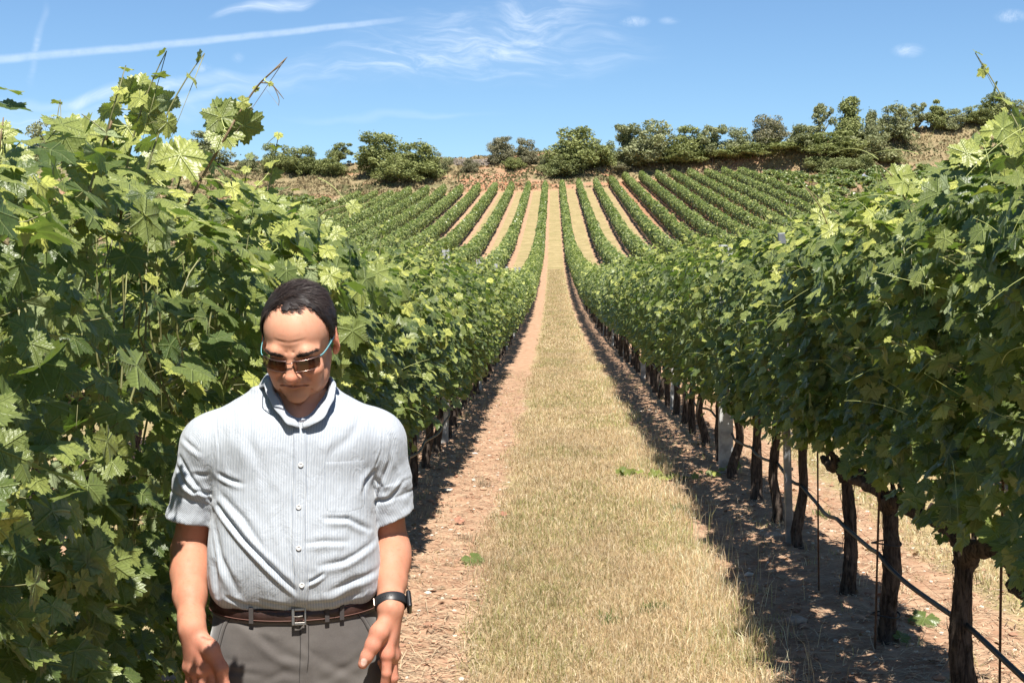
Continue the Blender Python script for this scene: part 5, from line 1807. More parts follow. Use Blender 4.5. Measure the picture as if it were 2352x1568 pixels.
def hand_chains():
    """finger chains of both hands: (points, radii)"""
    L = []
    # right hand of the man, left in the photo: back of the hand to the camera, thumb on the inner side
    w = WR[-1]
    kn = {'index': loc(486, 1528, -0.128), 'middle': loc(468, 1536, -0.122), 'ring': loc(450, 1537, -0.108), 'little': loc(436, 1530, -0.090)}
    L.append(('palm', [[w, k] for k in kn.values()], [[0.021, 0.0135]] * 4))
    L.append(('palm', [[kn['index'], kn['middle']], [kn['middle'], kn['ring']], [kn['ring'], kn['little']]], [[0.0125, 0.0125]] * 3))
    f = [('index', (0.002, -0.004, -0.046), (-0.004, 0.014, -0.026), (-0.006, 0.014, -0.016), 0.0100),
         ('middle', (0.000, -0.002, -0.050), (-0.004, 0.018, -0.028), (-0.004, 0.016, -0.016), 0.0102),
         ('ring', (-0.001, 0.002, -0.046), (-0.002, 0.020, -0.026), (-0.002, 0.016, -0.014), 0.0096),
         ('little', (-0.002, 0.004, -0.036), (0.000, 0.016, -0.020), (0.000, 0.012, -0.012), 0.0084)]
    for nm, a, b, c, r in f:
        p = [kn[nm], kn[nm] + a, kn[nm] + np.array(a) + b, kn[nm] + np.array(a) + b + c]
        L.append(('finger', [p], [[r * 1.12, r * 1.02, r * 0.93, r * 0.80]]))
    L.append(('thumb', [[w + (0.012, -0.008, -0.012), loc(484, 1490, -0.135), loc(508, 1534, -0.145), loc(514, 1575, -0.142), loc(513, 1604, -0.135)]], [[0.016, 0.0175, 0.0130, 0.0118, 0.0095]]))
    # left hand, right in the photo: thumb towards the camera and inwards, fingers hanging
    w = WR[1]
    kn = {'index': loc(889, 1502, -0.125), 'middle': loc(899, 1507, -0.102), 'ring': loc(903, 1504, -0.080), 'little': loc(902, 1496, -0.060)}
    L.append(('palm', [[w, k] for k in kn.values()], [[0.021, 0.0130], [0.021, 0.0130], [0.018, 0.012], [0.016, 0.011]]))
    L.append(('palm', [[kn['index'], kn['middle']], [kn['middle'], kn['ring']], [kn['ring'], kn['little']]], [[0.0125, 0.0125]] * 3))
    L.append(('finger', [[kn['index'], loc(888, 1545, -0.130), loc(882, 1578, -0.122), loc(876, 1602, -0.112)]], [[0.0120, 0.0104, 0.0095, 0.0080]]))
    L.append(('finger', [[kn['middle'], loc(903, 1556, -0.104), loc(897, 1592, -0.094), loc(890, 1615, -0.086)]], [[0.0115, 0.0104, 0.0094, 0.0080]]))
    L.append(('finger', [[kn['ring'], loc(904, 1548, -0.070), loc(893, 1572, -0.060), loc(884, 1566, -0.075)]], [[0.0108, 0.0096, 0.0088, 0.0078]]))
    L.append(('finger', [[kn['little'], loc(898, 1532, -0.050), loc(884, 1538, -0.052), loc(874, 1520, -0.068)]], [[0.0098, 0.0086, 0.0078, 0.0070]]))
    L.append(('thumb', [[w + (-0.006, -0.008, -0.016), loc(871, 1452, -0.130), loc(857, 1480, -0.138), loc(842, 1507, -0.142), loc(833, 1524, -0.142)]], [[0.0165, 0.0190, 0.0155, 0.0122, 0.0100]]))
    return L


def build_body_field():
    F = Field((-0.29, -0.26, 0.70), (0.29, 0.20, 1.70), 0.0023)
    # trunk inside the clothes joins everything into one body
    F.loft([(0.74, 0, 0.02, .13, .085), (0.9, 0, 0.015, .14, .09), (1.1, 0, 0.01, .13, .09), (1.3, 0, 0.02, .14, .085), (1.385, 0, 0.03, .10, .065)], 0.02)
    for sd in (-1, 1):
        F.cone((sd * 0.06, .03, 1.355), SH[sd], .035, .042, 0.03)
        F.chain([SH[sd], SH[sd] + (EL[sd] - SH[sd]) * .5, EL[sd]], [.042, .040, .0345], 0.02)
        fa = WR[sd] - EL[sd]
        F.chain([EL[sd], EL[sd] + fa * .28, EL[sd] + fa * .62, WR[sd]], [.0345, .0365, .0305, .0230], 0.015)
        side = np.array([1.0, 0, 0])
        F.cone(EL[sd] + fa * .15 + side * .006, EL[sd] + fa * .55 - side * .003, .0345, .028, 0.02)
        # the wrist is wider than thick
        F.cone(WR[sd] + fa * -.12 + side * .006, WR[sd] + side * .007, .0215, .019, 0.012)
        F.cone(WR[sd] + fa * -.12 - side * .006, WR[sd] - side * .007, .0215, .019, 0.012)
    for kind, chains, rads in hand_chains():
        for p, r in zip(chains, rads):
            F.chain(p, r, {'palm': 0.012, 'finger': 0.0035, 'thumb': 0.008}[kind])
    # knuckle joints
    # neck and throat
    F.cone((0.004, 0.045, 1.37), hp(0, .035, -.06), .060, .056, 0.02)
    F.cone((0.010, -0.006, 1.345), hp(0, .000, -.080), .050, .042, 0.02)
    F.cone((0.006, 0.0, 1.350), (0.014, -.038, 1.376), .050, .036, 0.03)
    # head
    HR = H_R

    def E(c, r, k=0.012, mode='add', rot=None):
        R = HR if rot is None else HR @ np.array(rot)
        F.ell(hp(*c), np.array(r) * H_S, k * H_S, mode, R)

    def C(pts, rad, k=0.008, mode='add'):
        F.chain([hp(*p) for p in pts], [q * H_S for q in rad], k * H_S, mode)
    E((0, .016, .036), (.0735, .094, .076), 0.02)
    E((0, -.028, .040), (.0620, .068, .068), 0.02)
    E((0, -.020, -.020), (.0570, .070, .080), 0.02)
    E((0, -.028, -.062), (.0500, .064, .050), 0.02)
    E((0, -.0865, -.084), (.023, .019, .017), 0.016)
    for s_ in (-1, 1):
        E((s_ * .035, -.026, -.070), (.024, .040, .030), 0.02)
        E((s_ * .036, -.070, -.026), (.025, .024, .022), 0.020)      # cheek bone
        E((s_ * .031, -.072, -.056), (.020, .020, .024), 0.018)      # cheek
        C([(s_ * .010, -.0930, .023), (s_ * .032, -.0905, .029), (s_ * .050, -.072, .022)], [.0060, .0070, .0060], 0.018)   # brow
        E((s_ * .032, -.107, .005), (.019, .017, .012), 0.016, 'sub')    # socket
        E((s_ * .0315, -.0835, .004), (.0155, .0125, .0115), 0.005)       # closed-looking lids
        C([(s_ * .018, -.0950, -.001), (s_ * .032, -.0978, -.003), (s_ * .045, -.0925, .000)], [.0014, .0015, .0014], 0.003, 'sub')
        C([(s_ * .020, -.096, -.011), (s_ * .036, -.094, -.014), (s_ * .046, -.088, -.011)], [.003, .004, .003], 0.008, 'sub')     # bag under the eye
        C([(s_ * .0225, -.099, -.022), (s_ * .0310, -.094, -.034), (s_ * .0350, -.088, -.052)], [.0022, .0026, .0016], 0.008, 'sub')   # fold beside the mouth
        C([(s_ * .031, -.090, -.058), (s_ * .035, -.082, -.080)], [.002, .002], 0.006, 'sub')
        C([(s_ * .005, -.1005, .016), (s_ * .007, -.098, .032)], [.0014, .001], 0.005, 'sub')   # frown lines
        # ear
        er = Matrix.Rotation(s_ * math.radians(22), 3, 'Z') @ Matrix.Rotation(math.radians(-12), 3, 'X')
        E((s_ * .0765, .018, -.004), (.0075, .019, .032), 0.006, 'add', er)
        E((s_ * .0835, .014, .000), (.0050, .011, .020), 0.005, 'sub', er)
        E((s_ * .0755, .006, -.002), (.006, .006, .009), 0.004, 'add', er)
        E((s_ * .0735, .010, -.032), (.0065, .009, .010), 0.006)
    C([(0, -.0935, .018), (0, -.104, -.001), (0, -.1150, -.018)], [.0075, .0090, .0125], 0.012)
    E((0, -.1160, -.022), (.0125, .0120, .0105), 0.007)
    for s_ in (-1, 1):
        E((s_ * .0128, -.1045, -.0255), (.0080, .0105, .0080), 0.005)
        E((s_ * .0078, -.110, -.0335), (.0042, .0055, .0036), 0.002, 'sub')
        C([(s_ * .0215, -.101, -.019), (s_ * .0225, -.098, -.029)], [.0014, .0012], 0.004, 'sub')
    E((0, -.083, -.046), (.032, .022, .021), 0.014)
    # pressed lips
    C([(-.027, -.095, -0.0475), (-.012, -.1045, -0.0405), (0, -.1065, -0.0405), (.012, -.1045, -0.0405), (.027, -.095, -0.0475)], [.0028, .0042, .0040, .0042, .0028], 0.006)
    C([(-.022, -.096, -0.0520), (0, -.1050, -0.0510), (.022, -.096, -0.0520)], [.0032, .0052, .0032], 0.006)
    C([(-.029, -.095, -0.0515), (-.012, -.1080, -0.0455), (0, -.1098, -0.0455), (.012, -.1080, -0.0455), (.029, -.095, -0.0515)], [.0018, .0021, .0021, .0021, .0018], 0.003, 'sub')
    C([(-.016, -.098, -0.0580), (0, -.101, -0.0590), (.016, -.098, -0.0580)], [.003, .0035, .003], 0.010, 'sub')
    # forehead lines
    for zz, a in ((.054, .0004), (.064, .0003)):
        C([(-.034, -.086 - .0, zz + .002), (0, -.0975, zz), (.034, -.086, zz + .002)], [a * .5, a, a * .5], 0.006, 'sub')
    # second chin, resting on the collar
    C([(-.036, -.056, -.100), (0, -.082, -.106), (.036, -.056, -.100)], [.0022, .0035, .0022], 0.006, 'sub')
    E((0.0, -.042, -.114), (.038, .030, .017), 0.006)
    return F


def skin_material():
    m, N = new_mat('skin')
    a = N.n('ShaderNodeAttribute', attribute_name='col').outputs['Color']
    co = N.n('ShaderNodeTexCoord').outputs['Object']
    mott = N.noise(co, 28, 4, 0.6)
    fine = N.noise(co, 420, 3, 0.6)
    c = N.mix(N.m('MULTIPLY', N.mapr(mott, 0.36, 0.62), 0.42), a, N.mix(1.0, a, (0.98, 0.82, 0.76, 1), 'MULTIPLY'))
    c = N.mix(N.m('MULTIPLY', N.mapr(N.noise(co, 130, 4), 0.56, 0.70), 0.28), c, N.mix(1.0, c, (0.72, 0.58, 0.52, 1), 'MULTIPLY'))
    p = N.n('ShaderNodeBsdfPrincipled', {'Base Color': c, 'Roughness': N.mapr(mott, .3, .7, .54, .68), 'Specular IOR Level': 0.28,
                                         'Subsurface Weight': 0.18, 'Subsurface Scale': 0.006})
    p.inputs['Subsurface Radius'].default_value = (1.0, 0.35, 0.18)
    b = N.n('ShaderNodeBump', {'Strength': 0.22, 'Distance': 0.0010, 'Height': N.m('ADD', fine, N.m('MULTIPLY', mott, 1.2))})
    N.set(p, 'Normal', b)
    out_surface(N, p)
    return m


def seg_dist(P, a, b):
    a = np.asarray(a, float); b = np.asarray(b, float)
    ba = b - a
    t = np.clip(((P - a) @ ba) / (ba @ ba + 1e-12), 0, 1)
    return np.linalg.norm(P - a - t[:, None] * ba, axis=1), t


def skin_colour(V):
    n = len(V)
    face = np.array([0.54, 0.280, 0.182]); arm = np.array([0.42, 0.195, 0.122]); hand = np.array([0.46, 0.205, 0.138])
    q = to_head(V)
    ish = V[:, 2] > 1.36
    col = np.where(ish[:, None], face, arm)
    hm = sstep(0.99, 0.93, V[:, 2])[:, None]
    col = np.where(ish[:, None], col, col * (1 - hm) + hand * hm)

    def g(c, r):
        return np.exp(-(((q - np.array(c)) / np.array(r)) ** 2).sum(1))[:, None] * ish[:, None]
    red = g((0, -.116, -.021), (.018, .03, .018)) * .55 + g((.042, -.08, -.035), (.02, .04, .02)) * .4 + g((-.042, -.08, -.035), (.02, .04, .02)) * .4 \
        + g((.085, .02, 0), (.02, .04, .05)) * .7 + g((-.085, .02, 0), (.02, .04, .05)) * .7 + g((0, -.05, -.15), (.06, .08, .03)) * .35
    col = col * (1 - red) + col * np.array([1.02, 0.66, 0.58]) * red
    beard = (g((0, -.09, -0.0590), (.042, .05, .026)) * .9 + g((0, -.105, -0.0340), (.024, .03, .010)) + g((.05, -.04, -0.0490), (.025, .05, .03)) * .6 + g((-.05, -.04, -0.0490), (.025, .05, .03)) * .6).clip(0, 1) * .38
    col = col * (1 - beard) + np.array([0.30, 0.185, 0.145]) * beard
    lip = np.zeros(n)
    for a, b in (((-.022, -.099, -0.0455), (0, -.108, -0.0405)), ((0, -.108, -0.0405), (.022, -.099, -0.0455)), ((-.019, -.100, -0.0525), (0, -.107, -0.0520)), ((0, -.107, -0.0520), (.019, -.100, -0.0525))):
        d, t = seg_dist(q, a, b)
        lip = np.maximum(lip, sstep(0.0062, 0.0030, d))
    lip = (lip * ish)[:, None] * 0.75
    col = col * (1 - lip) + np.array([0.40, 0.16, 0.125]) * lip
    for s_ in (-1, 1):
        d, t = seg_dist(q, (s_ * .018, -.0950, -.001), (s_ * .045, -.0925, .000))
        w = (sstep(0.0042, 0.0012, d) * ish)[:, None] * .85
        col = col * (1 - w) + np.array([0.06, 0.04, 0.035]) * w
        e = g((s_ * .032, -.095, -.004), (.020, .03, .014)) * .35
        col = col * (1 - e) + np.array([0.33, 0.17, 0.13]) * e
    d, t = seg_dist(q, (-.029, -.095, -.0515), (0, -.1110, -.0452)); d2, t = seg_dist(q, (0, -.1110, -.0452), (.029, -.095, -.0515))
    w = (sstep(0.0040, 0.0014, np.minimum(d, d2)) * ish)[:, None] * .85
    col = col * (1 - w) + np.array([0.12, 0.05, 0.04]) * w
    # nails, creases over the thumb joints
    for tip, rr in ((loc(836, 1519, -0.152), .0072),):
        w = sstep(rr * 1.15, rr * 0.85, np.linalg.norm((V - tip) * np.array([1.15, .8, .85]), axis=1))[:, None]
        col = col * (1 - w) + np.array([0.78, 0.52, 0.44]) * w
    for s_ in (-1, 1):
        kn = sstep(.035, .008, np.linalg.norm(V - (loc(486, 1528, -.14) if s_ < 0 else loc(889, 1500, -.14)), axis=1))[:, None] * .25
        col = col * (1 - kn) + col * np.array([1.05, .70, .62]) * kn
    # hair roots shadow of the scalp
    return col


def build_person():
    root = empty('person', tuple(P_LOC), P_RZ)
    tag(root, 'man in pale striped shirt and grey trousers, looking down beside the left vines', 'person')
    M_SKIN = skin_material()
    # ---------------- body
    F = build_body_field()
    V, Q = F.mesh()
    V = relax(V, Q, 1, 0.4)
    Nn = vert_normals(V, Q)
    # veins and knuckle creases on forearms and hands
    low = sstep(1.15, 1.05, V[:, 2])
    V = V + Nn * ((fbm(V[:, 0] * 55, V[:, 1] * 55, V[:, 2] * 22, 5, 3) - 0.5) * 0.0022 * low)[:, None]
    for c, dr, r in ((loc(842, 1505, -.15), (.55, 0, -1), .012), (loc(509, 1545, -.155), (.1, 0, -1), .012)):
        d = V - c
        dr = norm(np.array(dr, float))
        w = np.exp(-((d ** 2).sum(1)) / (2 * r * r))
        V = V - Nn * (w * np.maximum(0, np.cos((d @ dr) * 1600)) ** 3 * 0.0008)[:, None]
    col = skin_colour(V)
    me = np_mesh('body', V, Q, {'col': ('FLOAT_COLOR', np.c_[col, np.ones(len(V))])}, True, [M_SKIN])
    link_mesh('body', me, None, root)
    from mathutils.bvhtree import BVHTree
    body_bvh = BVHTree.FromPolygons([tuple(v) for v in V], [tuple(f) for f in Q.tolist()])
    build_hair(root, V, Q, Nn, body_bvh)
    build_glasses(root)
    build_shirt(root)
    build_trousers(root)
    build_watch(root)


def hair_mask(q):
    """>0 where the scalp has hair (head frame)"""
    az = np.degrees(np.arctan2(np.abs(q[:, 0]), -q[:, 1]))      # 0 front, 90 side, 180 back
    line = np.interp(az, [0, 14, 30, 42, 54, 64, 74, 86, 98, 110, 125, 180], [.1025, .1035, .1055, .1030, .0930, .066, .022, -.018, .024, .012, -.040, -.062])
    jag = (vnoise(q[:, 0] * 160, q[:, 1] * 160, q[:, 2] * 60, 4) - .5) * .007
    return q[:, 2] - line - jag


def build_hair(root, V, Q, Nn, bvh):
    m, N = new_mat('hair')
    a = N.n('ShaderNodeAttribute', attribute_name='rnd').outputs['Fac']
    c = N.mix(a, (0.007, 0.005, 0.005), (0.050, 0.033, 0.028))
    p = N.n('ShaderNodeBsdfPrincipled', {'Base Color': c, 'Roughness': 0.55, 'Specular IOR Level': 0.3})
    out_surface(N, p)
    rng = np.random.default_rng(61)
    q = to_head(V)
    msk = hair_mask(q)
    near = (np.abs(q) < np.array([.11, .14, .16])).all(1) & (V[:, 2] > 1.45) & (np.abs(q[:, 0]) < 0.088)
    ear = (np.abs(q[:, 0]) > .074) & (np.abs(q[:, 1] - .018) < .026) & (q[:, 2] < .030)
    sel = near & (msk > -0.002) & ~ear
    # a thin cap hugging the scalp
    cap = sel & (msk > 0.0015)
    fs = Q[cap[Q].all(1)]
    used = np.unique(fs)
    mp = -np.ones(len(V), int); mp[used] = np.arange(len(used))
    thick = 0.0022 + 0.0045 * sstep(0.0, 0.030, msk[used]) + 0.002 * sstep(.06, .12, q[used, 2])
    bump = (fbm(q[used, 0] * 40, q[used, 1] * 70, q[used, 2] * 40, 2, 3) - .5) * .004
    U = V[used] + Nn[used] * (thick + bump * sstep(0, .02, msk[used]))[:, None]
    g = Geo()
    g.add(U, mp[fs], rng.uniform(0, .25, len(U)))
    # locks: short tapering strands combed back with a slight curl
    ids = np.nonzero(sel)[0]
    pw = 0.5 + sstep(-.002, .016, msk[ids]) * .6; pick = rng.choice(ids, 20000, p=pw / pw.sum())
    base = V[pick] + rng.normal(0, .0012, (20000, 3))
    n_ = Nn[pick]
    qq = to_head(base)
    front = sstep(0.03, -0.06, qq[:, 1]) * sstep(.06, .10, qq[:, 2])
    top = sstep(.07, .11, qq[:, 2])
    comb_h = np.stack([rng.normal(0, .28, 20000), 0.9 * (1 - front) - 0.35 * front + rng.normal(0, .28, 20000), -0.9 * (1 - top) + 0.15 * rng.normal(0, 1, 20000)], 1)
    wave = vnoise(qq[:, 0] * 60, qq[:, 1] * 60, 0, 55) - .5
    comb_h[:, 0] += 1.1 * top + .9 * wave * top; comb_h[:, 1] = comb_h[:, 1] * (1 - .5 * top) + .9 * wave * top
    comb = comb_h @ H_R.T
    comb = norm(comb - n_ * (comb * n_).sum(1)[:, None])
    L = rng.uniform(.010, .019, 20000) * (1 + 1.0 * top) * np.clip(0.35 + sstep(0, .02, msk[pick]), 0, 1)
    lift = rng.uniform(.02, .16, 20000) * (0.6 + 0.7 * top)
    t0 = thick.mean() * 0.6
    K = 5
    ts = np.linspace(0, 1, K)
    curl = norm(np.cross(comb, n_)) * rng.normal(0, .20, (20000, 1))
    pts = base[:, None] + n_[:, None] * (t0 * sstep(0, .02, msk[pick])[:, None, None] + (np.sin(ts * 2.2)[None, :, None] * (lift * L)[:, None, None])) \
        + comb[:, None] * (ts[None, :, None] * L[:, None, None]) + curl[:, None] * (ts ** 2)[None, :, None] * L[:, None, None]
    wv = norm(np.cross(comb, n_) + rng.normal(0, .5, (20000, 3)))[:, None] * (np.array([1, 1, .8, .5, .12])[None, :, None] * rng.uniform(.00025, .0006, 20000)[:, None, None])
    v = np.stack([pts - wv, pts + wv], 2).reshape(-1, 3)
    k = np.arange(20000)[:, None, None] * (2 * K) + np.arange(K - 1)[None, :, None] * 2
    f = (k + np.array([[[0, 1, 3, 2]]])).reshape(-1, 4)
    g.add(v, f, np.repeat(rng.uniform(0.1, 1, 20000), 2 * K))
    link_mesh('hair', g.mesh('hair', [m]), None, root)
    # eyebrows
    for s_ in (-1, 1):
        g = Geo()
        for i in range(170):
            t = rng.uniform(0, 1)
            x = s_ * (.013 + .040 * t)
            z = .0245 + .006 * math.sin(t * 2.6) - .005 * max(0, t - .6) + rng.normal(0, .0018)
            o_ = hp(x, -.16, z); dr = H_R @ np.array([0, 1.0, 0])
            h = bvh.ray_cast(Vector(o_), Vector(dr))
            if h[0] is None: continue
            b = np.array(h[0]); nn_ = np.array(h[1])
            if nn_ @ dr > 0: nn_ = -nn_
            dd_ = H_R @ np.array([s_ * rng.uniform(.3, 1), .0, rng.uniform(-.3, .7) * (1 - t)])
            dd_ = norm(dd_ - nn_ * (dd_ @ nn_))
            e = b + dd_ * rng.uniform(.005, .010) + nn_ * .0012
            g.tube(np.array([b - nn_ * .0005, (b + e) / 2 + nn_ * .0014, e]), np.array([.0005, .0004, .0002]), 3, caps=False, a=rng.uniform(0, .9))
        link_mesh('eyebrow', g.mesh('eyebrow', [m]), None, root)


def build_glasses(root):
    M_FR = simple_mat('spectacle_metal', (0.26, 0.17, 0.15), 0.25, 0.9)
    M_AR = simple_mat('turquoise_temple', (0.22, 0.52, 0.56), 0.3)
    m, N = new_mat('tinted_lens')
    co = N.n('ShaderNodeAttribute', attribute_name='lensv').outputs['Fac']
    tint = N.mix(co, (0.58, 0.46, 0.38), (0.10, 0.075, 0.07))
    tr = N.n('ShaderNodeBsdfTransparent', {'Color': tint})
    gl = N.n('ShaderNodeBsdfGlossy', {'Color': (0.8, 0.8, 0.8, 1), 'Roughness': 0.05})
    out_surface(N, N.n('ShaderNodeMixShader', {0: 0.06, 1: tr.outputs[0], 2: gl.outputs[0]}))
    eo = empty('glasses', (0, 0, 0)); eo.parent = root
    cz = 0.0070

    def lens_pt(s_, u, v):
        """u -1..1 across, v -1..1 up"""
        x = s_ * (.0335 + .0265 * u)
        z = cz + .0118 * v - 0.0015 * (u * u) * (v < 0)
        y = -.1115 + .022 * (abs(x) / .06) ** 2.2 - .002 * (1 - u * u) - 0.004 * (v - 1) * -0.5
        return hp(x, y, z)
    for s_ in (-1, 1):
        G = 14
        pts, lv = [], []
        for i in range(G + 1):
            for j in range(G + 1):
                u = -1 + 2 * i / G; v = -1 + 2 * j / G
                # rounded rectangle: squeeze the corners
                uu = u * (1 - .10 * (abs(v) ** 4)); vv = v * (1 - .16 * (abs(u) ** 5)) if v < 0 else v * (1 - .05 * abs(u) ** 4)
                pts.append(lens_pt(s_, uu, vv)); lv.append((v + 1) / 2)
        i = np.arange(G)[:, None] * (G + 1); j = np.arange(G)[None]
        f = np.stack([i + j, i + j + 1, i + G + 2 + j, i + G + 1 + j], -1).reshape(-1, 4)
        me = np_mesh('lens', np.array(pts), f, {'lensv': ('FLOAT', np.array(lv))}, True, [m])
        link_mesh('lens', me, None, eo)
        g = Geo()
        rim = [lens_pt(s_, u, 1.0 * (1 - .05 * abs(u) ** 4)) for u in np.linspace(-1.03, 1.05, 12)]
        g.tube(spline(rim, 24), .0012, 7)
        rim = [lens_pt(s_, -1 + .10, -.0)] if False else None
        lowr = [lens_pt(s_, u * (1 - .10 * 1.0), -1.0 * (1 - .16 * abs(u) ** 5)) for u in np.linspace(-1.0, 1.0, 12)]
        side_o = [lens_pt(s_, 1.0 * (1 - .10 * abs(v) ** 4), v * .9) for v in np.linspace(1, -1, 6)]
        side_i = [lens_pt(s_, -1.0 * (1 - .10 * abs(v) ** 4), v * .9) for v in np.linspace(1, -1, 6)]
        g.tube(spline(lowr, 24), .0006, 5); g.tube(spline(side_o, 10), .0008, 5); g.tube(spline(side_i, 10), .0007, 5)
        # nose pad
        g.tube(spline([lens_pt(s_, -1, .2), hp(s_ * .0095, -.107, -.001), hp(s_ * .0100, -.103, -.006)], 8), .0008, 5)
        link_mesh('rim', g.mesh('rim', [M_FR]), None, eo)
        g = Geo()
        h0 = lens_pt(s_, 1.05, .95)
        tp = spline([h0, hp(s_ * .0660, -.078, .0170), hp(s_ * .0715, -.050, .0150), hp(s_ * .0755, -.010, .0110), hp(s_ * .0765, .018, .0085)], 20)
        g.tube(tp + (H_R @ np.array([0, 0, .0010])), .0008, 6)
        g.tube(tp + (H_R @ np.array([0, 0, -.0010])), .0008, 6)
        link_mesh('temple', g.mesh('temple', [M_AR]), None, eo)
    g = Geo()
    g.tube(spline([lens_pt(-1, -1, .75), hp(-.004, -.1150, .0150), hp(.004, -.1150, .0150), lens_pt(1, -1, .75)], 14), .0012, 7)
    link_mesh('bridge', g.mesh('bridge', [M_FR]), None, eo)


# ------------------------------------------------------------------ clothes
def fold(V, Nn, line, amp, wid, sharp=0.0, mask=None):
    """press a fold into the cloth along a line given in picture pixels (seen from the front)"""
    pts = [loc(px, py, -0.10) for px, py in line]
    P = V[:, [0, 2]]
    best = np.full(len(V), 9.0); sgn = np.zeros(len(V)); tt = np.zeros(len(V))
    for i in range(len(pts) - 1):
        a = pts[i][[0, 2]]; b = pts[i + 1][[0, 2]]
        ba = b - a
        t = np.clip(((P - a) @ ba) / (ba @ ba), 0, 1)
        d = P - a - t[:, None] * ba
        dist = np.linalg.norm(d, axis=1)
        s = np.sign(ba[0] * d[:, 1] - ba[1] * d[:, 0])
        m = dist < best
        best = np.where(m, dist, best); sgn = np.where(m, s, sgn); tt = np.where(m, (i + t) / (len(pts) - 1), tt)
    env = np.sin(np.clip(tt, 0, 1) * math.pi * .92 + .12) ** 0.6
    x = best * sgn / (wid * .8)
    prof = -np.exp(-(x * 1.6) ** 2) + 0.9 * np.exp(-((x + 1.15) * 1.1) ** 2) + 0.35 * np.exp(-((x - 1.4) * 1.0) ** 2)
    front = sstep(0.1, -0.35, Nn[:, 1])
    d = amp * prof * env * front
    if mask is not None: d = d * mask
    return V + Nn * d[:, None]


def cloth_noise(V, s, seed, sx=1, sz=1):
    return fbm(V[:, 0] * s * sx, V[:, 1] * s, V[:, 2] * s * sz, seed, 3) - .5


def stripe_material():
    m, N = new_mat('striped_shirt_cloth')
    a = N.n('ShaderNodeAttribute', attribute_name='stripe').outputs['Fac']
    co = N.n('ShaderNodeTexCoord').outputs['Object']
    fr = N.m('ABSOLUTE', N.m('SUBTRACT', N.m('FRACT', N.m('MULTIPLY', a, 1 / 0.0032)), 0.5))
    st = N.mapr(fr, 0.14, 0.26)
    weave = N.noise(co, 900, 2)
    c = N.mix(st, (0.21, 0.245, 0.30), (0.415, 0.435, 0.455))
    c = N.mix(N.m('MULTIPLY', N.mapr(weave, .4, .6), .10), c, (0.33, 0.35, 0.39))
    p = N.n('ShaderNodeBsdfPrincipled', {'Base Color': c, 'Roughness': 0.88, 'Specular IOR Level': 0.15, 'Sheen Weight': 0.15})
    mp_ = N.n('ShaderNodeMapping', {'Vector': co}); mp_.inputs['Scale'].default_value = (30, 20, 13); mp_.inputs['Rotation'].default_value = (0, .5, 0)
    cr = N.noise(mp_.outputs[0], 1.0, 6, 0.62, 1.4)
    b = N.n('ShaderNodeBump', {'Strength': 0.55, 'Distance': 0.008, 'Height': N.m('ADD', cr, N.m('MULTIPLY', weave, .03))})
    N.set(p, 'Normal', b)
    out_surface(N, p)
    return m


SLEEVE_END = {-1: (SH[-1] * 0.31 + EL[-1] * 0.69 + np.array([-0.010, -0.004, -0.003])), 1: (SH[1] * 0.32 + EL[1] * 0.68 + np.array([0.012, -0.004, -0.012]))}


def torso_bvh(V, Q):
    from mathutils.bvhtree import BVHTree
    return BVHTree.FromPolygons([tuple(v) for v in V], [tuple(f) for f in Q.tolist()])


def surf(bvh, x, z, off=0.0015, y0=-0.6):
    h = bvh.ray_cast(Vector((x, y0, z)), Vector((0, 1, 0)))
    if h[0] is None: return np.array([x, -0.1, z])
    return np.array([x, h[0].y - off, z])


def patch(bvh, outline_fn, nu, nv, off, name, mat, parent, stripe=True, lift=0.0):
    """a thin piece of cloth sewn on the front: outline_fn(u,v) gives x,z"""
    P = np.zeros((nu + 1, nv + 1, 3))
    for i in range(nu + 1):
        for j in range(nv + 1):
            x, z = outline_fn(i / nu, j / nv)
            e = min(i, nu - i, j, nv - j)
            P[i, j] = surf(bvh, x, z, off if e > 0 else -0.0012)
    i = np.arange(nu)[:, None] * (nv + 1); j = np.arange(nv)[None]
    f = np.stack([i + j, i + j + 1, i + nv + 2 + j, i + nv + 1 + j], -1).reshape(-1, 4)
    for _ in range(2):
        P[1:-1, 1:-1, 1] = (P[1:-1, :-2, 1] + 2 * P[1:-1, 1:-1, 1] + P[1:-1, 2:, 1]) / 4
    V = P.reshape(-1, 3)
    me = np_mesh(name, V, f, {'stripe': ('FLOAT', V[:, 0] + 0.0008)}, True, [mat])
    return link_mesh(name, me, None, parent)


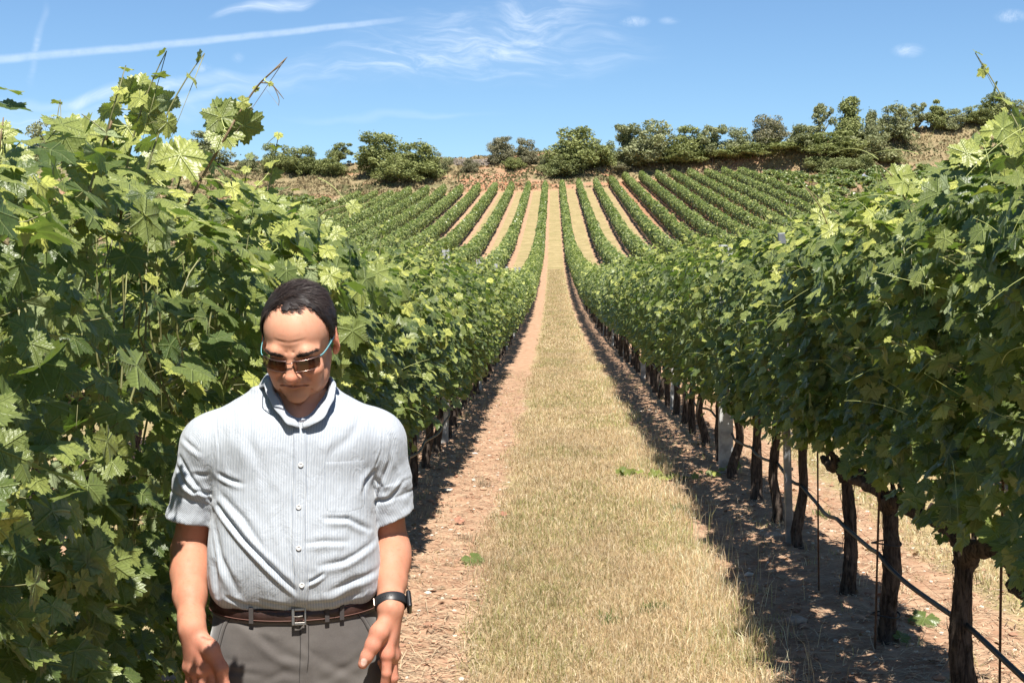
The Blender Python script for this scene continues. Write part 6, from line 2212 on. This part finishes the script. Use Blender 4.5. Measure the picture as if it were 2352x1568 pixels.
def build_shirt(root):
    M_SH = stripe_material()
    M_SEAM = simple_mat('seam_thread', (0.45, 0.48, 0.53), 0.9)
    M_BT = simple_mat('shirt_button', (0.72, 0.72, 0.72), 0.3)
    F = Field((-0.29, -0.20, 0.93), (0.29, 0.22, 1.50), 0.0028)
    for sd in (-1, 1):
        E_ = SLEEVE_END[sd]
        mid = (SH[sd] + E_) / 2
        F.chain([SH[sd], mid + (sd * .004, 0, 0), E_], [.058, .053, .048], 0.016)
        # cut the sleeve end square, then the turned-up cuff round it
        ax = norm(E_ - SH[sd])
        tilt = norm(ax + np.array([-sd * 0.10 if sd < 0 else 0.22, 0, 0]))
        F.op(lambda X, Y, Z, E_=E_, t=tilt: -((X - E_[0]) * t[0] + (Y - E_[1]) * t[1] + (Z - E_[2]) * t[2]) , E_ - .085, E_ + .085, 0.004, 'sub')
        c0 = E_ - ax * .052

        def cuff(X, Y, Z, c0=c0, ax=ax, sd=sd, t=tilt, E_=E_):
            px, py, pz = X - c0[0], Y - c0[1], Z - c0[2]
            h = px * ax[0] + py * ax[1] + pz * ax[2]
            h2 = (X - E_[0]) * t[0] + (Y - E_[1]) * t[1] + (Z - E_[2]) * t[2]
            r = np.sqrt(np.maximum(px ** 2 + py ** 2 + pz ** 2 - h * h, 0))
            R = 0.0500 + 0.02 * np.clip(h, 0, .06) / .06 * .12
            return np.maximum(np.maximum(r - R, -h), h2 - 0.002)
        F.op(cuff, c0 - .075, E_ + .075, 0.003)
        # the arm hole of the cuff
        F.cone(E_ - ax * .012, E_ + ax * .05, .0405, .042, 0.003, 'sub')
    F.loft([(0.990, .004, .010, .163, .108), (1.002, .004, .008, .174, .124), (1.026, .003, .004, .183, .137), (1.09, .001, .000, .180, .142), (1.16, .000, .004, .173, .136), (1.25, .001, .012, .168, .124),
            (1.33, .002, .014, .166, .114), (1.375, .003, .018, .146, .100), (1.405, .004, .030, .110, .082), (1.43, .004, .042, .078, .062)], 0.010, 2.35)
    for sd in (-1, 1):
        F.cone((sd * 0.050 + .004, .040, 1.402), SH[sd] + (0, .004, .002), .046, .056, 0.03)
        F.cone((sd * 0.075, -.015, 1.32), SH[sd] + (sd * -.02, -.01, -.01), .060, .055, 0.05)
    # neck opening
    F.cone((0.006, .036, 1.405), (0.012, .020, 1.50), .052, .062, 0.006, 'sub')
    F.cone((0.014, -.020, 1.440), (0.016, -.095, 1.440), .036, .036, 0.006, 'sub')
    V, Q = F.mesh()
    V = relax(V, Q, 2, 0.5)
    Nn = vert_normals(V, Q)
    xx = V[:, 0]
    # distance to the arms, to know torso from sleeve
    ds = {}
    for sd in (-1, 1):
        ds[sd], _ = seg_dist(V, SH[sd] + (sd * 0.01, 0, 0), SLEEVE_END[sd])
    sl = np.maximum(sstep(0.075, 0.060, ds[-1]) * (xx < -0.12), sstep(0.075, 0.060, ds[1]) * (xx > 0.12))
    tor = 1 - sl
    # overall softness of the cloth
    V = V + Nn * (cloth_noise(V, 9, 3, 1.2, .7) * .006 + cloth_noise(V, 24, 8, 1, .8) * .0035)[:, None]
    V = V + Nn * (sstep(1.12, .98, V[:, 2]) * (vnoise(V[:, 0] * 26, V[:, 1] * 26, V[:, 2] * 6, 31) - .5) * .014 * tor)[:, None]
    T = [([(500, 1168), (560, 1232), (622, 1292), (680, 1348)], .0105, .0085), ([(505, 1140), (560, 1190), (610, 1262)], .0045, .012), ([(484, 1190), (506, 1280), (548, 1360)], .0050, .012),
         ([(480, 1230), (492, 1300), (500, 1372)], .0050, .010), ([(745, 1186), (800, 1190), (850, 1222)], .0055, .009), ([(692, 1334), (720, 1322), (742, 1308)], .0050, .006),
         ([(700, 1240), (745, 1236), (800, 1240)], .0035, .010), ([(735, 1290), (790, 1282), (862, 1250)], .0045, .011), ([(755, 1350), (810, 1330), (866, 1318)], .0045, .012), ([(600, 1375), (650, 1385), (690, 1396)], .0040, .007),
         ([(520, 1372), (560, 1388), (600, 1392)], .0045, .007), ([(700, 1380), (760, 1378), (830, 1362)], .0035, .009), ([(545, 985), (600, 1060), (620, 1150)], .0022, .020), ([(840, 960), (800, 1010), (745, 1050)], .0022, .018),
         ([(560, 930), (575, 1010), (570, 1080)], .0020, .016), ([(500, 1095), (530, 1106), (555, 1112)], .0050, .008), ([(862, 1090), (842, 1110), (835, 1140)], .0050, .008), ([(640, 1180), (660, 1250), (668, 1300)], .0018, .014)]
    for ln, a, w in T:
        V = fold(V, Nn, ln, a, w, mask=tor)
    S = [([(412, 1020), (450, 1045), (500, 1062)], .0045, .008), ([(405, 1065), (440, 1120), (480, 1165)], .0055, .008), ([(408, 1115), (440, 1140), (495, 1150)], .0050, .007), ([(470, 1000), (490, 1050), (500, 1100)], .0040, .009),
         ([(400, 1090), (420, 1130), (460, 1160)], .004, .007), ([(500, 1080), (470, 1100), (440, 1100)], .0035, .008),
         ([(905, 1010), (900, 1070), (880, 1120)], .0035, .009), ([(860, 1100), (880, 1130), (870, 1180)], .0055, .008), ([(935, 1120), (900, 1160), (862, 1168)], .0045, .008), ([(880, 960), (908, 1020), (925, 1090)], .0025, .010)]
    for ln, a, w in S:
        V = fold(V, Nn, ln, a, w, mask=sl)
    # seams of the arm holes and the yoke
    for ln in ([(470, 918), (488, 960), (500, 1030), (502, 1100)], [(868, 925), (884, 980), (880, 1040), (862, 1092)]):
        V = fold(V, Nn, ln, .0018, .0035)
    for ln in ([(600, 890), (520, 925), (470, 950)], [(770, 892), (830, 915), (880, 945)]):
        V = fold(V, Nn, ln, .0012, .003)
    for sd in (-1, 1):       # upper edge of the turned cuff
        E_ = SLEEVE_END[sd]; ax = norm(E_ - SH[sd])
        h = (V - (E_ - ax * .050)) @ ax
        w = sstep(.070, .060, ds[sd]) * np.exp(-(h / .0035) ** 2)
        V = V - Nn * (w * .0022)[:, None]
        V = V + Nn * (sstep(.068, .060, ds[sd]) * (h > -.03) * (vnoise(V[:, 0] * 30, V[:, 1] * 30, V[:, 2] * 60, 12 + sd) - .5) * .005)[:, None]
    V = relax(V, Q, 1, 0.3)
    # stripe coordinate: across the body on the trunk, round the arm on the sleeves
    st = V[:, 0] * (1 - 0) + 0.004 * np.sin(V[:, 2] * 9)
    for sd in (-1, 1):
        ax = norm(SLEEVE_END[sd] - SH[sd])
        ang = np.arctan2(V[:, 1] - SH[sd][1] - (V[:, 2] - SH[sd][2]) / ax[2] * ax[1], V[:, 0] - SH[sd][0] - (V[:, 2] - SH[sd][2]) / ax[2] * ax[0])
        pat = ang * .055
        h = (V - (SLEEVE_END[sd] - ax * .050)) @ ax
        pat = np.where(h > 0, (V @ norm(np.cross(ax, [0, 1.0, 0]) * 1.0 + ax * 0.55)), pat)       # cuffs are turned: stripes slant
        m_ = (ds[sd] < 0.069) & (xx * sd > 0.135)
        st = np.where(m_, pat, st)
    me = np_mesh('shirt', V, Q, {'stripe': ('FLOAT', st)}, True, [M_SH])
    sh = link_mesh('shirt', me, None, root)
    bv = torso_bvh(V, Q)

    def px2(px, py):
        p = loc(px, py, -0.13)
        return p[0], p[2]
    # button placket, slightly wavy as in the photo
    pl = np.array([px2(688, 985), px2(690, 1070), px2(687, 1165), px2(686, 1250), px2(693, 1340), px2(690, 1392)])
    cx = spline(np.c_[pl, np.zeros(len(pl))], 80)
    zz_ = np.linspace(cx[0, 1], cx[-1, 1], 80)
    cx = np.stack([np.interp(-zz_, -cx[:, 1], cx[:, 0]), zz_], 1)
    wd = 0.0155

    def pf(u, v):
        i = min(79, int(round(v * 79)))
        return cx[i][0] + (u - .5) * 2 * wd, cx[i][1]
    patch(bv, pf, 10, 79, .0034, 'placket', M_SH, sh)
    for q_ in (-.36, .36):
        g = Geo(); ln_ = []
        for i in range(80):
            x_ = cx[i][0] + q_ * 2 * wd
            ln_.append(surf(bv, x_, cx[i][1], .0034))
        g.tube(np.array(ln_), .0005, 4)
        link_mesh('seam', g.mesh('seam', [M_SEAM]), None, sh)
    # breast pocket
    (xa, za), (xb, zb) = px2(746, 1062), px2(843, 1178)

    def kf(u, v):
        x = xa + (xb - xa) * u
        zt = za - 0.002 * u
        zbm = zb + 0.010 * max(0, (.12 - u) / .12) ** 2 + 0.010 * max(0, (u - .88) / .12) ** 2 - .004 * (1 - abs(2 * u - 1))
        return x, zt + (zbm - zt) * v
    patch(bv, kf, 30, 36, .0010, 'pocket', M_SH, sh)
    # pocket hem line: a narrow second strip
    patch(bv, lambda u, v: (xa + (xb - xa) * u, za - 0.0235 - 0.0012 * v), 24, 2, .0016, 'pocket_hem', M_SH, sh)
    for px, py in ((691, 1070), (686, 1165), (686, 1255), (693, 1340)):
        x, z = px2(px, py)
        c = surf(bv, x, z, .0060)
        g = Geo()
        a = np.linspace(0, 2 * np.pi, 17)[:-1]
        rings = []
        for r, d in ((.0000, 0.0004), (.0022, .0004), (.0034, -.0006), (.0052, -.0006), (.0055, .0006), (.0050, .0016)):
            rings.append(np.stack([np.cos(a) * r, np.full(16, d), np.sin(a) * r], 1))
        P = np.concatenate(rings)
        i = np.arange(5)[:, None] * 16; j = np.arange(16)[None]
        g.add(P, np.stack([i + j, i + (j + 1) % 16, i + 16 + (j + 1) % 16, i + 16 + j], -1).reshape(-1, 4)[:, ::-1])
        link_mesh('button', g.mesh('button', [M_BT]), None, sh, tuple(c))
    build_collar(sh, bv, M_SH, M_BT)


def build_collar(sh, bv, M_SH, M_BT):
    """stand and turned-down leaves with buttoned points"""
    n = 61
    # path of the fold line round the neck, from the front opening (image left) round the back to the right
    fold_pts = [loc(689, 974, -.096), loc(662, 948, -.088), loc(634, 908, -.060), loc(617, 868, -.016), (-.058, .026, 1.458), (-.048, .074, 1.468), (.010, .094, 1.470), (.058, .076, 1.468),
                (.076, .026, 1.460), loc(762, 868, -.016), loc(755, 903, -.056), loc(728, 944, -.088), loc(694, 974, -.096)]
    low_pts = [loc(688, 982, -.100), loc(674, 978, -.104), loc(655, 969, -.104), (loc(622, 925, -.070)), loc(608, 888, -.034), (-.070, .074, 1.425), (.010, .114, 1.428), (.080, .076, 1.425),
               loc(771, 888, -.034), loc(765, 918, -.068), loc(744, 958, -.102), loc(718, 976, -.104), loc(696, 984, -.100)]
    up = spline(np.array(fold_pts), n); lo = spline(np.array(low_pts), n)
    rows = []
    m = 9
    for j in range(m + 1):
        t = j / m
        mid = up * (1 - t) + lo * t
        # bulge of the leaf away from the neck
        c = np.array([.010, .03, 0])
        o = mid - c; o[:, 2] = 0; o = norm(o)
        rows.append(mid + o * (0.012 * math.sin(t * math.pi) ** 0.8)[..., None] if False else mid + o * 0.0045 * math.sin(t * math.pi) ** 0.8)
    inner = []
    for j in range(1, 7):
        t = j / 6
        base = up.copy()
        o = up - np.array([.010, .03, 0]); o[:, 2] = 0; o = norm(o)
        fr = (np.sin(np.linspace(0, np.pi, n)) ** 0.6)[:, None]
        inner.append(up - o * (0.003 + .003 * t) * (0.3 + fr) + np.array([0, 0, -.034]) * t * fr)
    allr = inner[::-1] + rows
    P = np.stack(allr, 0)
    P[..., 0] += 0.0012 * np.sin(P[..., 2] * 200)
    k, q = P.shape[:2]
    # keep the outer leaf in front of the shirt
    for j in range(k):
        for i in range(q):
            if j > 8 and P[j, i, 1] < 0.0:
                h = bv.ray_cast(Vector((P[j, i, 0], -0.6, P[j, i, 2])), Vector((0, 1, 0)))
                if h[0] is not None and P[j, i, 1] > h[0].y - .003: P[j, i, 1] = h[0].y - .003 - .0015 * math.sin(i)
    i = np.arange(k - 1)[:, None] * q; j = np.arange(q - 1)[None]
    f = np.stack([i + j, i + j + 1, i + q + j + 1, i + q + j], -1).reshape(-1, 4)
    V = P.reshape(-1, 3)
    stripe = np.tile(np.linspace(0, .44, q), k) + np.repeat(np.arange(k) * .0004, q)
    me = np_mesh('collar', V, f, {'stripe': ('FLOAT', stripe)}, True, [M_SH])
    o = link_mesh('collar', me, None, sh)
    s = o.modifiers.new('cloth', 'SOLIDIFY'); s.thickness = .0016; s.offset = 0
    for (px, py) in ((659, 960), (740, 949)):
        p = loc(px, py, -.105)
        c = surf(bv, p[0], p[2], .009)
        g = Geo(); a = np.linspace(0, 2 * np.pi, 13)[:-1]
        P = np.concatenate([np.stack([np.cos(a) * r, np.full(12, d), np.sin(a) * r], 1) for r, d in ((0, 0), (.0028, 0), (.0042, 0.0), (.0042, .002))])
        i = np.arange(3)[:, None] * 12; j = np.arange(12)[None]
        g.add(P, np.stack([i + j, i + (j + 1) % 12, i + 12 + (j + 1) % 12, i + 12 + j], -1).reshape(-1, 4)[:, ::-1])
        link_mesh('button', g.mesh('button', [M_BT]), None, o, tuple(c))


WAIST = [(0.935, .004, .012, .176, .120), (0.965, .004, .012, .172, .117), (1.010, .004, .012, .167, .112)]


def waist_ring(z, off, n=120, dz_fn=None):
    a = np.linspace(0, 2 * np.pi, n + 1)[:-1]
    W = np.array(WAIST)
    rx = np.interp(z, W[:, 0], W[:, 3]) + off; ry = np.interp(z, W[:, 0], W[:, 4]) + off
    p = 2.3
    x = np.sign(np.cos(a)) * np.abs(np.cos(a)) ** (2 / p) * rx + .004
    y = np.sign(np.sin(a)) * np.abs(np.sin(a)) ** (2 / p) * ry + .012
    zz = z + 0.007 * (np.abs(x) / .17) ** 2 - .004 * (y < 0)
    return np.stack([x, y, zz], 1)


def build_trousers(root):
    m, N = new_mat('trouser_cloth')
    co = N.n('ShaderNodeTexCoord').outputs['Object']
    a = N.noise(co, 14, 5, .6)
    w = N.noise(co, 700, 3)
    c = N.mix(N.mapr(a, .3, .7), (0.075, 0.066, 0.062), (0.098, 0.088, 0.082))
    c = N.mix(N.m('MULTIPLY', N.mapr(w, .4, .6), .3), c, (0.12, 0.11, 0.10))
    p = N.n('ShaderNodeBsdfPrincipled', {'Base Color': c, 'Roughness': 0.9, 'Specular IOR Level': 0.2, 'Sheen Weight': 0.3})
    b = N.n('ShaderNodeBump', {'Strength': 0.4, 'Distance': 0.004, 'Height': N.m('ADD', a, N.m('MULTIPLY', w, .08))})
    N.set(p, 'Normal', b)
    out_surface(N, p)
    M_TR = m
    F = Field((-0.26, -0.19, 0.03), (0.26, 0.22, 1.03), 0.0045)
    F.loft([(0.78, .004, .018, .190, .126), (0.82, .004, .018, .188, .126), (0.895, .004, .014, .182, .124), (0.95, .004, .012, .174, .119), (1.007, .004, .012, .168, .113)], 0.02, 2.4)
    for sd in (-1, 1):
        F.chain([(sd * .100, .018, .80), (sd * .105, .015, .62), (sd * .108, .010, .46), (sd * .112, .025, .26), (sd * .115, .030, .085)], [.098, .086, .070, .064, .060], 0.03)
    # the crutch
    F.cone((.006, -.16, .60), (.006, .16, .60), .012, .012, 0.03, 'sub')
    F.cone((.006, -.16, .40), (.006, .16, .40), .03, .03, 0.03, 'sub')
    V, Q = F.mesh()
    V = relax(V, Q, 2, .5)
    Nn = vert_normals(V, Q)
    V = V + Nn * (cloth_noise(V, 10, 41, 1, 1.2) * .007 + cloth_noise(V, 28, 42, .7, 1.6) * .002)[:, None]
    for ln, a_, w_ in (([(560, 1432), (600, 1460), (650, 1490), (690, 1510)], .006, .010), ([(605, 1470), (640, 1500), (690, 1512)], .006, .007), ([(500, 1548), (560, 1545), (620, 1552)], .004, .008),
                       ([(490, 1520), (540, 1524), (600, 1520)], .003, .007), ([(720, 1500), (770, 1530), (830, 1560)], .005, .010), ([(740, 1560), (800, 1530), (860, 1500)], .004, .009), ([(535, 1426), (590, 1440), (640, 1450)], .004, .007),
                       ([(690, 1470), (720, 1500), (730, 1560)], .003, .007), ([(600, 1566), (650, 1540), (690, 1545)], .0045, .008)):
        V = fold(V, Nn, ln, a_ * .55, w_ * 1.7)
    V = relax(V, Q, 1, .5)
    me = np_mesh('trousers', V, Q, None, True, [M_TR])
    tr = link_mesh('trousers', me, None, root)
    bv = torso_bvh(V, Q)

    def px2(px, py, d=-.12):
        q = loc(px, py, d); return q[0], q[2]

    def strip(line, wid, off, name, nu=3, nv=60):
        L = spline(np.array([(*px2(*q_), 0) for q_ in line]), nv + 1)
        d = np.gradient(L, axis=0); d = norm(d); nx = np.stack([-d[:, 1], d[:, 0]], 1)

        def fn(u, v):
            i = min(nv, int(round(v * nv)))
            return L[i][0] + nx[i][0] * (u - .5) * wid, L[i][1] + nx[i][1] * (u - .5) * wid
        return patch(bv, fn, nu, nv, off, name, M_TR, tr)
    # fly with its seam, slanting pocket edges
    strip([(699, 1432), (700, 1480), (698, 1530), (694, 1600)], .019, .0030, 'fly', 4)
    strip([(528, 1424), (512, 1450), (500, 1490), (494, 1520)], .010, .0026, 'pocket_edge')
    strip([(826, 1418), (842, 1440), (858, 1470)], .010, .0026, 'pocket_edge')
    M_ST = simple_mat('trouser_stitching', (0.045, 0.040, 0.038), 0.95)
    for line in ([(689, 1436), (690, 1480), (689, 1530), (687, 1600)], [(709, 1436), (709, 1480), (708, 1520), (700, 1570), (690, 1590)], [(533, 1424), (517, 1450), (505, 1490), (499, 1520)], [(524, 1424), (508, 1450), (496, 1490), (490, 1520)],
                 [(821, 1418), (837, 1440), (853, 1472)], [(830, 1418), (846, 1440), (861, 1468)]):
        ln_ = [surf(bv, *px2(*q_), .0012) for q_ in line]
        ctrl = spline(np.array([(*px2(*q_), 0) for q_ in line]), 60)
        g = Geo(); g.tube(np.array([surf(bv, c_[0], c_[1], .0008) for c_ in ctrl]), .0008, 4)
        link_mesh('stitching', g.mesh('stitching', [M_ST]), None, tr)
    # waistband
    Z = np.linspace(.969, 1.011, 8)
    P = np.stack([waist_ring(z, .0035 + .001 * math.sin((z - .969) / .042 * math.pi)) for z in Z])
    k, q = P.shape[:2]
    i = np.arange(k - 1)[:, None] * q; j = np.arange(q)[None]
    f = np.stack([i + j, i + (j + 1) % q, i + q + (j + 1) % q, i + q + j], -1).reshape(-1, 4)
    wb = link_mesh('waistband', np_mesh('waistband', P.reshape(-1, 3), f, None, True, [M_TR]), None, tr)
    s = wb.modifiers.new('cloth', 'SOLIDIFY'); s.thickness = .002
    # ---- belt
    M_BELT = simple_mat('brown_leather', (0.040, 0.019, 0.015), 0.45, noise_scale=30, noise_amt=.4, bump=.3, bump_scale=180)  # brown leather, its colour also darkened to stand for shade under the shirt
    M_STITCH = simple_mat('belt_edge', (0.20, 0.10, 0.08), 0.5)
    M_BK = simple_mat('brushed_buckle', (0.33, 0.30, 0.27), 0.35, 0.95)
    Z = [(.9745, .0075), (.976, .0092), (.988, .0100), (1.000, .0092), (1.0015, .0075)]
    P = np.stack([waist_ring(z, o) for z, o in Z])
    k, q = P.shape[:2]
    i = np.arange(k - 1)[:, None] * q; j = np.arange(q)[None]
    f = np.stack([i + j, i + (j + 1) % q, i + q + (j + 1) % q, i + q + j], -1).reshape(-1, 4)
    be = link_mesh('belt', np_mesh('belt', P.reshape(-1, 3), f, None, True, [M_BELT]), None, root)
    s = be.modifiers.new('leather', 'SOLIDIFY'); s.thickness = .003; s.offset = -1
    for z in (.9785, .9975):
        r = waist_ring(z, .0102)
        g = Geo(); g.tube(np.vstack([r, r[:1]]), .0007, 5, caps=False)
        link_mesh('stitching', g.mesh('stitching', [M_STITCH]), None, be)
    bx = loc(685, 1415, -.125)[0]
    c = np.array([bx, -.114, .986])
    g = Geo()
    W_, H_ = .0135, .0170
    fr = [(-W_, -H_), (W_, -H_), (W_, -H_ + .006), (-W_ + .007, -H_ + .006), (-W_ + .007, H_ - .005), (W_ * .8, H_ - .005), (W_ * .8, H_), (-W_, H_)]
    for (x0, z0, x1, z1) in ((-W_, -H_, -W_ + .0062, H_), (-W_ + .006, -H_, W_, -H_ + .0058), (-W_ + .006, H_ - .0052, W_ * .9, H_), (W_ * .9, -H_, W_ * .9 + .004, H_)):
        g.box(((x0 + x1) / 2, 0, (z0 + z1) / 2), (x1 - x0, .0045, z1 - z0))
    g.tube(np.array([(-W_ + .004, -.001, 0), (0, -.0035, 0), (W_ * .7, -.002, .001)]), .0017, 7)
    bk = link_mesh('buckle', g.mesh('buckle', [M_BK], smooth=False), None, be, tuple(c + (0, -.0045, -.002)))
    bk.rotation_euler = (math.radians(-8), 0, math.radians(2))
    b_ = bk.modifiers.new('bevel', 'BEVEL'); b_.width = .0009; b_.segments = 2
    M_LOOP = simple_mat('belt_loop_cloth', (0.06, 0.052, 0.050), 0.9)
    for px in (576, 752, 786):
        x = loc(px, 1415, -.115)[0]
        ring = waist_ring(.988, .0118, 720)
        fr_ = ring[ring[:, 1] < 0.012]
        t = fr_[np.argmin(np.abs(fr_[:, 0] - x))]
        g = Geo()
        g.box((0, 0, 0), (.0095, .0035, .034))
        ang = math.atan2(t[0] * .42, .12)
        lo_ = link_mesh('belt_loop', g.mesh('belt_loop', [M_LOOP], smooth=False), None, be, (t[0], t[1] - .0005, t[2] + .000))
        lo_.rotation_euler = (0, 0, ang)
        bb = lo_.modifiers.new('bevel', 'BEVEL'); bb.width = .0012; bb.segments = 2
    # ---- shoes
    M_SHOE = simple_mat('shoe_leather', (0.07, 0.045, 0.03), 0.5, noise_scale=20)
    M_SOLE = simple_mat('shoe_sole', (0.03, 0.028, 0.026), 0.8)
    for sd in (-1, 1):
        G_ = Field((sd * .115 - .07, -.24, -.005), (sd * .115 + .07, .12, .14), .004)
        G_.ell((sd * .118, .04, .045), (.038, .06, .045), .01)
        G_.ell((sd * .122, -.10, .030), (.046, .10, .034), .03)
        G_.cone((sd * .116, .04, .06), (sd * .116, .04, .115), .038, .040, .02)
        G_.op(lambda X, Y, Z: Z - .012, (sd * .115 - .07, -.24, -.005), (sd * .115 + .07, .12, .015), .003, 'sub')
        v, q_ = G_.mesh()
        so = link_mesh('shoe', np_mesh('shoe', v, q_, None, True, [M_SHOE]), None, root)
        a = np.linspace(0, 2 * np.pi, 41)[:-1]
        ox = sd * .120 + np.cos(a) * (.043 + .006 * (np.sin(a) < 0)); oy = -.055 + np.sin(a) * .140
        g = Geo()
        P = np.concatenate([np.stack([ox, oy, np.full(40, z)], 1) for z in (0, .014)])
        j = np.arange(40)
        g.add(P, np.stack([j, (j + 1) % 40, 40 + (j + 1) % 40, 40 + j], 1))
        g.f.setdefault(40, []).append((np.arange(40) + 40)[None].astype(np.int32))
        link_mesh('sole', g.mesh('sole', [M_SOLE], smooth=False), None, so)


def build_watch(root):
    M_ST = simple_mat('black_rubber_strap', (0.018, 0.019, 0.021), 0.42)
    M_CS = simple_mat('black_watch_case', (0.014, 0.014, 0.015), 0.22)
    M_PIN = simple_mat('strap_pin_metal', (0.55, 0.42, 0.36), 0.3, .9)
    w = WR[1]
    ax = norm(EL[1] - w)
    up = norm(ax + np.array([-0.10, -0.22, 0]))
    X = norm(np.cross(up, np.array([0, -1.0, 0])) * -1)
    if X[0] < 0: X = -X
    Y = np.cross(up, X)
    c = w + ax * .016
    wt = empty('watch', tuple(c)); wt.parent = root
    a = np.linspace(0, 2 * np.pi, 65)[:-1]
    rx, ry = .0315, .0275
    rows = []
    for h, o in ((-.0105, 0), (-.0110, .0012), (-.0085, .0022), (0, .0026), (.0085, .0022), (.0110, .0012), (.0105, 0)):
        rows.append((np.cos(a)[:, None] * X * (rx + o) + np.sin(a)[:, None] * Y * (ry + o)) + up * h)
    P = np.stack(rows); k, q = P.shape[:2]
    i = np.arange(k - 1)[:, None] * q; j = np.arange(q)[None]
    f = np.stack([i + j, i + (j + 1) % q, i + q + (j + 1) % q, i + q + j], -1).reshape(-1, 4)
    s = link_mesh('strap', np_mesh('strap', P.reshape(-1, 3), f, None, True, [M_ST]), None, wt)
    so = s.modifiers.new('rubber', 'SOLIDIFY'); so.thickness = .0015; so.offset = -1
    # row of holes (dark short pegs sunk in the strap) on the side towards the camera
    for t in np.linspace(-2.25, -1.55, 5):
        p = np.cos(t) * X * (rx + .0024) + (np.sin(t)) * Y * (ry + .0024)
        if p[1] > 0: p = np.cos(t) * X * (rx + .0024) - (np.sin(t)) * Y * (ry + .0024)
        g = Geo(); d = norm(p); g.tube(np.array([p - d * .001, p + d * .0006]), .0011, 8)
        link_mesh('strap_hole', g.mesh('strap_hole', [M_CS]), None, s)
    # the case on the outer side of the wrist
    g = Geo()
    R = np.stack([X, Y, up], 1)
    case = R @ np.array([rx + .0065, 0, -.001])
    g.box(tuple(case), (.010, .034, .040), rot=Matrix(R.tolist()))
    cs = link_mesh('case', g.mesh('case', [M_CS], smooth=False), None, wt)
    b = cs.modifiers.new('bevel', 'BEVEL'); b.width = .0042; b.segments = 4
    g = Geo()
    pin = R @ np.array([-rx - .003, -.006, 0])
    g.box(tuple(pin), (.003, .010, .018), rot=Matrix(R.tolist()))
    pn = link_mesh('pin_buckle', g.mesh('pin_buckle', [M_PIN], smooth=False), None, wt)
    b = pn.modifiers.new('bevel', 'BEVEL'); b.width = .001; b.segments = 2


def build_far_person():
    """a tiny stooping figure among the bush vines on the right slope"""
    D = 192.0
    p = at(1982, 402, D)
    g0 = gz(p.x, D)
    F = Field((-.6, -.6, -.05), (.9, .6, 1.6), .03)
    for sd in (-1, 1):
        F.chain([(sd * .11, .05, .04), (sd * .11, .0, .48), (sd * .10, .05, .92)], [.06, .075, .10], .04)
        F.chain([(sd * .20 + .12, -.02, 1.25), (sd * .22 + .32, -.05, 1.05), (sd * .12 + .55, -.08, 1.10)], [.06, .05, .04], .03)
    F.chain([(0, .05, .95), (.06, .03, 1.15), (.14, .0, 1.32)], [.17, .19, .17], .06)
    F.cone((.16, 0, 1.36), (.22, -.03, 1.46), .06, .06, .03)
    F.ell((.25, -.05, 1.52), (.09, .10, .12), .03)
    V, Q = F.mesh()
    col = np.where((V[:, 2] < .95)[:, None], np.array([.10, .11, .14]), np.array([.36, .40, .46]))
    col = np.where((V[:, 2] > 1.43)[:, None], np.array([.34, .20, .14]), col)
    me = np_mesh('body', V, Q, {'col': ('FLOAT_COLOR', np.c_[col, np.ones(len(V))])}, True, [attr_material('far_clothes', 0.0, 0.9)])
    o = empty('person', (p.x, D, g0)); o['label'] = 'tiny far person in a grey-blue top bending among the bush vines'; o['category'] = 'person'
    link_mesh('body', me, None, o)


build_person()
build_far_person()
